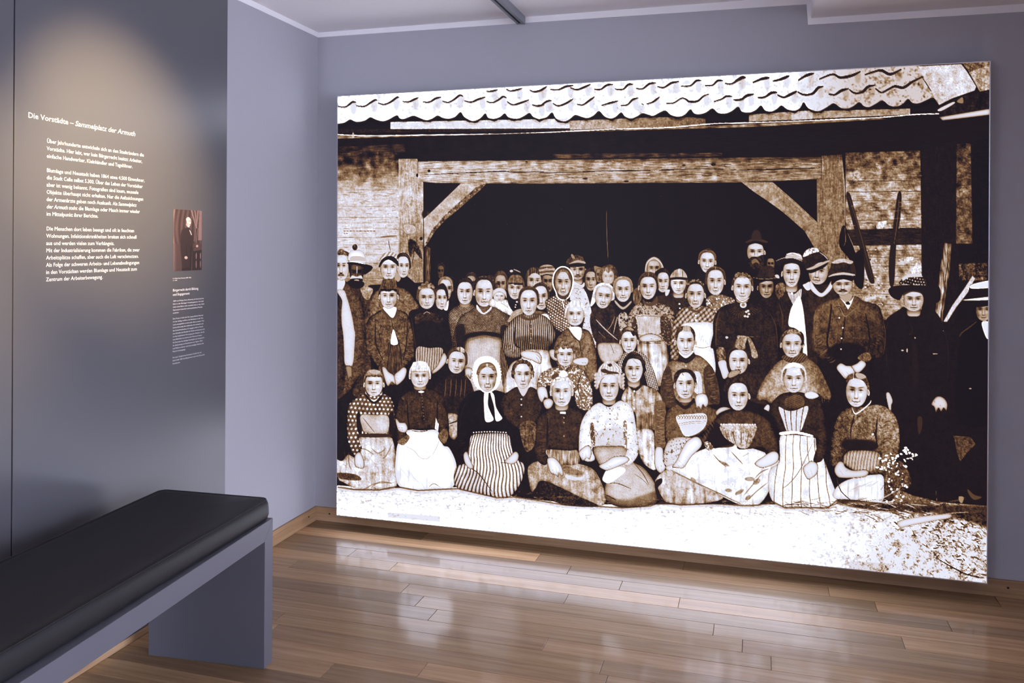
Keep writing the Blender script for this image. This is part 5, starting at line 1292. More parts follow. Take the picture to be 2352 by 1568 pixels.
hand([(1064, 1046), (1072, 1038), (1080, 1056), (1088, 1076), (1078, 1078), (1068, 1066)], 0.92)
hand([(1158, 1062), (1170, 1050), (1184, 1038), (1192, 1046), (1188, 1062), (1174, 1068)], 0.92, [[(1164, 1058), (1172, 1056)]])
P([(1112, 904), (1122, 902), (1121, 930), (1127, 948), (1134, 966), (1116, 970), (1112, 944)], 0.93, soft=0.6)
P([(1126, 902), (1135, 908), (1139, 934), (1147, 950), (1154, 963), (1139, 968), (1135, 936)], 0.93, soft=0.6)
P([(1086, 868), (1088, 838), (1098, 824), (1112, 819), (1128, 821), (1142, 832), (1150, 858), (1148, 880), (1138, 896), (1119, 903), (1100, 895), (1090, 882)], 0.97, soft=0.6, edge=0.15)
for i in range(30):
    a_ = math.radians(130 + i * 9.6)
    E(1118 + 32 * math.cos(a_), 861 + 41 * math.sin(a_) * 0.98, 2.4, 2.4, 0.96, soft=0.5)
P([(1095, 862), (1100, 842), (1112, 834), (1128, 834), (1139, 846), (1141, 868), (1120, 850)], 0.4, soft=0.7)
h = head(1119, 840, 900, 21.5, tone=0.9, hair=0.4, style='none', old=0.9, ears=(0, 0), jaw=0.95, squint=0.9)
P(h([(-1.0, 0.0), (-0.95, -0.6), (-0.5, -1.05), (0, -1.12), (0.5, -1.05), (0.95, -0.6), (1.0, 0.0), (0.7, -0.55), (0, -0.9), (-0.7, -0.55)]), 0.48, soft=0.7, tex=hgrain(0.4))
P(h([(-0.1, -1.1), (0.1, -1.1), (0.05, -0.92), (-0.05, -0.92)]), 0.85, soft=0.6)
L([(1090, 868), (1097, 886), (1108, 899), (1120, 903), (1132, 898), (1142, 884)], 0.95, 2.4)
# dark youth
P([(1148, 920), (1172, 898), (1190, 890), (1202, 908), (1218, 890), (1238, 902), (1246, 930), (1236, 962), (1205, 990), (1165, 965)], 0.2, tex=grain(0.2, 0.2), rim=0.06)
P([(1196, 975), (1228, 970), (1236, 1010), (1212, 1040), (1198, 1010)], 0.34, tex=grain(0.4, 0.3))
P([(1188, 886), (1202, 912), (1216, 888), (1212, 880), (1192, 880)], 0.8)
for yy_ in (918, 931, 958):
    E(1198, yy_, 2.2, 2.0, 0.75, soft=0.4)
h = head(1201, 834, 893, 20.5, tone=0.93, hair=0.22, style='plain', hairtop=0.18, hairside=0.18, ears=(0, 1), jaw=0.85)
curls(h, 0.36, [(-0.9, -0.7), (-0.6, -1.0), (-0.2, -1.1), (0.25, -1.1), (0.65, -0.95), (0.95, -0.6), (1.05, -0.2), (-1.05, -0.2)], 4.2, 0.26, seed=15)
# curly-haired woman in spotted dress
P([(1234, 890), (1244, 858), (1280, 843), (1322, 840), (1350, 862), (1362, 905), (1360, 935), (1344, 945), (1324, 930), (1314, 885), (1268, 885), (1248, 892)], 0.44, tex=specks(0.5, 0.0), rim=0.12)
L([(1336, 860), (1328, 890), (1338, 925)], 0.15, 3.0, a=0.7)
P([(1286, 840), (1299, 850), (1314, 838), (1316, 846), (1299, 856), (1286, 848)], 0.34, tex=grain(0.5))
hand([(1234, 894), (1246, 888), (1256, 894), (1260, 918), (1252, 914), (1246, 926), (1238, 916)], 0.93, [[(1242, 910), (1244, 922)], [(1250, 908), (1252, 918)]])
hand([(1248, 922), (1262, 916), (1272, 924), (1266, 938), (1254, 940)], 0.9, [[(1250, 927), (1262, 927)], [(1251, 932), (1262, 933)]])
h = head(1299, 794, 842, 20, tone=0.94, hair=0.4, style='plain', hairtop=0.36, hairside=0.2, ears=(0, 1))
curls(h, 0.42, [(-0.95, -0.4), (-0.95, -0.8), (-0.7, -1.1), (-0.35, -1.3), (0.05, -1.35), (0.45, -1.3), (0.8, -1.05), (1.05, -0.7), (1.1, -0.3), (-0.5, -0.95), (-0.1, -1.05), (0.3, -1.0), (0.65, -0.85), (-0.2, -0.85), (0.25, -0.78)], 4.4, 0.32, seed=17)
# front girl, dark dress, lavender apron
P([(1214, 1072), (1240, 1058), (1262, 1052), (1300, 1062), (1345, 1070), (1372, 1088), (1394, 1146), (1376, 1164), (1330, 1142), (1250, 1106), (1232, 1122), (1222, 1132), (1214, 1104)], 0.66, tex=plus(grain(0.16, 0.25), drape(0.2)), rim=0.16, edge=0.25)
P([(1240, 1128), (1252, 1108), (1330, 1142), (1376, 1165), (1290, 1160)], 0.13, tex=grain(0.4, 0.2), soft=1.0)
P([(1290, 1068), (1320, 1078), (1344, 1090), (1310, 1092), (1292, 1082)], 0.42, soft=2.5, tex=grain(0.3), a=0.8)
P([(1300, 1092), (1330, 1098), (1345, 1092), (1335, 1104), (1305, 1102)], 0.9, soft=1.8, a=0.8)
P([(1256, 1032), (1290, 1028), (1324, 1032), (1328, 1068), (1262, 1062)], 0.56, tex=plus(vgrain(0.5, 0.2)), rim=0.1)
P([(1230, 1010), (1234, 970), (1250, 948), (1276, 936), (1312, 936), (1338, 950), (1334, 990), (1326, 1034), (1256, 1034), (1262, 1056), (1252, 1070), (1236, 1060), (1228, 1036)], 0.2, tex=plus(grain(0.2, 0.22)), rim=0.06)
folds((1242, 970), (1246, 1060), 14, 18, 0.42, w=1.4, a=0.6, seed=55)
L([(1258, 960), (1258, 1000), (1256, 1030)], 0.06, 4.0, a=0.8)
folds((1290, 985), (1295, 1025), 6, 44, 0.34, w=1.6, a=0.5, ang=0.05, seed=56)
P([(1287, 947), (1300, 947), (1300, 952), (1287, 952)], 0.97, sm=False, soft=0.4)
for yy_ in (961, 972, 1003):
    E(1296, yy_, 2.0, 2.0, 0.55, soft=0.4)
hand([(1257, 1056), (1272, 1052), (1284, 1062), (1292, 1076), (1295, 1092), (1289, 1094), (1284, 1086), (1283, 1097), (1276, 1092), (1270, 1090), (1263, 1084)], 0.95, [[(1270, 1076), (1272, 1090)], [(1277, 1074), (1281, 1092)], [(1284, 1074), (1289, 1090)]])
h = head(1291, 872, 935, 23, tone=0.96, hair=0.7, style='plain', hairtop=0.16, neck=0.15, squint=0.4)
P(h([(-0.95, -0.5), (-0.8, -0.95), (-0.3, -1.15), (0.3, -1.15), (0.8, -0.9), (0.95, -0.5), (0.6, -0.8), (0, -0.9), (-0.6, -0.75)]), 0.9, soft=0.7, tex=grain(0.6))
P([(1268, 864), (1280, 858), (1284, 864), (1270, 872)], 0.3, soft=0.9)
P([(1286, 857), (1296, 851), (1306, 862), (1296, 868), (1288, 866)], 0.95, soft=0.8, edge=0.3)
# woman in flowered blouse
P([(1364, 1030), (1400, 1026), (1440, 1030), (1452, 1060), (1480, 1076), (1506, 1112), (1513, 1150), (1490, 1163), (1430, 1167), (1396, 1152), (1390, 1122), (1400, 1086), (1376, 1066)], 0.82, tex=stripes(2.7, -0.22, 0.6, 0.4), rim=0.22, rimw=9, edge=0.25)
P([(1392, 1140), (1440, 1150), (1508, 1130), (1514, 1152), (1480, 1164), (1420, 1168)], -0.3, soft=5, mode='add', a=0.9)
L([(1395, 1112), (1420, 1112), (1450, 1124)], 0.3, 2.2, a=0.8)
L([(1455, 1062), (1478, 1090), (1492, 1115)], 0.3, 2.0, a=0.8)
L([(1458, 1090), (1476, 1102), (1490, 1116)], 0.4, 1.6, a=0.7)
L([(1392, 1138), (1405, 1144), (1416, 1150)], 0.16, 3.0, a=0.8)
P([(1386, 1096), (1398, 1078), (1430, 1074), (1438, 1084), (1420, 1100), (1400, 1112), (1386, 1106)], 0.96, soft=0.7, edge=0.2)
P([(1330, 1030), (1334, 978), (1350, 946), (1376, 926), (1400, 936), (1426, 921), (1452, 936), (1463, 985), (1468, 1030), (1464, 1052), (1444, 1072), (1432, 1060), (1440, 1030), (1400, 1026), (1362, 1030), (1368, 1056), (1350, 1062), (1334, 1050)], 0.92, tex=specks(-0.42, 0.17), rim=0.12, edge=0.25)
P([(1356, 980), (1364, 975), (1368, 1020), (1360, 1026)], 0.35, soft=1.6, tex=specks(0.4, 0.0))
P([(1432, 975), (1440, 970), (1442, 1020), (1436, 1030)], 0.5, soft=1.6, tex=specks(0.4, 0.0))
P([(1375, 990), (1430, 985), (1432, 1022), (1370, 1022)], -0.1, soft=4, mode='add')
for yy_ in range(940, 1000, 12):
    E(1402, yy_, 1.4, 1.6, 0.2, soft=0.4)
hand([(1330, 1040), (1345, 1026), (1356, 1026), (1360, 1040), (1356, 1056), (1348, 1054), (1340, 1060), (1334, 1052)], 0.95, [[(1340, 1042), (1338, 1056)], [(1347, 1042), (1346, 1056)]])
hand([(1376, 1072), (1392, 1062), (1412, 1050), (1440, 1050), (1446, 1060), (1424, 1072), (1404, 1080), (1392, 1082)], 0.95, [[(1392, 1074), (1400, 1078)], [(1394, 1068), (1404, 1074)]])
h = head(1400, 858, 922, 23, tone=0.94, hair=0.8, style='none', neck=0.15, ears=(0, 0))
P([(1373, 890), (1372, 862), (1380, 842), (1396, 831), (1410, 831), (1424, 844), (1429, 870), (1426, 892), (1421, 878), (1414, 864), (1400, 859), (1386, 864), (1379, 880)], 0.82, soft=0.9, tex=grain(0.3, 0.2))
for i in range(16):
    x_ = 1378 + i * 3.0
    L([(x_, 868 - 8 * math.sin(i / 15 * 3.14)), (x_ + 1 + (i - 8) * 0.4, 850 - 4 * math.sin(i / 15 * 3.14)), (1400 + (i - 8) * 1.6, 834)], (0.55, 0.95, 0.4, 0.92)[i % 4], 1.3, a=0.6)
P([(1381, 851), (1390, 848), (1400, 853), (1418, 856), (1421, 860), (1400, 859), (1386, 857)], 0.24, soft=1.0)
for i in range(26):
    t_ = i / 25
    E(1371 + 3 * math.sin(i * 2.1) + 60 * (i % 2), 860 + 42 * t_ * 0.8, 3.0, 3.4, 0.8 + 0.1 * math.sin(i), soft=1.0, a=0.8)
P([(1397, 838), (1405, 836), (1406, 842), (1400, 843)], 0.2, soft=0.8)
L([(1378, 900), (1380, 878), (1390, 866)], 0.4, 1.8, a=0.7)
# front: woman with arm out, white skirt
P([(1506, 1104), (1530, 1080), (1560, 1070), (1610, 1100), (1665, 1142), (1620, 1158), (1560, 1160), (1526, 1152), (1514, 1128)], 0.74, tex=plus(grain(0.12, 0.2), drape(0.32)), rim=0.16, edge=0.3)
P([(1505, 1112), (1520, 1100), (1522, 1110), (1512, 1125), (1527, 1152), (1513, 1150)], 0.13, soft=0.9)
P([(1560, 1062), (1600, 1040), (1640, 1026), (1680, 1020), (1720, 1028), (1762, 1042), (1792, 1060), (1772, 1090), (1768, 1130), (1742, 1162), (1704, 1162), (1640, 1132), (1560, 1092), (1530, 1076)], 0.95, tex=plus(grain(0.04, 0.1), specks(-0.12, 0.3), lambda xx, yy, s: -0.5 * np.clip(NDR[s] - 0.13, 0, 1)), rim=0.12, edge=0.3)
for q in ([(1540, 1080), (1600, 1110), (1660, 1138), (1705, 1160)], [(1640, 1045), (1655, 1062), (1670, 1074)], [(1682, 1040), (1696, 1055), (1708, 1068)], [(1708, 1050), (1722, 1042)], [(1750, 1092), (1735, 1110), (1710, 1140)], [(1768, 1078), (1750, 1086), (1736, 1100)], [(1765, 1110), (1740, 1130), (1720, 1150)]):
    L(q, 0.3, 2.2, a=0.8, soft=0.7)
for q in ((1665, 1066, 14, 3, 0.5), (1724, 1102, 12, 5, 0), (1740, 1108, 10, 6, -0.6), (1594, 1104, 8, 4, 0.7), (1700, 1132, 12, 4, -0.5), (1720, 1145, 8, 5, -0.6), (1675, 1128, 8, 4, 0.1)):
    E(q[0], q[1], q[2], q[3], 0.5, rot=q[4], soft=1.6, a=0.75, tex=specks(-0.3, 0.05))
P([(1612, 1016), (1628, 988), (1652, 958), (1682, 944), (1730, 946), (1766, 966), (1782, 1002), (1790, 1040), (1762, 1046), (1755, 1030), (1700, 1034), (1690, 1020), (1650, 1030), (1640, 1030)], 0.26, tex=plus(grain(0.2, 0.22)), rim=0.1)
P([(1640, 975), (1655, 978), (1690, 1022), (1650, 1030), (1620, 1025)], 0.07, soft=2.0, a=0.85)
folds((1640, 968), (1612, 1015), 10, 24, 0.5, w=1.5, ang=0.9, seed=61)
folds((1772, 985), (1780, 1035), 8, 22, 0.4, w=1.4, a=0.6, seed=62)
P([(1656, 978), (1695, 974), (1738, 978), (1736, 1000), (1722, 1028), (1706, 1032), (1685, 1020), (1664, 1004)], 0.7, tex=plus(grain(0.5, 0.5)), edge=0.3)
for i in range(14):
    E(1658 + i * 6, 977 - 0.02 * (i - 7) ** 2, 2, 1.8, 0.9, soft=0.5)
for i in range(7):
    L([(1668 + i * 9, 992), (1672 + i * 8, 1008), (1680 + i * 6, 1020)], 0.9 if i % 2 else 0.28, 2.6, a=0.7)
P([(1618, 1020), (1630, 1016), (1640, 1030), (1628, 1036)], 0.4, tex=specks(0.5, 0.0))
hand([(1612, 1012), (1600, 1004), (1580, 1014), (1566, 1036), (1556, 1058), (1545, 1074), (1556, 1076), (1572, 1076), (1590, 1050), (1612, 1028)], 0.95, [[(1553, 1062), (1562, 1074)], [(1560, 1058), (1572, 1072)]])
hand([(1735, 1066), (1752, 1052), (1776, 1038), (1790, 1044), (1788, 1062), (1766, 1074), (1748, 1076)], 0.94, [[(1738, 1058), (1748, 1056)]])
hand([(1645, 948), (1655, 938), (1668, 936), (1681, 940), (1670, 944), (1656, 950), (1648, 956)], 0.92)
h = head(1697, 878, 944, 24, tone=0.95, hair=0.18, style='part', hairtop=0.28, ears=(0, 1), jaw=0.95, smile=0.3)
# fair girl kneeling, striped skirt
P([(1794, 1002), (1830, 1000), (1872, 1003), (1878, 1030), (1892, 1050), (1906, 1088), (1926, 1150), (1904, 1166), (1860, 1167), (1800, 1166), (1774, 1150), (1766, 1112), (1772, 1078), (1792, 1062)], 0.93, tex=stripes(16, -0.42, 0.0, 0.11, fan=0.0022, cx=1832, cy=1000, bend=1.0), rim=0.14, edge=0.3)
L([(1868, 1020), (1840, 1080), (1815, 1112), (1798, 1124)], 0.4, 2.0, a=0.8)
P([(1766, 945), (1788, 912), (1815, 902), (1848, 904), (1884, 922), (1898, 962), (1902, 1022), (1892, 1056), (1880, 1064), (1870, 1058), (1876, 1008), (1796, 996), (1784, 970)], 0.17, tex=grain(0.18, 0.18), rim=0.05)
folds((1888, 990), (1884, 1055), 12, 18, 0.46, w=1.4, a=0.7, seed=63)
P([(1790, 936), (1808, 944), (1828, 944), (1858, 934), (1852, 964), (1838, 995), (1812, 995), (1800, 968)], 0.86, tex=stripes(15, -0.5, 0.0, 0.16, fan=-0.0075, cx=1825, cy=940), edge=0.2)
P([(1795, 994), (1830, 992), (1866, 1000), (1866, 1005), (1830, 998), (1796, 1001)], 0.96, soft=0.5)
L([(1795, 1002), (1830, 1000), (1868, 1006)], 0.2, 1.4)
P([(1808, 915), (1832, 908), (1848, 916), (1848, 932), (1828, 940), (1805, 932)], 0.24, tex=stripes(4, 0.12, 1.2))
hand([(1846, 1078), (1856, 1066), (1866, 1060), (1880, 1068), (1880, 1086), (1870, 1098), (1856, 1102)], 0.93, [[(1856, 1084), (1862, 1098)], [(1864, 1080), (1868, 1094)]])
hand([(1850, 905), (1862, 900), (1876, 903), (1883, 912), (1868, 918), (1854, 915)], 0.95)
hand([(1756, 940), (1764, 930), (1770, 934), (1768, 946), (1762, 944)], 0.9)
h = head(1825, 842, 903, 24.5, tone=0.95, hair=0.84, style='plain', hairtop=0.26, ears=(1, 1), jaw=0.88)
P(h([(-1.02, 0.0), (-1.0, -0.55), (-0.7, -0.85), (-0.66, -0.7), (-0.9, -0.2)]), 0.42, soft=0.8, tex=grain(0.4))
P(h([(1.02, 0.0), (1.0, -0.55), (0.7, -0.85), (0.62, -0.72), (0.9, -0.2)]), 0.42, soft=0.8, tex=grain(0.4))
P(h([(-0.8, -0.85), (-0.4, -1.2), (0.3, -1.22), (0.8, -0.9), (0.4, -0.88), (0, -0.95), (-0.4, -0.85)]), 0.95, soft=0.8)
# smiling woman at the right
P([(2030, 1075), (2058, 1060), (2082, 1068), (2096, 1112), (2076, 1130), (2050, 1150), (2026, 1140), (2034, 1110)], 0.34, tex=plus(grain(0.5, 0.3)), rim=0.1)
P([(2066, 1130), (2100, 1140), (2140, 1150), (2180, 1165), (2100, 1178), (2050, 1165)], 0.46, tex=plus(grain(0.5, 0.4)), soft=1.5)
P([(1922, 1122), (1948, 1104), (1990, 1094), (2028, 1092), (2033, 1120), (2026, 1157), (1965, 1150), (1918, 1146)], 0.93, tex=plus(grain(0.05, 0.1), lambda xx, yy, s: -0.6 * np.clip(NDR[s] - 0.1, 0, 1)), rim=0.12, edge=0.35)
folds((1960, 1120), (2015, 1110), 6, 26, 0.5, w=1.6, a=0.6, ang=-0.5, seed=66)
L([(1924, 1100), (1934, 1130), (1962, 1155)], 0.25, 2.2)
P([(1908, 1064), (1912, 1010), (1925, 962), (1946, 940), (1985, 936), (2020, 931), (2050, 946), (2066, 978), (2068, 1030), (2058, 1060), (2040, 1085), (2005, 1092), (2000, 1080), (2026, 1044), (1955, 1036), (1938, 1050), (1934, 1066), (1918, 1072)], 0.38, tex=plus(grain(0.3, 0.22), dots(3.0, 0.8, 0.22, 0.5)), rim=0.12, grad=((2040, 940, 0.52), (1930, 1030, 0.24)))
P([(1940, 1012), (2010, 1014), (2012, 1036), (1945, 1036)], 0.08, soft=3.5, a=0.9)
L([(1966, 950), (1957, 985), (1956, 1010)], 0.08, 2.6)
L([(2018, 960), (2014, 1000), (2018, 1030)], 0.08, 3.4, a=0.9)
folds((2040, 965), (2036, 1065), 18, 32, 0.16, w=1.7, ang=-0.35, seed=67)
folds((2040, 965), (2036, 1065), 18, 28, 0.74, w=1.5, ang=-0.35, seed=68)
E(2007, 999, 2.6, 2.4, 0.92, soft=0.4)
P([(1938, 1058), (1944, 1044), (1962, 1036), (2022, 1042), (2014, 1080), (1975, 1086), (1942, 1068)], 0.7, tex=stripes(7, -0.2, 0.15, 0.35), rim=0.16)
hand([(1918, 1080), (1928, 1062), (1940, 1064), (1944, 1074), (1962, 1082), (1990, 1080), (1998, 1088), (1985, 1098), (1940, 1100), (1925, 1096)], 0.86, [[(1944, 1084), (1956, 1078)], [(1930, 1080), (1938, 1092)]])
P([(1958, 934), (1963, 945), (1970, 950), (1996, 930), (2003, 920), (2000, 930), (1972, 952), (1963, 950)], 0.95, soft=0.6)
h = head(1970, 866, 936, 25.5, tone=0.94, hair=0.16, style='none', ears=(0, 1), smile=1.0, jaw=0.95, tilt=0.05, old=0.25, squint=0.5)
P([(1946, 880), (1948, 866), (1958, 860), (1972, 858), (1986, 862), (1996, 876), (2000, 900), (1994, 890), (1984, 876), (1968, 870), (1954, 874)], 0.3, soft=0.7, tex=grain(0.4))
P([(1968, 858), (1984, 860), (1992, 868), (1980, 872), (1970, 868)], 0.66, soft=1.0)
L([(1963, 858), (1962, 872)], 0.92, 3.0)
# catkins and twigs at the right
r_ = random.Random(21)
for i in range(46):
    t_ = r_.random()
    x_, y_ = 2025 + 75 * t_ + r_.uniform(-12, 12), 1070 - 32 * t_ + r_.uniform(-14, 14)
    E(x_, y_, r_.uniform(1.6, 4.6), r_.uniform(1.4, 2.8), 0.92, rot=r_.uniform(-1, 1), soft=0.5)
for i in range(34):
    x_, y_ = r_.uniform(2030, 2085), r_.uniform(1070, 1160)
    E(x_, y_, r_.uniform(1.6, 4.4), r_.uniform(1.4, 3.4), 0.9, rot=r_.uniform(-1, 1), soft=0.5, edge=0.2)
for i in range(22):
    x_, y_ = r_.uniform(2030, 2085), r_.uniform(1065, 1160)
    L([(x_, y_), (x_ + r_.uniform(-14, 14), y_ + r_.uniform(6, 18))], 0.1, 2.0, a=0.8)
L([(1988, 1158), (2020, 1150), (2045, 1138), (2070, 1122)], 0.78, 2.6, a=0.8)
# brushwood and straw on the ground
P([(1930, 1158), (2030, 1158), (2100, 1168), (2140, 1180), (2060, 1178), (1980, 1170)], 0.22, soft=3, tex=grain(0.5, 0.3))
for i in range(190):
    x_ = 1780 + 420 * r_.random() ** 0.8
    y_ = 1150 + r_.random() * (22 + (x_ - 1780) * 0.06)
    a_, l_ = r_.uniform(-0.35, 0.5), r_.uniform(8, 44)
    L([(x_, y_), (x_ + l_ * math.cos(a_) * 0.5, y_ + l_ * math.sin(a_) * 0.5 + r_.uniform(-2, 2)), (x_ + l_ * math.cos(a_), y_ + l_ * math.sin(a_))], r_.choice((0.2, 0.35, 0.9, 0.6, 0.3)), r_.uniform(0.9, 2.2), a=0.8)
for i in range(70):
    x_, y_ = r_.uniform(1640, 1880), r_.uniform(1156, 1185)
    a_, l_ = r_.uniform(-0.4, 0.6), r_.uniform(6, 26)
    L([(x_, y_), (x_ + l_ * math.cos(a_), y_ + l_ * math.sin(a_))], r_.choice((0.4, 0.55, 0.97, 0.5)), r_.uniform(0.8, 1.6), a=0.7)
for i in range(26):
    x_, y_ = r_.uniform(1700, 1950), r_.uniform(1180, 1230)
    a_, l_ = r_.uniform(-0.6, 0.4), r_.uniform(8, 40)
    L([(x_, y_), (x_ + l_ * math.cos(a_), y_ + l_ * math.sin(a_))], r_.choice((0.55, 0.7, 0.97)), r_.uniform(0.8, 1.3), a=0.6)
for i in range(330):
    t_ = r_.random()
    x_, y_ = 2040 + 225 * t_ ** 0.8, 1180 + 150 * r_.random() ** 1.2
    if y_ > 1205 + (x_ - 2040) * 0.62:
        continue
    a_, l_ = r_.uniform(-0.3, 1.1), r_.uniform(3, 15)
    L([(x_, y_), (x_ + l_ * math.cos(a_) * 0.6, y_ + l_ * math.sin(a_) * 0.5 + r_.uniform(-2, 2)), (x_ + l_ * math.cos(a_), y_ + l_ * math.sin(a_))], r_.choice((0.14, 0.3, 0.2, 0.95, 0.4)), r_.uniform(1.2, 3.6), a=0.85)
for i in range(420):
    x_ = 2285 - 330 * r_.random() ** 1.6
    y_ = 1175 + 165 * r_.random()
    if y_ > 1190 + (x_ - 1960) * 0.55:
        continue
    a_, l_ = r_.uniform(-0.5, 1.0), r_.uniform(3, 12)
    L([(x_, y_), (x_ + l_ * math.cos(a_) * 0.5, y_ + l_ * math.sin(a_) * 0.5 + r_.uniform(-1.5, 1.5)), (x_ + l_ * math.cos(a_), y_ + l_ * math.sin(a_))], r_.choice((0.2, 0.35, 0.45, 0.55)), r_.uniform(1.0, 3.0), a=r_.uniform(0.4, 0.85), soft=0.6)
P([(2100, 1168), (2285, 1165), (2285, 1215), (2200, 1190)], 0.12, soft=6, tex=grain(0.5, 0.4), a=0.8)
P([(2064, 1200), (2100, 1190), (2150, 1184), (2186, 1182), (2184, 1192), (2150, 1198), (2090, 1210), (2070, 1214)], 0.9, soft=0.8, rim=0.2, edge=0.35)
L([(2160, 1184), (2195, 1180), (2228, 1178)], 0.6, 2.0)
L([(2155, 1285), (2190, 1305), (2225, 1322), (2262, 1330)], 0.12, 2.8)
P([(2205, 1142), (2216, 1144), (2212, 1158), (2205, 1152)], 0.55, soft=1.0)
L([(2152, 1128), (2154, 1152)], 0.6, 1.2)
P([(2225, 1125), (2240, 1138), (2258, 1144), (2240, 1150), (2228, 1138)], 0.3, soft=1.5)
for i in range(70):
    x_, y_ = r_.uniform(1180, 1330), r_.uniform(1140, 1162)
    L([(x_, y_), (x_ + r_.uniform(-10, 14), y_ + r_.uniform(-3, 5))], r_.choice((0.2, 0.45, 0.7)), r_.uniform(0.8, 1.8), a=0.6)
for i in range(420):
    x_ = r_.uniform(774, 1960)
    y_ = 1126 + 0.04 * max(x_ - 1050, 0) + 110 * r_.random() ** 2.2
    L([(x_, y_), (x_ + r_.uniform(-4, 5), y_ + r_.uniform(-1.5, 1.5)), (x_ + r_.uniform(-9, 12), y_ + r_.uniform(-2.5, 2.5))], r_.choice((0.6, 0.7, 0.75)), r_.uniform(0.8, 2.2), a=r_.uniform(0.25, 0.6), soft=0.8)
foot = [(774, 1120), (812, 1126), (870, 1127), (910, 1119), (960, 1128), (1040, 1124), (1052, 1124), (1090, 1133), (1142, 1145), (1180, 1143), (1230, 1150), (1300, 1162), (1376, 1165), (1430, 1168), (1495, 1164), (1520, 1155), (1565, 1162), (1640, 1158), (1704, 1163), (1745, 1162), (1775, 1153), (1805, 1168), (1905, 1168), (1925, 1150), (1965, 1152), (2026, 1158)]
L(foot, 0.2, 3.0, a=0.75, soft=1.0, taper=0.0, sm=False)
L([(x, y + 4) for x, y in foot], 0.55, 6.0, a=0.3, soft=2.2, taper=0.0, sm=False)
for i in range(60):                                     # little scuffed arcs in the sand
    x_, y_ = r_.uniform(800, 1330), r_.uniform(1128, 1150) + r_.uniform(0, 14)
    w_ = r_.uniform(8, 22)
    L([(x_, y_), (x_ + w_ * 0.5, y_ + r_.uniform(2, 5)), (x_ + w_, y_ + r_.uniform(-1, 1))], 0.62, r_.uniform(0.9, 1.8), a=r_.uniform(0.3, 0.6), soft=0.8)
# faint translucent strips near the lower edge
P([(890, 1178), (1010, 1187), (1010, 1200), (890, 1190)], -0.10, soft=2.0, mode='add', sm=False)
P([(1955, 1290), (2045, 1296), (2045, 1322), (1955, 1312)], -0.10, soft=2.0, mode='add', sm=False)

# ---- whole-print finishing: slight sharpening, paper grain
_b3 = _blur(_blur(T, 3), 3)
T = T + 0.38 * (T - _b3)
T = np.clip(T + 0.015 * NF, 0, 1)
# fabric edge
_qc = np.array([[774.5, 220.0], [2275.0, 140.0], [2268.0, 1340.5], [772.5, 1183.5]])

def _square_to_quad(q):
    src = [(0, 0), (1, 0), (1, 1), (0, 1)]
    A, B = [], []
    for (u, v), (x, y) in zip(src, q):
        A.append([u, v, 1, 0, 0, 0, -u * x, -v * x])
        A.append([0, 0, 0, u, v, 1, -u * y, -v * y])
        B += [x, y]
    return np.append(np.linalg.solve(np.array(A), np.array(B)), 1).reshape(3, 3)

def _sample(img, x, y):
    x = np.clip(x, 0, img.shape[1] - 1.01)
    y = np.clip(y, 0, img.shape[0] - 1.01)
    x0, y0 = x.astype(int), y.astype(int)
    fx, fy = x - x0, y - y0
    return (img[y0, x0] * (1 - fx) + img[y0, x0 + 1] * fx) * (1 - fy) + (img[y0 + 1, x0] * (1 - fx) + img[y0 + 1, x0 + 1] * fx) * fy

def print_tone(U, V):
    H = _square_to_quad(_qc)
    w = H[2, 0] * U + H[2, 1] * V + H[2, 2]
    x = (H[0, 0] * U + H[0, 1] * V + H[0, 2]) / w
    y = (H[1, 0] * U + H[1, 1] * V + H[1, 2]) / w
    return _sample(_blur(T, 0.5), (x - BX0) * BS, (y - BY0) * BS)

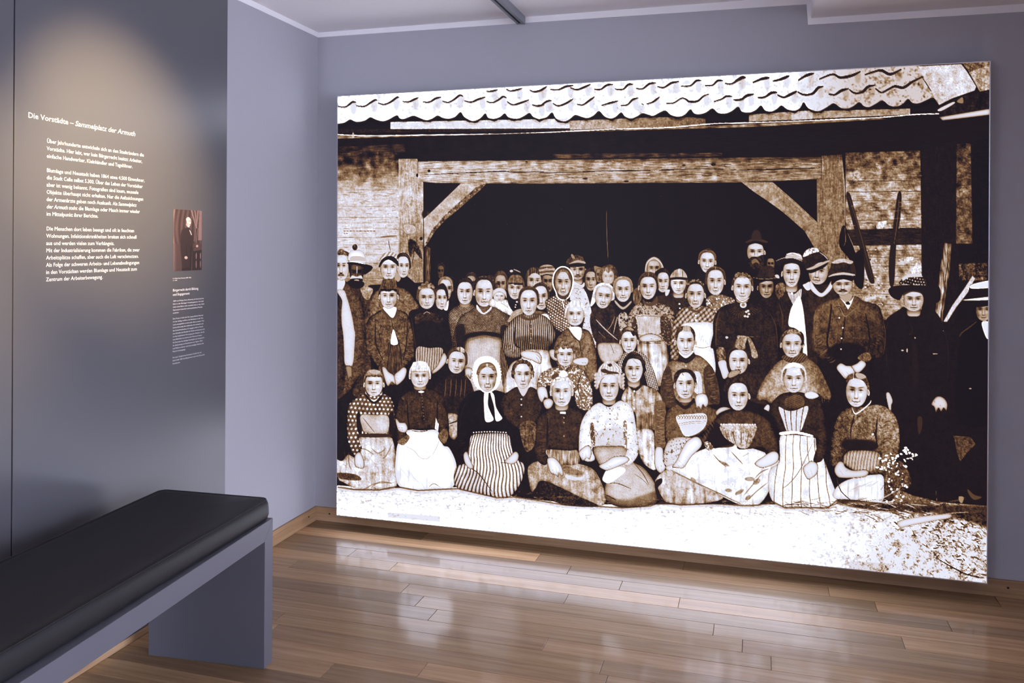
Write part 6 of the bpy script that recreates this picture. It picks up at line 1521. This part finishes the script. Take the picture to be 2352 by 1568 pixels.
def portrait_tone(U, V):
    """standing man in a frock coat beside a turned table, curtain behind"""
    t = 0.34 + 0.10 * np.sin(U * 40 + 3 * np.sin(V * 5)) * (V < 0.55) + 0.10 * np.clip(1 - U / 0.12, 0, 1) * 2
    def ell(cx, cy, rx, ry, rot=0.0, k=8.0):
        c, s = math.cos(rot), math.sin(rot)
        dx, dy = (U - cx), (V - cy) * 2.1
        x, y = (dx * c + dy * s) / rx, (-dx * s + dy * c) / (ry * 2.1)
        return np.clip((1 - np.hypot(x, y)) * k, 0, 1)
    def poly(pts, soft=0.01):
        m = np.zeros_like(U)
        p = np.array(pts)
        ins = np.zeros(U.shape, bool)
        for (ax, ay), (bx, by) in zip(p, np.roll(p, -1, 0)):
            if ay == by:
                continue
            ins ^= ((V >= min(ay, by)) & (V < max(ay, by)) & (U < ax + (bx - ax) * (V - ay) / (by - ay)))
        return ins.astype(float)
    def put(t, m, v):
        return t * (1 - m) + v * m
    t = put(t, poly([(0.9, 0), (1.0, 0), (1.0, 0.5), (0.86, 0.5)]), 0.62)
    for x0, x1, w in ((0.62, 0.80, 0.03), (0.74, 0.82, 0.025), (0.86, 0.80, 0.03)):
        t = put(t, poly([(x0 - w, 0), (x0 + w, 0), (x1 + w * 0.6, 0.3), (x1 - w * 0.6, 0.3)]), 0.62)
    for x0 in (0.70, 0.78):
        t = put(t, poly([(x0 + 0.06, 0.3), (x0 + 0.09, 0.3), (x0 + 0.03, 0.52), (x0, 0.52)]), 0.5)
    t = put(t, poly([(0.66, 0.62), (1, 0.62), (1, 1), (0.66, 1)]), 0.14)
    t = put(t, poly([(0.70, 0.63), (1, 0.60), (1, 0.66), (0.70, 0.68)]), 0.36)
    for x0 in (0.8, 0.95):
        t = put(t, ell(x0, 0.76, 0.025, 0.06), 0.6)
        t = put(t, ell(x0, 0.90, 0.025, 0.07), 0.55)
    t = put(t, poly([(0.36, 0.30), (0.55, 0.29), (0.64, 0.36), (0.70, 0.52), (0.66, 0.62), (0.62, 0.80), (0.60, 0.97), (0.44, 0.97), (0.30, 0.95), (0.28, 0.8), (0.24, 0.6), (0.25, 0.42), (0.28, 0.34)]), 0.2)
    t = put(t, poly([(0.44, 0.55), (0.46, 0.55), (0.47, 0.75), (0.44, 0.75)]), 0.06)
    t = put(t, poly([(0.60, 0.6), (0.64, 0.6), (0.62, 0.97), (0.58, 0.97)]), 0.06)
    t = put(t, poly([(0.54, 0.32), (0.60, 0.35), (0.64, 0.41), (0.61, 0.41)]), 0.95)
    t = put(t, ell(0.51, 0.195, 0.105, 0.085), 0.95)
    t = put(t, poly([(0.43, 0.2), (0.58, 0.22), (0.55, 0.29), (0.48, 0.28)]), 0.92)
    t = put(t, ell(0.42, 0.20, 0.03, 0.05), 0.4)
    t = put(t, ell(0.565, 0.180, 0.035, 0.010, k=1.5) * 0.7, 0.45)
    t = put(t, ell(0.50, 0.182, 0.03, 0.008, k=1.5) * 0.5, 0.5)
    t = put(t, ell(0.575, 0.238, 0.03, 0.008, k=1.5) * 0.7, 0.45)
    t = put(t, ell(0.47, 0.24, 0.07, 0.05, k=1.2) * 0.3, 0.6)
    t = put(t, ell(0.44, 0.785, 0.07, 0.030, rot=0.5, k=3.0), 0.85)
    t = put(t, ell(0.83, 0.595, 0.05, 0.026, k=3.0), 0.82)
    t = put(t, poly([(0.30, 0.955), (0.62, 0.945), (0.62, 1), (0.30, 1)]), 0.12)
    rn = np.random.default_rng(3)
    return np.clip(t + (rn.random(U.shape) - 0.5) * 0.08, 0, 1)

# ------------------------------------------------------------------ the light box
D = 0.09
CORN = {'tl': (0.1594, 2.1268), 'tr': (3.0238, 2.1335), 'br': (3.0236, 0.0748), 'bl': (0.1678, 0.0626)}
lightbox = tag(empty('light_box', (1.59, 0, 0.07)), 'large back-lit sepia photograph of villagers posing before a tiled barn', 'light box')
M_alu = plain('brushed_aluminium', (0.62, 0.62, 0.66), 0.35, metallic=0.9)
M_alu_side = plain('white_box_side', (0.30, 0.30, 0.33), 0.6)

def lb(x, y, z):
    return (x - 1.59, y, z - 0.07)

# box body: side walls and back plate
b = bmesh.new()
order = ['tl', 'tr', 'br', 'bl']
rim = 0.0035
fr = [b.verts.new(lb(CORN[k][0], -D + 0.003, CORN[k][1])) for k in order]
bk = [b.verts.new(lb(CORN[k][0], -0.0145, CORN[k][1])) for k in order]
for i in range(4):
    b.faces.new((fr[i], fr[(i + 1) % 4], bk[(i + 1) % 4], bk[i]))
b.faces.new(bk)
b.faces.new(list(reversed(fr)))
bmesh.ops.recalc_face_normals(b, faces=b.faces)
mesh_obj('housing', b, M_alu_side, lightbox)
# four thin profile strips around the fabric, each its own part
sg = {'tl': (1, -1), 'tr': (-1, -1), 'br': (-1, 1), 'bl': (1, 1)}
for i in range(4):
    k0, k1 = order[i], order[(i + 1) % 4]
    b = bmesh.new()
    q = []
    for yy in (-D - 0.002, -D + 0.003):
        for k, inn in ((k0, 0), (k1, 0), (k1, 1), (k0, 1)):
            x, z = CORN[k]
            off = rim * inn
            q.append(b.verts.new(lb(x + sg[k][0] * off, yy, z + sg[k][1] * off)))
    for f in ((0, 1, 2, 3), (7, 6, 5, 4), (0, 4, 5, 1), (2, 6, 7, 3), (1, 5, 6, 2), (3, 7, 4, 0)):
        b.faces.new([q[n] for n in f])
    bmesh.ops.recalc_face_normals(b, faces=b.faces)
    mesh_obj('frame_profile', b, M_alu, lightbox)

# printed fabric: a fine grid whose points carry the tone of the print
NX, NY = 1240, 800
def fabric(name, tone_fn, nx, ny, corners, place, parent, mat):
    u = np.linspace(0, 1, nx + 1)
    v = np.linspace(0, 1, ny + 1)
    U, V = np.meshgrid(u, v)                       # V from top to bottom
    tl, tr, br, bl = [np.array(c) for c in corners]
    P = (tl[None, None] * ((1 - U) * (1 - V))[..., None] + tr * (U * (1 - V))[..., None] + br * (U * V)[..., None] + bl * ((1 - U) * V)[..., None])
    co = place(P.reshape(-1, 2))
    idx = np.arange((nx + 1) * (ny + 1)).reshape(ny + 1, nx + 1)
    quads = np.stack([idx[:-1, :-1], idx[1:, :-1], idx[1:, 1:], idx[:-1, 1:]], -1).reshape(-1, 4)
    me = bpy.data.meshes.new(name)
    me.vertices.add(len(co))
    me.vertices.foreach_set('co', co.astype(np.float32).ravel())
    me.loops.add(quads.size)
    me.loops.foreach_set('vertex_index', quads.astype(np.int32).ravel())
    me.polygons.add(len(quads))
    me.polygons.foreach_set('loop_start', np.arange(0, quads.size, 4, dtype=np.int32))
    me.update(calc_edges=True)
    at = me.attributes.new('tone', 'FLOAT', 'POINT')
    at.data.foreach_set('value', tone_fn(U, V).astype(np.float32).ravel())
    me.materials.append(mat)
    o = bpy.data.objects.new(name, me)
    COL.objects.link(o)
    o.parent = parent
    return o

SEPIA = [(0.0, lin(16, 13, 20)), (0.12, lin(34, 24, 28)), (0.26, lin(76, 50, 36)), (0.42, lin(128, 94, 62)), (0.58, lin(176, 148, 118)), (0.72, lin(210, 196, 194)), (0.86, lin(229, 230, 246)), (0.93, lin(240, 242, 254)), (1.0, lin(226, 231, 255))]
M_print, nt, b = nodes_of('backlit_sepia_print')
M_print.cycles.emission_sampling = "NONE"          # the panel is large: rays find it by themselves
at = nd(nt, 'ShaderNodeAttribute', attribute_name='tone')
r = ramp(nt, SEPIA)
nt.links.new(at.outputs['Fac'], r.inputs[0])
nt.links.new(r.outputs[0], b.inputs['Emission Color'])
mr = nd(nt, 'ShaderNodeMapRange', interpolation_type='SMOOTHSTEP')      # bare fabric lets more lamp light through than ink
for i_, v_ in enumerate((0.925, 0.985, LIGHTBOX_STRENGTH, LIGHTBOX_STRENGTH * 5.6)):
    mr.inputs[i_ + 1].default_value = v_
nt.links.new(at.outputs['Fac'], mr.inputs[0])
nt.links.new(mr.outputs[0], b.inputs['Emission Strength'])
b.inputs['Base Color'].default_value = (0.006, 0.006, 0.008, 1)
b.inputs['Roughness'].default_value = 0.45
b.inputs['Specular IOR Level'].default_value = 0.12

xs = [CORN[k] for k in order]
ins = [(CORN[k][0] + sg[k][0] * rim, CORN[k][1] + sg[k][1] * rim) for k in order]
printed = fabric('printed_fabric', print_tone, NX, NY, ins, lambda P: np.stack([P[:, 0] - 1.59, np.full(len(P), -D), P[:, 1] - 0.07], 1), lightbox, M_print)
printed['label'] = 'sepia group photograph printed on glowing fabric'

# ------------------------------------------------------------------ bench
M_lacq = plain('grey_lacquer', (0.098, 0.098, 0.120), 0.45, 0.5, bump=(220, 0.03, 0.001))
BA = 0.078
bench = tag(empty('bench', (0.600, -1.3253, 0), BA), 'grey lacquered bench frame in front of the text panels', 'bench')
# local frame: +x away from the wall, -y along the bench towards the viewer; origin at the far front corner
BL, BD, BT, BH, RH = 1.52, 0.43, 0.052, 0.481, 0.062
def bpart(name, prof):
    """slab of the frame: outline in the long vertical plane, full depth of the bench; the corners are mitred"""
    bmx = prism(prof, [lambda y, z: (-BD, y, z), lambda y, z: (0.0, y, z)])
    bmesh.ops.bevel(bmx, geom=list(bmx.edges), offset=0.0009, segments=1, affect='EDGES')
    return mesh_obj(name, bmx, M_lacq, bench)
g_ = 0.0002
bpart('leg', [(0, 0.0005), (0, BH - g_ * 2), (-BT + g_, BH - RH - g_), (-BT, 0.0005)])
bpart('leg', [(-BL + BT, 0.0005), (-BL + BT - g_, BH - RH - g_), (-BL, BH - g_ * 2), (-BL, 0.0005)])
bpart('seat_board', [(-g_, BH), (-BL + g_, BH), (-BL + BT, BH - RH), (-BT, BH - RH)])

M_leather, nt, b = nodes_of('black_leatherette')
b.inputs['Base Color'].default_value = (0.012, 0.012, 0.014, 1)
b.inputs['Roughness'].default_value = 0.5
b.inputs['Specular IOR Level'].default_value = 0.35
tc = nd(nt, 'ShaderNodeTexCoord')
vo = nd(nt, 'ShaderNodeTexVoronoi')
vo.inputs['Scale'].default_value = 420
nt.links.new(tc.outputs['Object'], vo.inputs['Vector'])
bp_ = nd(nt, 'ShaderNodeBump')
bp_.inputs['Strength'].default_value = 0.25
bp_.inputs['Distance'].default_value = 0.0006
nt.links.new(vo.outputs['Distance'], bp_.inputs['Height'])
nt.links.new(bp_.outputs['Normal'], b.inputs['Normal'])

cushion = tag(empty('seat_cushion', (0.600, -1.3253, BH + 0.0005), 0.060), 'long flat black leatherette cushion lying on the grey bench', 'cushion')
def pillow(x0, x1, y0, y1, h, nx=10, ny=40):
    bmx = bmesh.new()
    cx, cy = (x0 + x1) / 2, (y0 + y1) / 2
    hx, hy = (x1 - x0) / 2, (y1 - y0) / 2
    R = 0.030
    def shape(px, py, s):       # rounded rectangle plan, s inset
        return px, py
    prof = [(0.012, 0.0), (0.004, 0.006), (0.0, 0.018), (0.0005, h * 0.55), (0.002, h - 0.016), (0.006, h - 0.006), (0.011, h - 0.0025), (0.016, h - 0.004), (0.024, h - 0.0012), (0.05, h + 0.0015), (0.10, h + 0.004), (0.16, h + 0.006)]
    ring = []
    seg = 6
    def ringpts(ins):
        rr = max(R - ins * 0.5, 0.008)
        ax, ay = hx - ins - rr, hy - ins - rr
        pts = []
        for qx, qy, a0 in ((1, 1, 0), (-1, 1, 90), (-1, -1, 180), (1, -1, 270)):
            for s in range(seg + 1):
                a = math.radians(a0 + 90 * s / seg)
                pts.append((cx + qx * ax + rr * math.cos(a), cy + qy * ay + rr * math.sin(a)))
        return pts
    rings = [[bmx.verts.new((x, y, z)) for x, y in ringpts(i)] for i, z in prof]
    n = len(rings[0])
    for r0, r1 in zip(rings, rings[1:]):
        for i in range(n):
            bmx.faces.new((r0[i], r0[(i + 1) % n], r1[(i + 1) % n], r1[i]))
    bmx.faces.new(list(reversed(rings[0])))
    bmx.faces.new(rings[-1])
    bmesh.ops.recalc_face_normals(bmx, faces=bmx.faces)
    return bmx
CH = 0.070
pad = mesh_obj('pad', pillow(-BD + 0.004, -0.002, -BL + 0.01, 0.0, CH), M_leather, cushion, smooth=True)

# piped seam along the upper edge of the cushion
def piping(x0, x1, y0, y1, z, ins=0.0085, rad=0.0019, R=0.03, seg=8):
    bmx = bmesh.new()
    cx, cy, ax, ay = (x0 + x1) / 2, (y0 + y1) / 2, (x1 - x0) / 2 - ins - R + ins * 0.5, (y1 - y0) / 2 - ins - R + ins * 0.5
    path = []
    for qx, qy, a0 in ((1, 1, 0), (-1, 1, 90), (-1, -1, 180), (1, -1, 270)):
        for k in range(seg + 1):
            t = math.radians(a0 + 90 * k / seg)
            path.append((Vector((cx + qx * ax + (R - ins * 0.5) * math.cos(t), cy + qy * ay + (R - ins * 0.5) * math.sin(t), z)), Vector((math.cos(t), math.sin(t), 0))))
    rings = [[bmx.verts.new(p + n * rad * math.cos(w) + Vector((0, 0, rad * math.sin(w)))) for w in (0, 1.05, 2.09, 3.14, 4.19, 5.24)] for p, n in path]
    for r0, r1 in zip(rings, rings[1:] + rings[:1]):
        for k in range(6):
            bmx.faces.new((r0[k], r0[(k + 1) % 6], r1[(k + 1) % 6], r1[k]))
    bmesh.ops.recalc_face_normals(bmx, faces=bmx.faces)
    return bmx
mesh_obj('piping', piping(-BD + 0.004, -0.002, -BL + 0.01, 0.0, CH - 0.0035), M_leather, cushion, smooth=True)

# ------------------------------------------------------------------ wall panels with the text
PX = 0.06
M_panel = plain('satin_grey_panel', (0.080, 0.080, 0.092), 0.34, 0.7, bump=(900, 0.02, 0.0004))
M_ink = plain('white_lettering', (0.86, 0.85, 0.86), 0.6)
SEAM = -1.847
def panel(name, y0, y1, label):
    root = tag(empty(name, (PX, (y0 + y1) / 2, 0.026)), label, 'wall panel')
    cy = (y0 + y1) / 2
    mesh_obj('board', box_bm(-0.045, 0.0, y0 - cy, y1 - cy, 0.0, HC - 0.026 - 0.03, bevel=0.001, seg=1), M_panel, root)
    return root
panel_a = panel('text_panel', SEAM + 0.0022, -0.831, 'grey satin wall panel with white German text and a small portrait print')
panel_b = panel('blank_panel', -3.1, SEAM - 0.0022, 'plain grey wall panel beyond the dark seam beside the text panel')
tag(mesh_obj('trim_3', box_bm(0.002 + 0.0145, PX - 0.0005, -3.1, -0.832, 0.0005, 0.0255, bevel=0.002, seg=1), M_skirt_y), kind='structure')

# lettering: every line has its start (along the wall, height) and its length in metres
def text_mesh(s, shear=0.0, weight=0.0):
    cu = bpy.data.curves.new('text', 'FONT')
    cu.body = s
    cu.size = 1.0
    cu.shear = shear
    cu.offset = weight
    cu.resolution_u = 2
    o = bpy.data.objects.new('text', cu)
    COL.objects.link(o)
    bpy.context.view_layer.update()
    me = bpy.data.meshes.new_from_object(o)
    bpy.data.objects.remove(o)
    bpy.data.curves.remove(cu)
    w = max((v.co.x for v in me.vertices), default=0)
    return me, w

def text_line(parent, pieces, start, total, cap, weight=0.0):
    """pieces: [(string, italic)]; start: (y, z) of the baseline; total: length; cap: capital height"""
    bmx = bmesh.new()
    x = 0.0
    for s, it in pieces:
        me, w = text_mesh(s, 0.22 if it else 0.0, weight)
        for v in me.vertices:
            v.co.x += x
        bmx.from_mesh(me)
        bpy.data.meshes.remove(me)
        x += w + 0.21
    W = max(v.co.x for v in bmx.verts)
    sx, sy = total / W, cap / 0.73
    for v in bmx.verts:
        v.co = Vector((0.0006, v.co.x * sx, v.co.y * sy))
    o = mesh_obj('text_line', bmx, M_ink, parent)
    o.location = Vector((PX, start[0], start[1])) - parent.location
    return o

text_line(panel_a, [('Die Vorstädte –', 0), ('Sammelplatz der Armuth', 1)], (-1.7997, 1.7711), 0.4454, 0.0170, 0.006)
body = [
    ('Über Jahrhunderte entwickeln sich an den Stadträndern die', 1.7040, 0.4186), ('Vorstädte. Hier lebt, wer kein Bürgerrecht besitzt: Arbeiter,', 1.6811, 0.4102), ('einfache Handwerker, Kleinhändler und Tagelöhner.', 1.6580, 0.3635),
    ('Blumlage und Neustadt haben 1864 etwa 4.500 Einwohner,', 1.6143, 0.4230), ('die Stadt Celle selbst 5.300. Über das Leben der Vorstädter', 1.5921, 0.4137), ('aber ist wenig bekannt. Fotografien sind kaum, museale', 1.5699, 0.3929), ('Objekte überhaupt nicht erhalten. Nur die Aufzeichnungen', 1.5476, 0.4166), ('der Armenärzte geben noch Auskunft. Als |Sammelplatz', 1.5252, 0.3847), ('|der Armuth| steht die Blumlage oder Masch immer wieder', 1.5028, 0.4003), ('im Mittelpunkt ihrer Berichte.', 1.4805, 0.2078),
    ('Die Menschen dort leben beengt und oft in feuchten', 1.4351, 0.3726), ('Wohnungen. Infektionskrankheiten breiten sich schnell', 1.4129, 0.3843), ('aus und werden vielen zum Verhängnis.', 1.3904, 0.2798), ('Mit der Industrialisierung kommen die Fabriken, die zwar', 1.3681, 0.4006), ('Arbeitsplätze schaffen, aber auch die Luft verschmutzen.', 1.3459, 0.3953), ('Als Folge der schweren Arbeits- und Lebensbedingungen', 1.3236, 0.3988), ('in den Vorstädten werden Blumlage und Neustadt zum', 1.3012, 0.3875), ('Zentrum der Arbeiterbewegung.', 1.2789, 0.2289)]
for s, z, length in body:
    pcs = [(t.strip(), i % 2) for i, t in enumerate(s.split('|')) if t.strip()]
    text_line(panel_a, pcs, (-1.7305, z), length, 0.0126)
text_line(panel_a, [('Dr. Philipp Simon Dawosky (1809–1882)', 0)], (-1.1560, 1.2643), 0.1040, 0.0040, 0.008)
text_line(panel_a, [('um 1880', 0)], (-1.1560, 1.2568), 0.0239, 0.0038)
text_line(panel_a, [('Bürgerrecht durch Bildung', 0)], (-1.1556, 1.2178), 0.1467, 0.0098, 0.006)
text_line(panel_a, [('und Engagement', 0)], (-1.1555, 1.2016), 0.0951, 0.0098, 0.006)
col2 = ['1809 wird Philipp Simon Dawosky als Kind jüdischer', 'Eltern in der Blumlager Vorstadt geboren. Viel Geld', 'haben seine Eltern nicht, trotzdem kann er das Celler', 'Gymnasium besuchen und anschließend Medizin', 'studieren.',
        'Eine Praxis in Celle darf der junge jüdische Arzt nur', 'mit der Auflage eröffnen, die Mittellosen in der Vor-', 'stadt unentgeltlich zu behandeln. Bis zu seinem Tod', 'betreut Dawosky den städtischen Armenbezirk und', 'das Armenkrankenhaus. Er engagiert sich im Verein', 'zum Abstellen der Bettelei der Kinder und kümmert sich', 'um die medizinische Versorgung der Arbeiter, die die', 'neue Bahnlinie von Lehrte nach Hannover bauen.', 'Als Dawosky die ständige Feuchtigkeit als Ursache für', 'die Ausbreitung von Krankheiten wie Typhus, Ruhr', 'und Malaria erkennt, wird das sumpfige Gelände der', 'Masch trockengelegt.',
        'Für seine Tätigkeit als Armenarzt verleiht ihm die', 'Stadt Celle 1852 das Bürgerrecht sowie den Ehrentitel', 'Sanitätsrat.']
zs = [1.1793, 1.1682, 1.1571, 1.146, 1.1349, 1.1134, 1.1023, 1.0912, 1.0801, 1.069, 1.0579, 1.0468, 1.0357, 1.0246, 1.0135, 1.0024, 0.9913, 0.9685, 0.9573, 0.9461]
ws = [0.1804, 0.1777, 0.1834, 0.1711, 0.0335, 0.1767, 0.1778, 0.1805, 0.1767, 0.1754, 0.1853, 0.184, 0.1701, 0.184, 0.1744, 0.1816, 0.0722, 0.167, 0.1854, 0.0419]
for s, z, length in zip(col2, zs, ws):
    text_line(panel_a, [(s, 0)], (-1.1545, z), length, 0.0052)

# small portrait print stuck on the panel
PORT = [(20, 16, 18), (46, 35, 37), (78, 60, 60), (120, 97, 97), (160, 136, 136), (214, 204, 204)]
M_port, nt, b = nodes_of('sepia_portrait_print')
at = nd(nt, 'ShaderNodeAttribute', attribute_name='tone')
r = ramp(nt, [(i / 5, lin(*c)) for i, c in enumerate(PORT)])
nt.links.new(at.outputs['Fac'], r.inputs[0])
nt.links.new(r.outputs[0], b.inputs['Base Color'])
b.inputs['Roughness'].default_value = 0.5
yl, yr, zt, zb = -1.1553, -0.9891, 1.5249, 1.2931
portrait = fabric('portrait_print', portrait_tone, 130, 220, [(yl, zt), (yr, zt), (yr, zb), (yl, zb)], lambda P: np.stack([np.full(len(P), 0.0008), P[:, 0] - panel_a.location.y, P[:, 1] - panel_a.location.z], 1), panel_a, M_port)

# ------------------------------------------------------------------ lighting track on the ceiling
M_track = plain('grey_track', (0.20, 0.215, 0.245), 0.4)
M_slot = plain('black_slot', (0.008, 0.008, 0.009), 0.7)
track = tag(empty('lighting_track', (1.078, -0.02, HC)), 'grey electric lighting track fixed under the white ceiling', 'lighting track')
TW, TH, TL = 0.0195, 0.036, 3.6
# open channel profile
prof = [(-TW, 0), (-TW, -TH), (-0.009, -TH), (-0.009, -TH + 0.02), (0.004, -TH + 0.02), (0.004, -TH), (TW, -TH), (TW, 0)]
b = prism(prof, [lambda a, c: (a, 0.0, c), lambda a, c: (a, -TL, c)])
mesh_obj('channel', b, M_track, track)
mesh_obj('conductor_slot', box_bm(-0.0088, 0.0038, -TL, -0.004, -TH + 0.006, -TH + 0.0195), M_slot, track)
mesh_obj('end_cap', box_bm(-TW - 0.0006, TW + 0.0006, 0.0, 0.006, -TH - 0.0006, -0.0005, bevel=0.0008, seg=1), M_track, track)
for k in range(3):
    b = bmesh.new()
    bmesh.ops.create_cone(b, cap_ends=True, segments=10, radius1=0.0022, radius2=0.0022, depth=0.003)
    o = mesh_obj('screw', b, M_screw, track)
    o.location = (-0.0025, -0.012 - k * 0.9, -TH + 0.004)
portrait['label'] = 'small sepia portrait of a standing man in a dark frock coat'
